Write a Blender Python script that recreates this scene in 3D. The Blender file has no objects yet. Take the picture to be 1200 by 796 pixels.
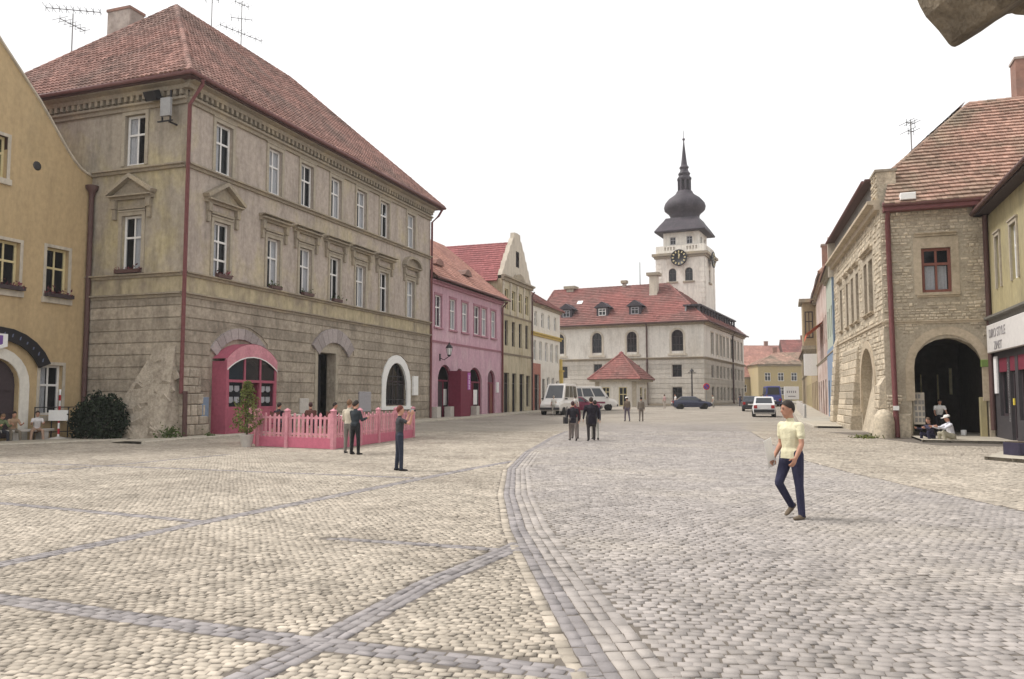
import bpy, bmesh, math, random
import numpy as np
from mathutils import Matrix, Vector
random.seed(7); RNG = np.random.default_rng(11)
R = math.radians
S = bpy.context.scene
COL = S.collection

# ------------------------------------------------------------------ camera, sky, sun, exposure
cam_d = bpy.data.cameras.new('camera'); cam = bpy.data.objects.new('camera', cam_d); COL.objects.link(cam)
cam_d.sensor_width = 36.0; cam_d.lens = 36.0 * 940 / 1200
cam_d.clip_start = 0.05; cam_d.clip_end = 3000
cam.location = (0, 0, 1.7); cam.rotation_euler = (R(90) + math.atan(69 / 940), 0, 0)
S.camera = cam
W = bpy.data.worlds.new('World'); S.world = W; W.use_nodes = True
nt = W.node_tree; bg = nt.nodes['Background']
sky = nt.nodes.new('ShaderNodeTexSky'); sky.sky_type = 'NISHITA'; sky.sun_disc = False
SUN_EL, SUN_AZ = 54.0, -80.0          # azimuth from +Y towards +X
sky.sun_elevation = R(SUN_EL); sky.sun_rotation = R(SUN_AZ)
sky.air_density = 1.0; sky.dust_density = 6.0; sky.ozone_density = 1.0; sky.altitude = 200
# a bright overcast: the clear sky seen through an almost closed, even layer of cloud
cloud = nt.nodes.new('ShaderNodeTexNoise'); cloud.inputs['Scale'].default_value = 2.2; cloud.inputs['Detail'].default_value = 6
ramp = nt.nodes.new('ShaderNodeMapRange'); ramp.inputs[1].default_value = .3; ramp.inputs[2].default_value = .7
ramp.inputs[3].default_value = 5.3; ramp.inputs[4].default_value = 7.4
tc = nt.nodes.new('ShaderNodeTexCoord'); nt.links.new(tc.outputs['Generated'], cloud.inputs['Vector'])
nt.links.new(cloud.outputs['Fac'], ramp.inputs[0])
cl = nt.nodes.new('ShaderNodeMix'); cl.data_type = 'RGBA'; cl.blend_type = 'MULTIPLY'; cl.inputs[0].default_value = 1
cl.inputs[6].default_value = (1.0, .985, .965, 1)
nt.links.new(ramp.outputs[0], cl.inputs[7])
mx = nt.nodes.new('ShaderNodeMix'); mx.data_type = 'RGBA'; mx.inputs[0].default_value = .88
nt.links.new(sky.outputs[0], mx.inputs[6]); nt.links.new(cl.outputs[2], mx.inputs[7])
nt.links.new(mx.outputs[2], bg.inputs[0]); bg.inputs[1].default_value = 0.10
sun_d = bpy.data.lights.new('sun', 'SUN'); sun_d.energy = 1.5; sun_d.angle = R(12); sun_d.color = (1, .965, .92)
sun = bpy.data.objects.new('sun', sun_d); COL.objects.link(sun)
_sd = Vector((math.sin(R(SUN_AZ)) * math.cos(R(SUN_EL)), math.cos(R(SUN_AZ)) * math.cos(R(SUN_EL)), math.sin(R(SUN_EL))))
sun.rotation_euler = _sd.to_track_quat('Z', 'Y').to_euler()
S.view_settings.view_transform = 'Standard'; S.view_settings.look = 'None'
S.view_settings.exposure = 1.03; S.view_settings.gamma = 1.0

# ------------------------------------------------------------------ materials
MATS = {}
def mat(name, col, rough=.85, var=.18, scale=6., col2=None, m2=.5, s2=.5, bump=0., bscale=30., spec=.3, tone=0.,
        metal=0., streak=1., coat=0., stain=0.):
    if name in MATS: return MATS[name]
    m = bpy.data.materials.new(name); m.use_nodes = True; t = m.node_tree; N = t.nodes; Lk = t.links.new
    b = N['Principled BSDF']; b.inputs['Roughness'].default_value = rough
    b.inputs['Specular IOR Level'].default_value = spec; b.inputs['Metallic'].default_value = metal
    b.inputs['Coat Weight'].default_value = coat
    c = N.new('ShaderNodeTexCoord'); vec = c.outputs['Object']
    if streak != 1.:
        mp = N.new('ShaderNodeMapping'); mp.inputs['Scale'].default_value = (1, 1, streak); Lk(vec, mp.inputs['Vector']); sv = mp.outputs[0]
    else: sv = vec
    n = N.new('ShaderNodeTexNoise'); n.inputs['Scale'].default_value = scale; n.inputs['Detail'].default_value = 8; n.inputs['Roughness'].default_value = .65
    Lk(sv, n.inputs['Vector'])
    mr = N.new('ShaderNodeMapRange'); mr.inputs[1].default_value = .3; mr.inputs[2].default_value = .7
    mr.inputs[3].default_value = 1 - var; mr.inputs[4].default_value = 1 + var; Lk(n.outputs['Fac'], mr.inputs[0])
    cur = None
    if col2 is not None:
        n2 = N.new('ShaderNodeTexNoise'); n2.inputs['Scale'].default_value = s2; n2.inputs['Detail'].default_value = 9; n2.inputs['Roughness'].default_value = .6
        Lk(sv, n2.inputs['Vector'])
        r2 = N.new('ShaderNodeMapRange'); r2.inputs[1].default_value = m2 - .07; r2.inputs[2].default_value = m2 + .1; Lk(n2.outputs['Fac'], r2.inputs[0])
        mixc = N.new('ShaderNodeMix'); mixc.data_type = 'RGBA'; Lk(r2.outputs[0], mixc.inputs[0])
        mixc.inputs[6].default_value = (*col, 1); mixc.inputs[7].default_value = (*col2, 1); cur = mixc.outputs[2]
    mul = N.new('ShaderNodeMix'); mul.data_type = 'RGBA'; mul.blend_type = 'MULTIPLY'; mul.inputs[0].default_value = 1
    if cur is None: mul.inputs[6].default_value = (*col, 1)
    else: Lk(cur, mul.inputs[6])
    Lk(mr.outputs[0], mul.inputs[7]); out = mul.outputs[2]
    if stain:
        ms = N.new('ShaderNodeMapping'); ms.inputs['Scale'].default_value = (1.7, 1.7, .3); Lk(vec, ms.inputs['Vector'])
        n3 = N.new('ShaderNodeTexNoise'); n3.inputs['Scale'].default_value = 1.; n3.inputs['Detail'].default_value = 10; n3.inputs['Roughness'].default_value = .72; Lk(ms.outputs[0], n3.inputs['Vector'])
        r3 = N.new('ShaderNodeMapRange'); r3.inputs[1].default_value = .46; r3.inputs[2].default_value = .66; r3.inputs[3].default_value = 1; r3.inputs[4].default_value = 1 - stain; Lk(n3.outputs['Fac'], r3.inputs[0])
        m5 = N.new('ShaderNodeMix'); m5.data_type = 'RGBA'; m5.blend_type = 'MULTIPLY'; m5.inputs[0].default_value = 1; Lk(out, m5.inputs[6]); Lk(r3.outputs[0], m5.inputs[7]); out = m5.outputs[2]
    if tone:
        a = N.new('ShaderNodeAttribute'); a.attribute_name = 'tone'
        mt = N.new('ShaderNodeMapRange'); mt.inputs[3].default_value = 1 - tone; mt.inputs[4].default_value = 1 + tone; Lk(a.outputs['Fac'], mt.inputs[0])
        m3 = N.new('ShaderNodeMix'); m3.data_type = 'RGBA'; m3.blend_type = 'MULTIPLY'; m3.inputs[0].default_value = 1
        Lk(out, m3.inputs[6]); Lk(mt.outputs[0], m3.inputs[7]); out = m3.outputs[2]
    Lk(out, b.inputs['Base Color'])
    if bump:
        nb = N.new('ShaderNodeTexNoise'); nb.inputs['Scale'].default_value = bscale; nb.inputs['Detail'].default_value = 6; Lk(vec, nb.inputs['Vector'])
        bp = N.new('ShaderNodeBump'); bp.inputs['Strength'].default_value = bump; bp.inputs['Distance'].default_value = .03
        Lk(nb.outputs['Fac'], bp.inputs['Height']); Lk(bp.outputs[0], b.inputs['Normal'])
    MATS[name] = m; return m

def glass_mat(name, tint=(.5, .53, .55), tr=.6):
    if name in MATS: return MATS[name]
    m = bpy.data.materials.new(name); m.use_nodes = True; t = m.node_tree; N = t.nodes; Lk = t.links.new
    b = N['Principled BSDF']; b.inputs['Base Color'].default_value = (.02, .024, .028, 1); b.inputs['Roughness'].default_value = .06
    b.inputs['Specular IOR Level'].default_value = .6
    tp = N.new('ShaderNodeBsdfTransparent'); tp.inputs[0].default_value = (*tint, 1)
    mixs = N.new('ShaderNodeMixShader'); mixs.inputs[0].default_value = 1 - tr
    Lk(tp.outputs[0], mixs.inputs[1]); Lk(b.outputs[0], mixs.inputs[2]); Lk(mixs.outputs[0], N['Material Output'].inputs[0])
    MATS[name] = m; return m

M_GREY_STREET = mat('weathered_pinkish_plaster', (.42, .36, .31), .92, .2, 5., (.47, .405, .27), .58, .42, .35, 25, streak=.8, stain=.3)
M_GREY_END = mat('weathered_yellowish_shaded_plaster', (.355, .31, .25), .92, .2, 5., (.45, .385, .235), .54, .4, .35, 25, streak=.8, stain=.34)  # yellower end wall; its shade against the street face is in the colour too
M_FRIEZE = mat('yellow_stained_frieze', (.46, .395, .26), .92, .2, 4., (.33, .28, .21), .52, .7, .3, 25, streak=.7, stain=.3)
M_STONE = mat('rusticated_sandstone', (.40, .345, .275), .92, .28, 6., (.30, .258, .205), .53, .55, .6, 24, tone=.12, stain=.34)
M_ROUGH = mat('rough_rubble_stone', (.42, .365, .295), .95, .26, 7., (.31, .265, .21), .54, 1.3, 1., 12, tone=.12)
M_MOULD = mat('stone_moulding', (.29, .25, .195), .9, .2, 8., (.37, .31, .22), .55, .8, .2, 40, tone=.12)
M_TRIM = mat('pale_window_surround', (.38, .335, .265), .9, .14, 8., (.31, .27, .21), .55, .9, .15, 40)
M_YELLOW = mat('ochre_render', (.50, .375, .215), .93, .12, 6., (.44, .34, .20), .60, .5, .5, 60, streak=.6, stain=.14)
M_PINK = mat('pink_render', (.53, .335, .40), .92, .14, 6., (.59, .42, .465), .57, .7, .25, 40, streak=.6, stain=.2)
M_PINKTRIM = mat('dark_pink_trim', (.40, .205, .25), .85, .12, 8.)
M_BEIGE = mat('beige_render', (.50, .445, .32), .92, .14, 6., (.40, .34, .225), .55, .6, .25, 40, streak=.5, stain=.28)
M_CREAM = mat('cream_gable_render', (.55, .495, .41), .92, .1, 6., (.46, .41, .33), .6, .7, stain=.28)
M_WHITE = mat('white_render', (.72, .69, .62), .92, .08, 6., (.6, .56, .49), .6, .6, .15, 40, stain=.14)
M_HALL = mat('pale_hall_render', (.66, .63, .575), .92, .12, 5., (.54, .50, .44), .57, .35, .2, 30, streak=.6, stain=.2)
M_HALLBASE = mat('grey_hall_base', (.52, .485, .43), .92, .14, 6., (.44, .405, .35), .55, .5, .3, 30, tone=.1, stain=.2)
M_TOWER = mat('tower_render', (.72, .68, .61), .92, .12, 3., (.55, .49, .41), .58, .5, .2, 20, streak=.5, stain=.2)
M_OCHRE = mat('ochre_yellow_paint', (.52, .39, .12), .9, .12, 6.)
M_OLIVE = mat('yellow_green_render', (.39, .335, .19), .92, .14, 6., (.335, .295, .18), .55, .7, .25, 40, streak=.5, stain=.25)
M_SANDW = mat('sandy_masonry', (.52, .45, .345), .95, .3, 8., (.41, .35, .265), .55, 1.1, .8, 18, tone=.3)
M_MORTAR = mat('lime_mortar', (.42, .365, .28), .95, .24, 9., (.33, .28, .21), .54, 1.0, .6, 30)
M_PATCH = mat('sandy_plaster_patch', (.46, .385, .285), .94, .18, 6., (.38, .315, .225), .55, 1.0, .3, 40)
M_BLUEG = mat('pale_green_render', (.38, .42, .35), .92, .12, 6.)
M_BLUE = mat('blue_grey_paint', (.20, .26, .35), .9, .12, 6.)
M_ROSE = mat('faded_rose_render', (.38, .275, .235), .92, .14, 6., (.52, .44, .40), .5, .6)
M_BROWNW = mat('brown_ochre_render', (.33, .255, .16), .92, .14, 6., (.34, .26, .17), .55, .6)
M_FARYEL = mat('far_yellow_render', (.40, .325, .19), .92, .12, 4., (.42, .34, .18), .55, .4)
M_TILE = mat('old_clay_tiles', (.275, .16, .135), .92, .24, 3., (.21, .14, .12), .52, .3, 0, tone=.48, spec=.15)
M_TILEO = mat('orange_clay_tiles', (.41, .225, .18), .92, .18, 3., (.34, .185, .155), .53, .3, 0, tone=.28, spec=.15)
M_TILEM = mat('maroon_clay_tiles', (.30, .115, .115), .92, .16, 3., (.25, .10, .10), .53, .3, 0, tone=.22, spec=.15)
M_TILER = mat('red_hall_tiles', (.255, .105, .093), .92, .2, 2., (.195, .105, .093), .48, .18, 0, tone=.22, spec=.15)
M_TILEB = mat('mossy_brown_tiles', (.37, .235, .185), .94, .2, 3., (.235, .185, .14), .50, .3, 0, tone=.36, spec=.1)
M_UNDER = mat('roof_boarding', (.10, .06, .05), .95, .2, 6.)
M_PIPE = mat('red_brown_pipe', (.17, .062, .062), .6, .15, 5.)
M_PIPED = mat('dark_brown_pipe', (.10, .055, .05), .6, .15, 5.)
M_GUTTER = mat('gutter_tin', (.16, .075, .07), .6, .15, 5.)
M_WWHITE = mat('white_painted_wood', (.74, .73, .71), .6, .08, 10.)
M_WCREAM = mat('cream_painted_wood', (.60, .52, .30), .6, .1, 10.)
M_WBROWN = mat('brown_painted_wood', (.20, .075, .055), .6, .15, 10.)
M_WDARK = mat('dark_painted_wood', (.055, .04, .045), .6, .15, 10.)
M_MAROON = mat('maroon_painted_wood', (.17, .025, .05), .6, .15, 6.)
M_PORCH = mat('pink_painted_porch', (.38, .10, .145), .75, .14, 6., (.32, .085, .125), .55, .8)
M_PORCHL = mat('light_pink_paint', (.58, .265, .305), .75, .16, 9., (.50, .205, .25), .53, 1.6, tone=.16, bump=.15)
M_GLASS = glass_mat('window_glass', (.9, .92, .95), .72)
M_GLASSD = glass_mat('dark_glass', (.25, .27, .3), .4)
M_ROOM = mat('dark_room', (.035, .033, .035), .95, .2, 3.)
M_CURT = mat('pale_curtain', (.78, .77, .77), .9, .12, 14.)
M_BLACK = mat('black_paint', (.018, .017, .02), .5, .1, 8.)
M_IRON = mat('dark_iron', (.05, .048, .05), .5, .15, 10., metal=.3)
M_ZINC = mat('grey_zinc', (.30, .30, .30), .5, .15, 6., metal=.4)
M_SLATE = mat('dark_violet_slate', (.058, .047, .058), .65, .3, 4., (.04, .034, .042), .5, .8)
M_COPPER = mat('dark_copper', (.07, .06, .065), .55, .2, 5.)
M_WPLAST = mat('white_panel', (.80, .80, .78), .5, .05, 8.)
M_GREYBOX = mat('grey_metal_box', (.34, .33, .35), .6, .08, 8.)
M_GREEN = mat('dark_foliage', (.020, .030, .016), .8, .3, 8., tone=.5)
M_GREENL = mat('yellow_green_foliage', (.14, .16, .045), .8, .3, 8., tone=.45)
M_GREENW = mat('weed_green', (.07, .10, .03), .8, .3, 8., tone=.4)
M_BARK = mat('bark', (.09, .07, .05), .9, .2, 8.)
M_CONC = mat('pale_concrete', (.50, .47, .43), .9, .12, 8., bump=.2)
M_FLOWER = mat('red_brown_flowers', (.16, .05, .06), .8, .3, 8., tone=.5)
M_BRICK = mat('chimney_brick', (.30, .17, .13), .92, .22, 6., (.24, .15, .12), .5, 1.5, .5, 30, tone=.25)
M_CHPL = mat('chimney_plaster', (.42, .36, .32), .92, .2, 5., (.30, .25, .22), .5, 1.)
M_RED = mat('signal_red', (.45, .03, .045), .5, .08, 8.)
M_ORANGE = mat('orange_red_cloth', (.56, .12, .05), .8, .1, 8.)
M_CORBEL = mat('weathered_corbel_stone', (.20, .165, .12), .95, .34, 9., (.11, .09, .068), .50, 4., 1., 22)

# ------------------------------------------------------------------ mesh builder
class MB:
    def __init__(s): s.v = []; s.f = []; s.mi = []; s.t = []; s.sm = []
    def add(s, vs, fs, mi=0, tone=.5, M=None, smooth=False):
        o = len(s.v)
        if M is not None: vs = [M @ Vector(v) for v in vs]
        s.v += [tuple(v) for v in vs]
        for f in fs: s.f.append(tuple(i + o for i in f)); s.mi.append(mi); s.t.append(tone); s.sm.append(smooth)
    def quad(s, a, b, c, d, mi=0, tone=.5): s.add([a, b, c, d], [(0, 1, 2, 3)], mi, tone)
    def poly(s, pts, mi=0, tone=.5): s.add(pts, [tuple(range(len(pts)))], mi, tone)
    def box(s, x0, x1, y0, y1, z0, z1, mi=0, tone=.5, M=None):
        vs = [(x0, y0, z0), (x1, y0, z0), (x1, y1, z0), (x0, y1, z0), (x0, y0, z1), (x1, y0, z1), (x1, y1, z1), (x0, y1, z1)]
        s.add(vs, [(0, 3, 2, 1), (4, 5, 6, 7), (0, 1, 5, 4), (1, 2, 6, 5), (2, 3, 7, 6), (3, 0, 4, 7)], mi, tone, M)
    def bbox(s, x0, x1, y0, y1, z0, z1, c=.02, mi=0, tone=.5, M=None):
        # box with a chamfered front (the -y side) and top: 6 + 4 faces
        vs = [(x0, y1, z0), (x1, y1, z0), (x1, y1, z1), (x0, y1, z1), (x0, y0 + c, z0), (x1, y0 + c, z0), (x1, y0 + c, z1), (x0, y0 + c, z1),
              (x0 + c, y0, z0 + c), (x1 - c, y0, z0 + c), (x1 - c, y0, z1 - c), (x0 + c, y0, z1 - c)]
        s.add(vs, [(0, 1, 5, 4), (1, 2, 6, 5), (2, 3, 7, 6), (3, 0, 4, 7), (4, 5, 9, 8), (5, 6, 10, 9), (6, 7, 11, 10), (7, 4, 8, 11), (8, 9, 10, 11)], mi, tone, M)
    def prism(s, pts, y0, y1, mi=0, tone=.5, M=None):
        # pts: (x, z) outline counter-clockwise seen from -y; extruded from y0 (front) to y1
        n = len(pts)
        vs = [(p[0], y0, p[1]) for p in pts] + [(p[0], y1, p[1]) for p in pts]
        fs = [tuple(range(n)), tuple(range(2 * n - 1, n - 1, -1))] + [(i, i + n, (i + 1) % n + n, (i + 1) % n) for i in range(n)]
        s.add(vs, fs, mi, tone, M)
    def prism_z(s, pts, z0, z1, mi=0, tone=.5, M=None):
        n = len(pts)
        vs = [(p[0], p[1], z0) for p in pts] + [(p[0], p[1], z1) for p in pts]
        fs = [tuple(range(n - 1, -1, -1)), tuple(range(n, 2 * n))] + [(i, (i + 1) % n, (i + 1) % n + n, i + n) for i in range(n)]
        s.add(vs, fs, mi, tone, M)
    def tube(s, path, r, n=8, mi=0, tone=.5, caps=True, M=None):
        path = [Vector(p) for p in path]; rings = []
        rr = r if isinstance(r, (list, tuple)) else [r] * len(path)
        vs = []
        for i, p in enumerate(path):
            d = (path[min(i + 1, len(path) - 1)] - path[max(i - 1, 0)]).normalized()
            a = Vector((0, 0, 1)) if abs(d.z) < .9 else Vector((1, 0, 0))
            u = d.cross(a).normalized(); w = d.cross(u).normalized()
            for k in range(n):
                t = 2 * math.pi * k / n; vs.append(p + (u * math.cos(t) + w * math.sin(t)) * rr[i])
        fs = []
        for i in range(len(path) - 1):
            for k in range(n): fs.append((i * n + k, i * n + (k + 1) % n, (i + 1) * n + (k + 1) % n, (i + 1) * n + k))
        s.add(vs, fs, mi, tone, M, True)
        if caps:
            s.add(vs[:n], [tuple(range(n - 1, -1, -1))], mi, tone, M); s.add(vs[-n:], [tuple(range(n))], mi, tone, M)
    def lathe(s, prof, n=16, mi=0, tone=.5, M=None, smooth=True, rot=0.):
        vs = []
        for r, z in prof:
            for k in range(n):
                t = 2 * math.pi * (k + rot) / n; vs.append((r * math.cos(t), r * math.sin(t), z))
        fs = []
        for i in range(len(prof) - 1):
            for k in range(n): fs.append((i * n + k, i * n + (k + 1) % n, (i + 1) * n + (k + 1) % n, (i + 1) * n + k))
        s.add(vs, fs, mi, tone, M, smooth)
        s.add(vs[:n], [tuple(range(n - 1, -1, -1))], mi, tone, M); s.add(vs[-n:], [tuple(range(n))], mi, tone, M)
    def mesh(s, name, mats):
        me = bpy.data.meshes.new(name); me.from_pydata(s.v, [], s.f)
        if not isinstance(mats, (list, tuple)): mats = [mats]
        for m in mats: me.materials.append(m)
        me.polygons.foreach_set('material_index', s.mi); me.polygons.foreach_set('use_smooth', s.sm)
        a = me.attributes.new('tone', 'FLOAT', 'FACE'); a.data.foreach_set('value', s.t)
        me.update(); return me
    def build(s, name, mats, parent=None, M=None): return place(name, s.mesh(name, mats), parent, M)

def place(name, me, parent=None, M=None):
    o = bpy.data.objects.new(name, me); COL.objects.link(o)
    if parent is not None: o.parent = parent
    if M is not None: o.matrix_basis = M
    return o
def tag(o, label=None, cat=None, group=None, kind=None):
    if label: o['label'] = label
    if cat: o['category'] = cat
    if group: o['group'] = group
    if kind: o['kind'] = kind
    return o
def thing(name, label, cat, loc=(0, 0, 0), rz=0., group=None):
    o = bpy.data.objects.new(name, None); COL.objects.link(o); o.empty_display_size = .3
    o.location = loc; o.rotation_euler = (0, 0, rz)
    return tag(o, label, cat, group)
def copy_tree(o, parent=None):
    c = o.copy(); COL.objects.link(c)
    if parent is not None: c.parent = parent
    for ch in list(o.children): copy_tree(ch, c)
    return c
CACHE = {}
def cached(key, fn):
    if key not in CACHE: CACHE[key] = fn()
    return CACHE[key]
def fr(o, xd):
    # facade frame: x along the wall (left to right seen from outside), y into the building, z up
    x = Vector((xd[0], xd[1], 0)).normalized(); y = Vector((-x.y, x.x, 0))
    return Matrix(((x.x, y.x, 0, o[0]), (x.y, y.y, 0, o[1]), (0, 0, 1, o[2] if len(o) > 2 else 0), (0, 0, 0, 1)))
def T(x, y, z): return Matrix.Translation((x, y, z))
def gz(y):
    y = np.minimum(y, 180.); t = np.maximum(np.asarray(y, float) - 28, 0)
    return .0096 * t * t / (t + 8)
def g(y): return float(gz(y))

# ------------------------------------------------------------------ wall with openings
def hole(x0, x1, z0, z1, rise=0.): return (x0, x1, z0, z1, rise)      # z1 = crown; rise = arch height (0 = flat)
def htop(h, x):
    x0, x1, z0, z1, rise = h
    if rise <= 0: return z1
    w = (x1 - x0) / 2; t = max(-1, min(1, (x - (x0 + x1) / 2) / w))
    if rise >= w * .999: return z1 - rise + rise * math.sqrt(max(0, 1 - t * t))
    rad = (w * w + rise * rise) / (2 * rise); return z1 - rad + math.sqrt(max(0, rad * rad - (t * w) ** 2))
def wall(mb, x0, x1, z0, z1, holes=(), y=0., reveal=.28, mi=0, rmi=None, edges=0., tone=.5):
    """front sheet at y with openings; reveals go `reveal` deep; edges > 0 closes the rim that deep"""
    rmi = mi if rmi is None else rmi
    xs = {x0, x1}; hs = []
    for h in holes:
        if h[1] <= x0 or h[0] >= x1 or h[2] >= z1 or h[3] <= z0: continue
        hs.append(h)
        n = 10 if h[4] > 0 else 1
        for k in range(n + 1):
            xx = h[0] + (h[1] - h[0]) * (.5 - .5 * math.cos(math.pi * k / n) if n > 1 else k)
            if x0 < xx < x1: xs.add(xx)
    xs = sorted(xs); q = mb.quad
    for a, b in zip(xs, xs[1:]):
        if b - a < 1e-6: continue
        m = (a + b) / 2; act = sorted([h for h in hs if h[0] < m < h[1]], key=lambda h: h[2])
        la = lb = z0
        for h in act:
            zb = max(z0, min(z1, h[2])); ta, tb = max(zb, min(z1, htop(h, a))), max(zb, min(z1, htop(h, b)))
            if zb > la + 1e-6 or zb > lb + 1e-6: q((a, y, la), (b, y, lb), (b, y, zb), (a, y, zb), mi, tone)
            if h[2] > z0: q((a, y, zb), (b, y, zb), (b, y + reveal, zb), (a, y + reveal, zb), rmi, tone)
            if ta < z1 or tb < z1: q((a, y + reveal, ta), (b, y + reveal, tb), (b, y, tb), (a, y, ta), rmi, tone)
            la, lb = ta, tb
        if z1 > la + 1e-6 or z1 > lb + 1e-6: q((a, y, la), (b, y, lb), (b, y, z1), (a, y, z1), mi, tone)
        if edges:
            if not any(h[3] >= z1 and htop(h, m) >= z1 and h[2] < z1 for h in act): q((a, y, z1), (b, y, z1), (b, y + edges, z1), (a, y + edges, z1), mi, tone)
            if not any(h[2] <= z0 < htop(h, m) for h in act): q((b, y, z0), (a, y, z0), (a, y + edges, z0), (b, y + edges, z0), mi, tone)
    for h in hs:
        for xx, s in ((h[0], 1), (h[1], -1)):
            if not x0 < xx < x1: continue
            zb, zt = max(z0, h[2]), min(z1, htop(h, xx))
            if zt <= zb: continue
            pts = [(xx, y, zb), (xx, y + reveal, zb), (xx, y + reveal, zt), (xx, y, zt)]
            q(*(pts if s > 0 else pts[::-1]), rmi, tone)
    if edges:
        for xx, s in ((x0, 1), (x1, -1)):
            pts = [(xx, y + edges, z0), (xx, y, z0), (xx, y, z1), (xx, y + edges, z1)]
            q(*(pts if s > 0 else pts[::-1]), mi, tone)
def arch_pts(x0, x1, z0, z1, rise, n=12):
    """closed outline, counter-clockwise from bottom left"""
    h = hole(x0, x1, z0, z1, rise)
    pts = [(x0, z0), (x1, z0)]
    if rise <= 0: return pts + [(x1, z1), (x0, z1)]
    return pts + [(x1 + (x0 - x1) * (.5 - .5 * math.cos(math.pi * k / n)), htop(h, x1 + (x0 - x1) * (.5 - .5 * math.cos(math.pi * k / n)))) for k in range(n + 1)]
def ring(mb, x0, x1, z0, z1, rise, w, y0, y1, mi=0, bottom=True, tone=.5):
    """frame of width w inside the outline"""
    n = 12
    if rise <= 0:
        mb.box(x0, x0 + w, y0, y1, z0, z1, mi, tone); mb.box(x1 - w, x1, y0, y1, z0, z1, mi, tone)
        mb.box(x0 + w, x1 - w, y0 + .001, y1, z1 - w, z1, mi, tone)
        if bottom: mb.box(x0 + w, x1 - w, y0 + .001, y1, z0, z0 + w, mi, tone)
        return
    a = arch_pts(x0, x1, z0, z1, rise, n); b = arch_pts(x0 + w, x1 - w, z0, z1 - w, max(.01, rise - w * (.0 if rise < (x1 - x0) * .45 else 1.)), n)
    a = a[1:] + a[:1]; b = b[1:] + b[:1]
    for i in range(len(a) - 1):
        p, q_, r_, s_ = a[i], a[i + 1], b[i + 1], b[i]
        mb.prism([s_, p, q_, r_], y0, y1, mi, tone)
    if bottom: mb.box(x0 + w, x1 - w, y0 + .001, y1, z0, z0 + w, mi, tone)

# ------------------------------------------------------------------ windows (frame part > panes, curtain, dark room behind)
def window(parent, F, x0, x1, z0, z1, y=.14, fm=None, rise=0., cols=2, rows=(.62,), curtain=0, sill=None, fw=.1, bw=.075, gm=None, name='window', label=None, room=True):
    fm = fm or M_WWHITE; gm = gm or M_GLASS
    w, h = round(x1 - x0, 3), round(z1 - z0, 3)
    key = ('win', w, h, fm.name, rise, cols, rows, fw, bw)
    def mk():
        mb = MB(); ring(mb, 0, w, 0, h, rise, fw, 0, .07)
        for r_ in rows: mb.box(fw, w - fw, .006, .06, h * r_ - bw * .6, h * r_ + bw * .6)
        for c in range(1, cols):
            xx = fw + (w - 2 * fw) * c / cols
            ht = h - fw if rise <= 0 else htop(hole(fw, w - fw, 0, h - fw, max(.01, rise - fw)), xx)
            mb.box(xx - bw / 2, xx + bw / 2, .012, .055, fw, ht)
        return mb.mesh('window_frame', fm)
    o = place(name, cached(key, mk), parent, F @ T(x0, y, z0))
    if label: o['label'] = label
    zs = [fw] + [h * r_ for r_ in rows] + [h - fw]; xs = [fw + (w - 2 * fw) * c / cols for c in range(cols + 1)]
    for i in range(len(zs) - 1):
        for c in range(cols):
            top = zs[i + 1]; a, b = xs[c], xs[c + 1]
            def mkp(a=a, b=b, z0_=zs[i], z1_=top, last=i == len(zs) - 2):
                mb = MB()
                if last and rise > 0:
                    hh = hole(fw, w - fw, 0, h - fw, max(.01, rise - fw)); n = 5
                    pts = [(a, .036, z0_), (b, .036, z0_)] + [(b + (a - b) * k / n, .036, max(z0_, htop(hh, b + (a - b) * k / n))) for k in range(n + 1)]
                    mb.poly(pts)
                else: mb.quad((a, .036, z0_), (b, .036, z0_), (b, .036, z1_), (a, .036, z1_))
                return mb.mesh('pane', gm)
            place('pane', cached(key + (gm.name, 'p', i, c), mkp), o)
    if room:
        def mkr():
            mb = MB(); mb.box(-.02, w + .02, .16, .9, -.02, h + .02)
            mb.f.pop(2); mb.mi.pop(2); mb.t.pop(2); mb.sm.pop(2)
            return mb.mesh('room_recess', M_ROOM)
        place('room_recess', cached(('room', w, h), mkr), o)
    if curtain:
        def mkc():
            mb = MB(); rr = random.Random(curtain * 31 + int(w * 100))
            spans = {1: [(.04, .46, .02, .98)], 2: [(.04, .40, .02, .98), (.6, .96, .02, .98)], 3: [(.04, .96, .02, .5)], 4: [(.5, .96, .02, .98)], 5: [(.04, .96, .0, .98)]}[curtain]
            for a, b, c, d in spans:
                n = 12; wob = [.02 * math.sin(k * 2.1 + a * 9) for k in range(n + 1)]
                for k in range(n):
                    xa, xb = w * (a + (b - a) * k / n), w * (a + (b - a) * (k + 1) / n)
                    mb.quad((xa, .095 + wob[k], h * c), (xb, .095 + wob[k + 1], h * c), (xb, .095 + wob[k + 1], h * d), (xa, .095 + wob[k], h * d))
            return mb.mesh('curtain', M_CURT)
        place('curtain', cached(('curt', w, h, curtain), mkc), o)
    if sill is not None:
        def mks():
            mb = MB(); mb.bbox(-.12, w + .12, -y - .12, .0, -.1, -.005, .02); return mb.mesh('sill', sill)
        place('sill', cached(('sill', w, sill.name, y), mks), o)
    return o

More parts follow.
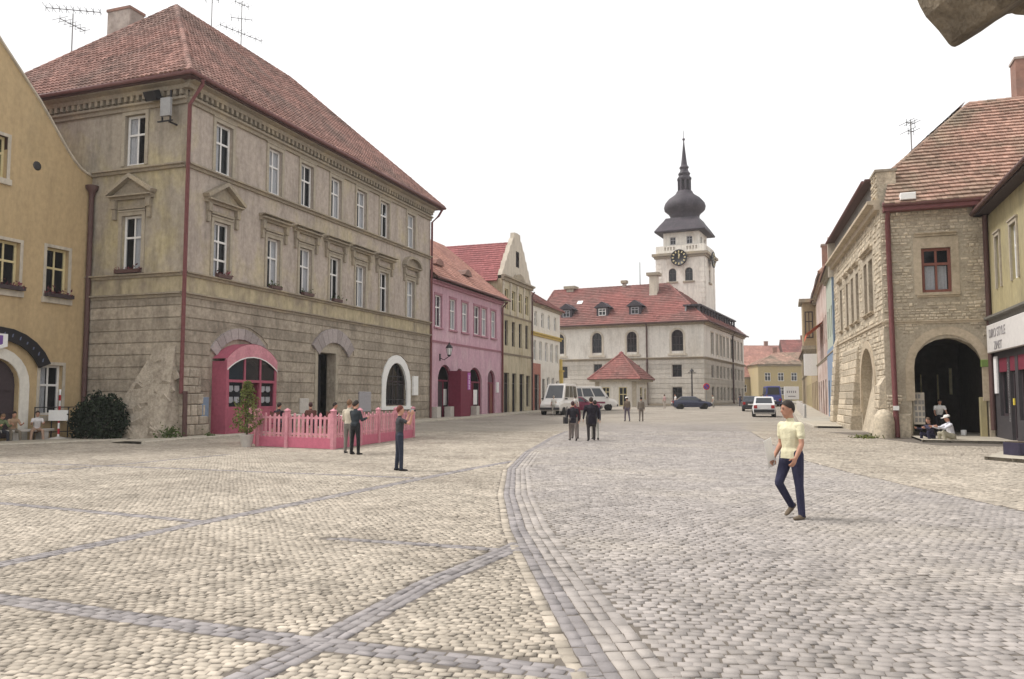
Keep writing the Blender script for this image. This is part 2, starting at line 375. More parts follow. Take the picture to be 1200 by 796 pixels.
# ------------------------------------------------------------------ roofs of tiles
from mathutils import noise as _nz
def tile_slope(mb, pts, tw, th, kind='pan', jit=.012, mi=0, ramp=.05):
    """one tiled slope; pts in order: eave left, eave right, then the upper corners (seen from outside)"""
    p = [Vector(q) for q in pts]; u = (p[1] - p[0]).normalized(); nrm = u.cross(p[-1] - p[0]).normalized(); v = nrm.cross(u)
    P2 = [((q - p[0]).dot(u), (q - p[0]).dot(v)) for q in p]; H = max(q[1] for q in P2); rows = max(1, int(round(H / th))); th = H / rows
    rr = random.Random(len(mb.v) + 5)
    def span(t):
        xs = []
        for (a, b), (c, d) in zip(P2, P2[1:] + P2[:1]):
            if (b - t) * (d - t) < 0: xs.append(a + (c - a) * (t - b) / (d - b))
        return (min(xs), max(xs)) if len(xs) >= 2 else None
    prof = {'pan': [(0, .0), (.22, .045), (.5, .06), (.78, .03), (1, -.005)], 'flat': [(0.015, .012), (.985, .012)]}[kind]
    for j in range(rows):
        sp = span((j + .5) * th)
        if not sp: continue
        ua, ub = sp; n = max(1, int(round((ub - ua) / tw))); off = (j % 2) * .5 if kind == 'flat' else 0
        for i in range(n + (1 if off else 0)):
            a = ua + (i - off) * (ub - ua) / n; b = a + (ub - ua) / n; a, b = max(a, ua), min(b, ub)
            if b - a < .02: continue
            v0 = j * th - .03 + rr.uniform(-jit, jit); v1 = (j + 1) * th; cu_, cv_ = (a + b) / 2, (v0 + v1) / 2; hh = rr.uniform(-.006, .006); ng = _nz.noise(Vector((cu_ * .45, cv_ * .45, 3.1))) + .6 * _nz.noise(Vector((cu_ * 1.3, cv_ * 1.3, 9.))); hs_ = .05 * _nz.noise(Vector((cu_ * .28, cv_ * .35, 1.7))); vs = []
            for (f, z) in prof:
                base = p[0] + u * (a + (b - a) * f)
                vs.append(base + v * v0 + nrm * (z + ramp + hh + hs_ + .03)); vs.append(base + v * v1 + nrm * (z + .006 + hh + hs_ + .03))
            m = len(prof); fs = [(2 * k, 2 * k + 2, 2 * k + 3, 2 * k + 1) for k in range(m - 1)]
            base = len(vs)
            for (f, z) in prof: vs.append(p[0] + u * (a + (b - a) * f) + v * (v0 + .004) + nrm * (z - .02 + hs_))
            fs += [(base + k, base + k + 1, 2 * k + 2, 2 * k) for k in range(m - 1)]
            mb.add(vs, fs, mi, min(1, max(0, rr.gauss(.5, .17) + ng * .24)))
def caps(mb, a, b, r=.13, step=.4, mi=0):
    a, b = Vector(a), Vector(b); n = max(1, int(round((b - a).length / step))); d = (b - a) / n
    for i in range(n):
        q = a + d * i; mb.tube([q - d * .04, q + d * 1.0], [r * 1.08, r * .92], 7, mi, random.uniform(.15, .85))
def hip_roof(parent, x0, x1, y0, y1, ze, zr, m, tw=.25, th=.34, kind='pan', ends=(1, 1), run=None, M=None, name='roof', only=None, label=None):
    """eave rectangle, ridge along x; ends = 1 hipped / 0 gabled. Returns the roof part (underlay) with a tiles child"""
    w = (y1 - y0) / 2; ra, rb_ = run if isinstance(run, tuple) else (run or w, run or w); ym = (y0 + y1) / 2
    A, B, Cc, D = (x0, y0, ze), (x1, y0, ze), (x1, y1, ze), (x0, y1, ze)
    Rl, Rr = (x0 + (ra if ends[0] else 0), ym, zr), (x1 - (rb_ if ends[1] else 0), ym, zr)
    mb = MB(); slopes = [[A, B, Rr, Rl], [Cc, D, Rl, Rr]]
    if ends[0]: slopes.append([D, A, Rl])
    if ends[1]: slopes.append([B, Cc, Rr])
    for s in slopes: mb.poly(s)
    mb.poly([D, Cc, B, A]); 
    if not ends[0]: mb.poly([D, A, Rl])
    if not ends[1]: mb.poly([B, Cc, Rr])
    o = mb.build(name, M_UNDER, parent, M)
    if label: o['label'] = label
    tb = MB()
    for i, s in enumerate(slopes):
        if only is None or i in only: tile_slope(tb, s, tw, th, kind)
    caps(tb, Rl, Rr)
    if ends[0]: caps(tb, A, Rl); caps(tb, D, Rl)
    if ends[1]: caps(tb, B, Rr); caps(tb, Cc, Rr)
    t = tb.build('roof_tiles', m, o); t['kind'] = 'stuff'
    return o
def chimney(parent, x, y, z0, z1, w, d, m, cap=None, M=None, name='chimney'):
    mb = MB(); mb.box(x - w / 2, x + w / 2, y - d / 2, y + d / 2, z0, z1)
    o = mb.build(name, m, parent, M); 
    c = MB(); k = .06 if cap is None else cap[0]
    c.box(x - w / 2 - k, x + w / 2 + k, y - d / 2 - k, y + d / 2 + k, z1 - .02, z1 + (.12 if cap is None else cap[1]))
    c.build('chimney_cap', m if cap is None else cap[2], o)
    return o
def courses(parent, F, x0, x1, zs, holes, m, y=-.045, depth=.06, gap=.05):
    for a, b in zip(zs, zs[1:]):
        mb = MB(); wall(mb, x0, x1, a + gap / 2, b - gap / 2, holes, y, depth, 0, edges=depth, tone=random.random())
        if mb.f: mb.build('stone_course', m, parent, F)
def pipe(parent, pts, r, m, name='downpipe', M=None, brackets=True):
    mb = MB(); mb.tube(pts, r, 10)
    o = mb.build(name, m, parent, M)
    return o
def gutter(parent, pts, r, m, M=None):
    mb = MB(); mb.tube(pts, r, 8); return mb.build('gutter', m, parent, M)
def mould(mb, F, x0, x1, z0, z1, out, mi=0):
    """stepped moulding on a facade"""
    h = z1 - z0
    mb.add([F @ Vector(p) for p in [(x0, 0.01, z0), (x1, 0.01, z0), (x1, -out * .45, z0 + h * .02), (x0, -out * .45, z0 + h * .02), (x0, -out * .5, z0 + h * .5), (x1, -out * .5, z0 + h * .5),
        (x0, -out, z0 + h * .62), (x1, -out, z0 + h * .62), (x0, -out, z0 + h * .92), (x1, -out, z0 + h * .92), (x0, 0.01, z1), (x1, 0.01, z1)]],
        [(1, 0, 3, 2), (3, 4, 5, 2), (4, 6, 7, 5), (6, 8, 9, 7), (8, 10, 11, 9), (0, 10, 8, 6, 4, 3), (1, 2, 5, 7, 9, 11)], mi)
def leaves(mb, pts, size, seed=1, mi=0, flat=0.):
    rr = random.Random(seed)
    for p in pts:
        d = Vector((rr.gauss(0, 1), rr.gauss(0, 1), rr.gauss(0, 1) + flat)).normalized(); a = d.orthogonal().normalized()
        a = Matrix.Rotation(rr.uniform(0, 6.28), 3, d) @ a; b = d.cross(a); s_ = size * rr.uniform(.6, 1.35); c = Vector(p)
        mb.add([c - a * s_, c + b * s_ * .45 + d * s_ * .1, c + a * s_, c - b * s_ * .45 + d * s_ * .1], [(0, 1, 2, 3)], mi, rr.random())

# ------------------------------------------------------------------ ground: one sheet, then the setts
BL = [(8.9, 60.), (3.85, 45.5), (1.86, 35.15), (0.54, 25.63), (0.04, 19.48), (0.0, 14.34), (0.13, 10.63), (0.34, 8.04), (0.51, 6.12), (0.61, 5.1), (0.68, 4.5), (0.8, 3.4)]
BR = [(18.2, 60.), (13.0, 45.5), (9.97, 31.44), (8.0, 22.), (7.75, 18.5), (7.72, 14.), (7.7, 3.)]
def interp(poly, y):
    ys = np.array([p[1] for p in poly][::-1]); xs = np.array([p[0] for p in poly][::-1]); return np.interp(y, ys, xs)
BANDS = [[(-6.6, 4.5), (-5.24, 8.36), (-4.23, 11.2), (-1.03, 19.48), (0.02, 21.9)], [(-9.9, 9.0), (-4.35, 6.96), (-2.79, 6.3), (-1.5, 5.76), (0.0, 5.23), (0.62, 5.0)],
         [(-1.9, 4.3), (-1.32, 5.76), (-0.78, 7.49), (-0.05, 9.15), (0.12, 9.6)], [(-12.5, 14.8), (-8.31, 13.19), (-4.23, 11.2)], [(-2.2, 9.9), (-0.79, 9.41), (0.15, 9.05)],
         [(-12.5, 14.8), (-8.6, 24.5)], [(-16., 22.4), (-8.9, 19.9), (-2.0, 17.3)]]
BW = [.24, .24, .26, .17, .16, .18, .18]
def seg_dist(px, py, poly):
    best = np.full(px.shape, 1e9)
    for (ax, ay), (bx, by) in zip(poly, poly[1:]):
        dx, dy = bx - ax, by - ay; t = np.clip(((px - ax) * dx + (py - ay) * dy) / (dx * dx + dy * dy), 0, 1)
        best = np.minimum(best, np.hypot(px - ax - t * dx, py - ay - t * dy))
    return best

def ground_mat():
    m = bpy.data.materials.new('paved_square'); m.use_nodes = True; t = m.node_tree; N = t.nodes; Lk = t.links.new; b = N['Principled BSDF']
    b.inputs['Roughness'].default_value = .9; b.inputs['Specular IOR Level'].default_value = .25
    geo = N.new('ShaderNodeTexCoord'); at = N.new('ShaderNodeAttribute'); at.attribute_name = 'zone'
    mp = N.new('ShaderNodeMapping'); mp.inputs['Rotation'].default_value = (0, 0, R(19.4)); Lk(geo.outputs['Object'], mp.inputs['Vector'])
    n1 = N.new('ShaderNodeTexNoise'); n1.inputs['Scale'].default_value = .35; n1.inputs['Detail'].default_value = 8; Lk(geo.outputs['Object'], n1.inputs['Vector'])
    n2 = N.new('ShaderNodeTexNoise'); n2.inputs['Scale'].default_value = 5; n2.inputs['Detail'].default_value = 6; Lk(geo.outputs['Object'], n2.inputs['Vector'])
    br = N.new('ShaderNodeTexBrick'); br.inputs['Scale'].default_value = 1; br.inputs['Brick Width'].default_value = .15; br.inputs['Row Height'].default_value = .13
    br.inputs['Mortar Size'].default_value = .012; br.inputs['Color1'].default_value = (1, 1, 1, 1); br.inputs['Color2'].default_value = (.72, .72, .72, 1); br.inputs['Mortar'].default_value = (.45, .43, .4, 1)
    Lk(mp.outputs[0], br.inputs['Vector'])
    pale = N.new('ShaderNodeMix'); pale.data_type = 'RGBA'; pale.inputs[6].default_value = (.395, .352, .296, 1); pale.inputs[7].default_value = (.35, .318, .294, 1); Lk(at.outputs['Fac'], pale.inputs[0])
    mu = N.new('ShaderNodeMix'); mu.data_type = 'RGBA'; mu.blend_type = 'MULTIPLY'; mu.inputs[0].default_value = 1; Lk(pale.outputs[2], mu.inputs[6]); Lk(br.outputs['Color'], mu.inputs[7])
    mr = N.new('ShaderNodeMapRange'); mr.inputs[1].default_value = .3; mr.inputs[2].default_value = .7; mr.inputs[3].default_value = .85; mr.inputs[4].default_value = 1.15; Lk(n1.outputs['Fac'], mr.inputs[0])
    m2 = N.new('ShaderNodeMix'); m2.data_type = 'RGBA'; m2.blend_type = 'MULTIPLY'; m2.inputs[0].default_value = 1; Lk(mu.outputs[2], m2.inputs[6]); Lk(mr.outputs[0], m2.inputs[7])
    # under the loose setts the sheet is only their bed of grit
    bed = N.new('ShaderNodeAttribute'); bed.attribute_name = 'bed'
    m3 = N.new('ShaderNodeMix'); m3.data_type = 'RGBA'; Lk(bed.outputs['Fac'], m3.inputs[0]); Lk(m2.outputs[2], m3.inputs[6]); m3.inputs[7].default_value = (.15, .13, .11, 1)
    Lk(m3.outputs[2], b.inputs['Base Color'])
    bp = N.new('ShaderNodeBump'); bp.inputs['Strength'].default_value = .5; bp.inputs['Distance'].default_value = .02; Lk(br.outputs['Fac'], bp.inputs['Height']); bp.invert = True
    Lk(bp.outputs[0], b.inputs['Normal']); return m

YN = 40.     # the setts themselves reach this far, then the printed paving takes over
def build_ground():
    ys = np.concatenate([np.arange(-40, 0, 4.), np.arange(0, 60, .5), np.arange(60, 200, 4.), np.arange(200, 2001, 100.)])
    xs = np.concatenate([np.arange(-1500, -100, 100.), np.arange(-100, -30, 5.), np.arange(-30, 45, .75), np.arange(45, 120, 5.), np.arange(120, 1521, 100.)])
    X, Y = np.meshgrid(xs, ys); Z = gz(Y); nx, ny = len(xs), len(ys)
    v = np.stack([X, Y, Z], -1).reshape(-1, 3)
    i = np.arange(nx * ny).reshape(ny, nx); f = np.stack([i[:-1, :-1], i[:-1, 1:], i[1:, 1:], i[1:, :-1]], -1).reshape(-1, 4)
    me = bpy.data.meshes.new('square'); me.from_pydata(v.tolist(), [], f.tolist())
    zone = ((X > interp(BL, Y)) & (X < interp(BR, Y))).astype(float).ravel()
    far = np.clip((Y.ravel() - 46) / 8, 0, 1); zone = zone * (1 - far) + far * .12
    a = me.attributes.new('zone', 'FLOAT', 'POINT'); a.data.foreach_set('value', zone)
    bed = ((Y.ravel() < YN - .5) & (Y.ravel() > 2.8) & (np.abs(X.ravel()) < 3 + .68 * Y.ravel())).astype(float); a = me.attributes.new('bed', 'FLOAT', 'POINT'); a.data.foreach_set('value', bed)
    me.materials.append(ground_mat()); me.update()
    o = place('square', me); o['kind'] = 'structure'; return o
SQUARE = build_ground()

def sett_field(reg, th, du, dv, A, lam, joint):
    """centres, angles and half sizes of one kind of sett laid in scalloped rows"""
    c, s = math.cos(th), math.sin(th); Rr = 62.
    nj = int(Rr / dv); out = []
    us0 = np.arange(-Rr, Rr, du)
    for j in range(-nj, nj):
        u = us0 + (j % 2) * .5 * du + RNG.uniform(-.14, .14) * du + RNG.normal(0, .05 * du, us0.size); w = du * RNG.uniform(.88, 1.06, u.size)
        ph = (u / lam) % 1.0 - .5
        v = j * dv + A * (1 - 4 * ph * ph); slope = -8 * A * ph / lam + RNG.normal(0, .09, u.size)
        out.append(np.stack([u, v + RNG.normal(0, .009, u.size), np.arctan(slope), w / 2], -1))
    a = np.concatenate(out); x = a[:, 0] * c - a[:, 1] * s; y = a[:, 0] * s + a[:, 1] * c; y = y + 22.
    keep = (y > 3.3) & (y < YN) & (np.abs(x) < 1.6 + .655 * y) & (x > -19 + 0 * y)
    x, y, ang, hw = x[keep], y[keep], a[keep, 2] + th, a[keep, 3]
    m = reg(x, y); return np.stack([x[m], y[m], ang[m], np.minimum(hw[m], du * .56) - joint / 2, np.full(m.sum(), dv / 2 - joint / 2) * RNG.uniform(.9, 1.04, m.sum())], -1)
def no_bands(x, y, pad=.0):
    ok = np.ones(x.shape, bool)
    for b, w in zip(BANDS, BW): ok &= seg_dist(x, y, b) > w / 2 + .035 + pad
    return ok
def regA(x, y): return (x < interp(BL, y) - .265) & no_bands(x, y)
def regB(x, y): return (x > interp(BL, y) + .385) & (x < interp(BR, y) - .045)
def regC(x, y): return (x > interp(BR, y) + .035) & ~((x > 15.3) & (y > 28.9 - (x - 16) * .35))
def along(poly, offs, du, dv, joint, ymax=YN, reg=None):
    """rows of setts that follow a line"""
    P = np.array(poly, float); L = np.r_[0, np.cumsum(np.hypot(*np.diff(P, axis=0).T))]; out = []
    for o in offs:
        d = np.arange(RNG.uniform(0, du), L[-1], du) ; x = np.interp(d, L, P[:, 0]); y = np.interp(d, L, P[:, 1])
        e = .25; tx = np.interp(d + e, L, P[:, 0]) - np.interp(d - e, L, P[:, 0]); ty = np.interp(d + e, L, P[:, 1]) - np.interp(d - e, L, P[:, 1])
        n = np.hypot(tx, ty); tx, ty = tx / n, ty / n; x, y = x - ty * o, y + tx * o
        k = (y > 3.3) & (y < ymax) & (np.abs(x) < 1.6 + .655 * y)
        if reg is not None: k &= reg(x, y)
        m = k.sum(); out.append(np.stack([x[k], y[k], np.arctan2(ty, tx)[k] + RNG.normal(0, .03, m), (du / 2 - joint / 2) * RNG.uniform(.86, 1.0, m), np.full(m, dv / 2 - joint / 2)], -1))
    return np.concatenate(out)
def sett_mesh(a, name, m, h=.007, inset=.05, seed=0):
    n = len(a); r = np.random.default_rng(seed + n); x, y, t, hw, hh = a.T; c, s = np.cos(t), np.sin(t)
    V = np.zeros((n, 8, 3)); sg = np.array([(-1, -1), (1, -1), (1, 1), (-1, 1)])
    for k, (su, sv) in enumerate(sg):
        for lv in (0, 1):
            q = 1.0 if lv == 0 else 1 - inset
            uu, vv = hw * su * q + r.normal(0, .003, n), hh * sv * q + r.normal(0, .003, n)
            V[:, k + 4 * lv, 0] = x + uu * c - vv * s; V[:, k + 4 * lv, 1] = y + uu * s + vv * c
    base = gz(y)[:, None]; V[:, :4, 2] = base + .0; V[:, 4:, 2] = base + h + r.normal(0, .0014, (n, 1)) + r.normal(0, .0009, (n, 4))
    q = np.array([(4, 5, 6, 7), (0, 1, 5, 4), (1, 2, 6, 5), (2, 3, 7, 6), (3, 0, 4, 7)])
    Fc = (np.arange(n)[:, None, None] * 8 + q[None]).reshape(-1)
    me = bpy.data.meshes.new(name); me.vertices.add(n * 8); me.vertices.foreach_set('co', V.reshape(-1)); me.loops.add(len(Fc)); me.loops.foreach_set('vertex_index', Fc)
    nf = n * 5; me.polygons.add(nf); me.polygons.foreach_set('loop_start', np.arange(nf) * 4); me.polygons.foreach_set('loop_total', np.full(nf, 4))
    low = np.sin(x * .9 + 1.3 * np.sin(y * .55)) * np.sin(y * .8 + np.sin(x * .7 + 2)) * .5 + np.sin(x * 2.3 + y * 1.1 + 2 * np.sin(y * 1.7)) * .3; tone = np.clip(r.normal(.5, .19, n) + low * .22, 0, 1); at = me.attributes.new('tone', 'FLOAT', 'FACE'); at.data.foreach_set('value', np.repeat(tone, 5))
    me.materials.append(m); me.update(calc_edges=True); me.validate(); return me
M_SETA = mat('pale_beige_sett', (.40, .352, .29), .9, .22, 2.2, (.325, .283, .232), .54, .4, .12, 60, tone=.32)
M_SETB = mat('grey_violet_sett', (.325, .296, .277), .88, .22, 2.2, (.36, .325, .29), .53, .3, .12, 60, tone=.22)
M_SETD = mat('dark_blue_grey_sett', (.255, .235, .233), .86, .18, 3., (.29, .266, .255), .56, .8, .12, 60, tone=.24)
def lay(arr, name, m, nsingle, seed):
    # the setts that show largest are objects of their own, the rest one mesh
    vis = (arr[:, 1] > 4.55) & (np.abs(arr[:, 0]) < .64 * arr[:, 1] + .05)
    order = np.argsort(np.where(vis, arr[:, 1], 99)); near, rest = order[:nsingle], order[nsingle:]
    for k in near: place(name, sett_mesh(arr[k:k + 1], name, m, seed=seed + int(k)), SQUARE)
    o = place(name + '_field', sett_mesh(arr[rest], name, m, seed=seed), SQUARE); o['kind'] = 'stuff'
fa = sett_field(regA, R(-12), .088, .073, .05, 1.5, .006)
fc = sett_field(regC, R(25), .1, .086, .06, 1.5, .007)
fb = sett_field(regB, R(-3), .116, .096, .15, 3.4, .006)
fe = along(BL, [-.205], .16, .105, .006); fe2 = along(BL, [.106, .214, .322], .19, .106, .006)
lay(np.concatenate([fa, fc, fe]), 'beige_sett', M_SETA, 170, 1)
lay(np.concatenate([fb, fe2]), 'grey_sett', M_SETB, 130, 2)
db = [along(BL, [-.1, .0], .19, .1, .005)]
for b, w in zip(BANDS, BW):
    nr = max(2, round(w / .092)); offs = [(k + .5) * w / nr - w / 2 for k in range(nr)]
    db.append(along(b, offs, .15, w / nr, .005, reg=lambda x, y: x < interp(BL, y) - .1))
lay(np.concatenate(db), 'dark_sett', M_SETD, 150, 3)

# pavements along the house fronts
def pavement(name, inner, outer, h=.11, stone=.95):
    """strip between the wall line and the kerb line (both polylines), kerb stones along its edge"""
    mb = MB(); n = len(inner)
    zz = lambda p: g(p[1]) + h
    for k in range(n - 1):
        a, b, c, d = inner[k], inner[k + 1], outer[k + 1], outer[k]
        m = max(1, int(math.hypot(b[0] - a[0], b[1] - a[1]) / 2.5))
        for i in range(m):
            L = lambda p, q, t: (p[0] + (q[0] - p[0]) * t, p[1] + (q[1] - p[1]) * t)
            p = [L(a, b, i / m), L(a, b, (i + 1) / m), L(d, c, (i + 1) / m), L(d, c, i / m)]
            mb.quad(*[(q[0], q[1], zz(q)) for q in p]); mb.quad((p[3][0], p[3][1], zz(p[3])), (p[2][0], p[2][1], zz(p[2])), (p[2][0], p[2][1], zz(p[2]) - .3), (p[3][0], p[3][1], zz(p[3]) - .3))
    o = mb.build(name, M_PAVE); o['kind'] = 'structure'
    for k in range(n - 1):
        a, b = Vector((*outer[k], 0)), Vector((*outer[k + 1], 0)); L = (b - a).length; m = max(1, round(L / stone)); d = (b - a).normalized()
        for i in range(m):
            p = a + d * (L * i / m); w = L / m - .012; kb = MB(); hh = h + random.uniform(.006, .016)
            F = Matrix(((d.x, -d.y, 0, p.x), (d.y, d.x, 0, p.y), (0, 0, 1, g(p.y)), (0, 0, 0, 1)))
            kb.bbox(0, w, -.02, .16, -.25, hh, .02); kb.build('kerb_stone', M_KERB, o, F)
    return o
M_PAVE = mat('pavement_slab', (.42, .38, .31), .9, .16, 5., (.34, .305, .25), .55, .6, .4, 30)
M_KERB = mat('kerb_granite', (.47, .43, .36), .85, .18, 9., bump=.3)

# ------------------------------------------------------------------ the large grey corner house
SA = R(90 - 19.4)                       # heading of the long house fronts
U = Vector((math.cos(SA), math.sin(SA), 0)); V_ = Vector((-math.sin(SA), math.cos(SA), 0))
CG = Vector((-13.98, 33.83, 0))
def st(s, d=0.):                        # a point s metres along the left row, d metres out into the square
    p = CG + U * s - V_ * d; return (p.x, p.y)
gh = thing('corner_house', 'large three-storey grey-beige corner house with hipped tile roof and pink porch', 'house', CG, SA)
LG, DG, HG = 24.45, 13.0, 14.95
F0 = fr((0, 0), (1, 0)); FE = fr((0, DG), (0, -1))
W3 = [(1.75, 2.9), (5.62, 6.72), (8.38, 9.55), (11.3, 12.42), (14.12, 15.3), (17.02, 18.2), (20.75, 21.95)]
H3 = [hole(a, b, 11.92, 14.2) for a, b in W3]; H2 = [hole(a + .02, b - .02, 7.12, 9.66) for a, b in W3]
H0 = [hole(2.05, 5.55, .1, 3.6, .5), hole(10.22, 12.0, .12, 4.2), hole(17.95, 20.85, 1.25, 4.05, 1.25)]
mb = MB(); wall(mb, 0, LG, 7.0, HG, H3 + H2, 0, .26); mb.build('street_wall', M_GREY_STREET, gh, F0)
mb = MB(); wall(mb, 0, LG, -.3, 6.2, H0, 0, .5); mb.build('ground_floor_wall', M_STONE, gh, F0)
mb = MB(); wall(mb, 0, LG, 6.2, 7.0, [], -.03, .2); mb.build('frieze', M_FRIEZE, gh, F0)
E3 = [hole(DG - 3.42, DG - 2.28, 11.98, 14.25)]; E2 = [hole(DG - 3.42, DG - 2.3, 7.2, 9.72)]
mb = MB(); wall(mb, 0, DG, 7.0, HG, E3 + E2, 0, .26); mb.build('end_wall', M_GREY_END, gh, FE)
mb = MB(); wall(mb, 0, DG, -.3, 6.2, [], 0, .5); mb.build('ground_floor_wall', M_STONE, gh, FE)
mb = MB(); wall(mb, 0, DG, 6.2, 7.0, [], -.03, .2); mb.build('frieze', M_FRIEZE, gh, FE)
mb = MB(); mb.quad((LG, 0, 0), (LG, DG, 0), (LG, DG, HG), (LG, 0, HG)); mb.quad((LG, DG, 0), (0, DG, 0), (0, DG, HG), (LG, DG, HG)); mb.build('back_wall', M_GREY_END, gh)
zs = [.42 + .525 * k for k in range(12)]
HS = [hole(1.75, 5.85, .0, 5.1, .8), hole(9.6, 14.0, 4.2, 5.62, 1.0), hole(10.1, 12.15, .0, 4.3), hole(17.4, 21.4, .9, 4.6, 1.7)]
courses(gh, F0, 0, LG, zs, HS, M_STONE); courses(gh, FE, 4.5, DG, zs, [], M_STONE)
mb = MB(); wall(mb, 0, LG, -.3, .4, [hole(1.8, 5.8, -.3, .5), hole(10.2, 12, .1, .5)], -.07, .1, edges=.1); wall(mb, 0, .01, 0, .01)
mb.build('plinth', M_STONE, gh, F0)
mb = MB()
for F, L in ((F0, LG), (FE, DG)):
    mould(mb, F, -.0, L, 6.02, 6.24, .2); mould(mb, F, -.0, L, 6.92, 7.12, .24); mould(mb, F, 0, L, 11.62, 11.84, .24)
mb.build('string_course', M_MOULD, gh)
mb = MB()
for F, L in ((F0, LG), (FE, DG)):
    mould(mb, F, -.0, L, 14.42, 14.72, .24); mould(mb, F, -.3, L + .1, 15.02, 15.4, .58)
    mb.add([F @ Vector(p) for p in [(0, -.06, 14.72), (L, -.06, 14.72), (L, -.06, 15.05), (0, -.06, 15.05)]], [(0, 1, 2, 3)])
mb.build('cornice', M_MOULD, gh)
mb = MB()
for F, L in ((F0, LG), (FE, DG)):
    k = .12
    while k < L: mb.box(k, k + .16, -.24, -.055, 14.8, 15.03, 0, random.random(), F); k += .34
mb.build('dentils', M_MOULD, gh)['kind'] = 'stuff'
roof = hip_roof(gh, -.72, LG + .72, -.72, DG + .72, 15.5, 22.75, M_TILE, .25, .33, 'pan', run=(6.85, 8.6))
mb = MB(); mb.tube([(-.78, DG, 15.44), (-.78, -.8, 15.44), (LG + .78, -.8, 15.44), (LG + .78, 3, 15.44)], .1, 8)
mb.build('gutter', M_GUTTER, gh)
mb = MB(); mb.box(-.7, LG + .7, -.7, -.4, 15.30, 15.40); mb.box(-.7, -.4, -.397, DG, 15.30, 15.398); mb.build('soffit', M_PIPED, gh)
chimney(gh, 5.2, 9.0, 18, 22.3, 1.0, 1.5, M_CHPL, (.05, .12, M_BRICK))

def surround(parent, F, a, b, z0, z1, m, w=.17, out=.06, ears=True):
    key = ('sur', round(b - a, 2), round(z1 - z0, 2), m.name, w, out)
    def mk():
        q = MB(); ww, hh = b - a, z1 - z0
        q.box(-w, 0, -out, .02, -.02, hh); q.box(ww, ww + w, -out, .02, -.02, hh); q.box(-w, ww + w, -out - .002, .02, hh, hh + w); q.box(-w - .03, ww + w + .03, -out - .04, .02, hh + w, hh + w + .06)
        return q.mesh('surround', m)
    return place('surround', cached(key, mk), parent, F @ T(a, 0, z0))
def pediment(parent, F, a, b, z, kind, m):
    mb = MB(); c = (a + b) / 2; w = (b - a) / 2 + .62
    for s in (-1, 1):                   # consoles
        x = c + s * (w - .22); mb.box(x - .11, x + .11, -.2, .02, z - .38, z); mb.box(x - .09, x + .09, -.13, .02, z - .85, z - .381)
    mould(mb, F0, c - w, c + w, z, z + .2, .34)
    if kind == 'tri':
        h = .74
        for s in (-1, 1):
            p = [(c + s * (w + .05), z + .2), (c, z + .2 + h), (c, z + .38 + h), (c + s * (w + .13), z + .34)]
            mb.prism(p if s < 0 else p[::-1], -.36, .02)
        mb.prism([(c - w, z + .2), (c + w, z + .2), (c, z + .2 + h)], -.1, .02)
    elif kind == 'arc':
        n = 8; P = [(c + (w + .05) * math.cos(math.pi * k / n), z + .2 + .7 * math.sin(math.pi * k / n)) for k in range(n + 1)]; Q = [(c + (w - .15) * math.cos(math.pi * k / n), z + .2 + .52 * math.sin(math.pi * k / n)) for k in range(n + 1)]
        for k in range(n): mb.prism([Q[k], P[k], P[k + 1], Q[k + 1]], -.34, .02)
        mb.prism(Q, -.1, .02)
    else: mould(mb, F0, c - w - .06, c + w + .06, z + .2, z + .34, .42)
    mb.box(a - .2, b + .2, -.1, .02, z - .42, z - .3)
    return mb.build('pediment' if kind in ('tri', 'arc') else 'window_cornice', m, parent, F)
def flowerbox(parent, F, a, b, z, mleaf, n=50, seed=3, trough=M_PIPED):
    mb = MB(); mb.box(a, b, -.3, -.08, z, z + .16); o = mb.build('flower_box', trough, parent, F)
    rr = random.Random(seed); q = MB(); leaves(q, [(rr.uniform(a - .05, b + .05), -.19 + rr.gauss(0, .09), z + .12 + abs(rr.gauss(.05, .1))) for _ in range(n)], .07, seed)
    q.build('plants', mleaf, o)
CU = [1, 5, 1, 2, 2, 1, 2]  # pale curtains everywhere, also standing in for sky reflections on the panes
for k, (h3, h2) in enumerate(zip(H3, H2)):
    surround(gh, F0, h3[0], h3[1], h3[2], h3[3], M_TRIM); surround(gh, F0, h2[0], h2[1], h2[2], h2[3], M_TRIM, .16)
    window(gh, F0, h3[0], h3[1], h3[2], h3[3], .15, curtain=CU[k], sill=None)
    window(gh, F0, h2[0], h2[1], h2[2], h2[3], .15, rows=(.33, .66) if k in (0,) else (.62,), curtain=CU[(k + 2) % 7])
    pediment(gh, F0, h2[0], h2[1], 10.38, 'tri' if k == 0 else ('arc' if k == 6 else 'flat'), M_MOULD)
for k in (0, 1, 2, 3): flowerbox(gh, F0, H2[k][0] + .1, H2[k][1] - .1, 7.12, M_GREENW if k else M_FLOWER, 40, k)
for h in (E3[0], E2[0]):
    surround(gh, FE, h[0], h[1], h[2], h[3], M_TRIM)
    window(gh, FE, h[0], h[1], h[2], h[3], .15, curtain=1 if h is E3[0] else 4)
pediment(gh, FE, E2[0][0], E2[0][1], 10.42, 'tri', M_MOULD)
flowerbox(gh, FE, E2[0][0] - .1, E2[0][1] + .1, 7.14, M_FLOWER, 60, 9)
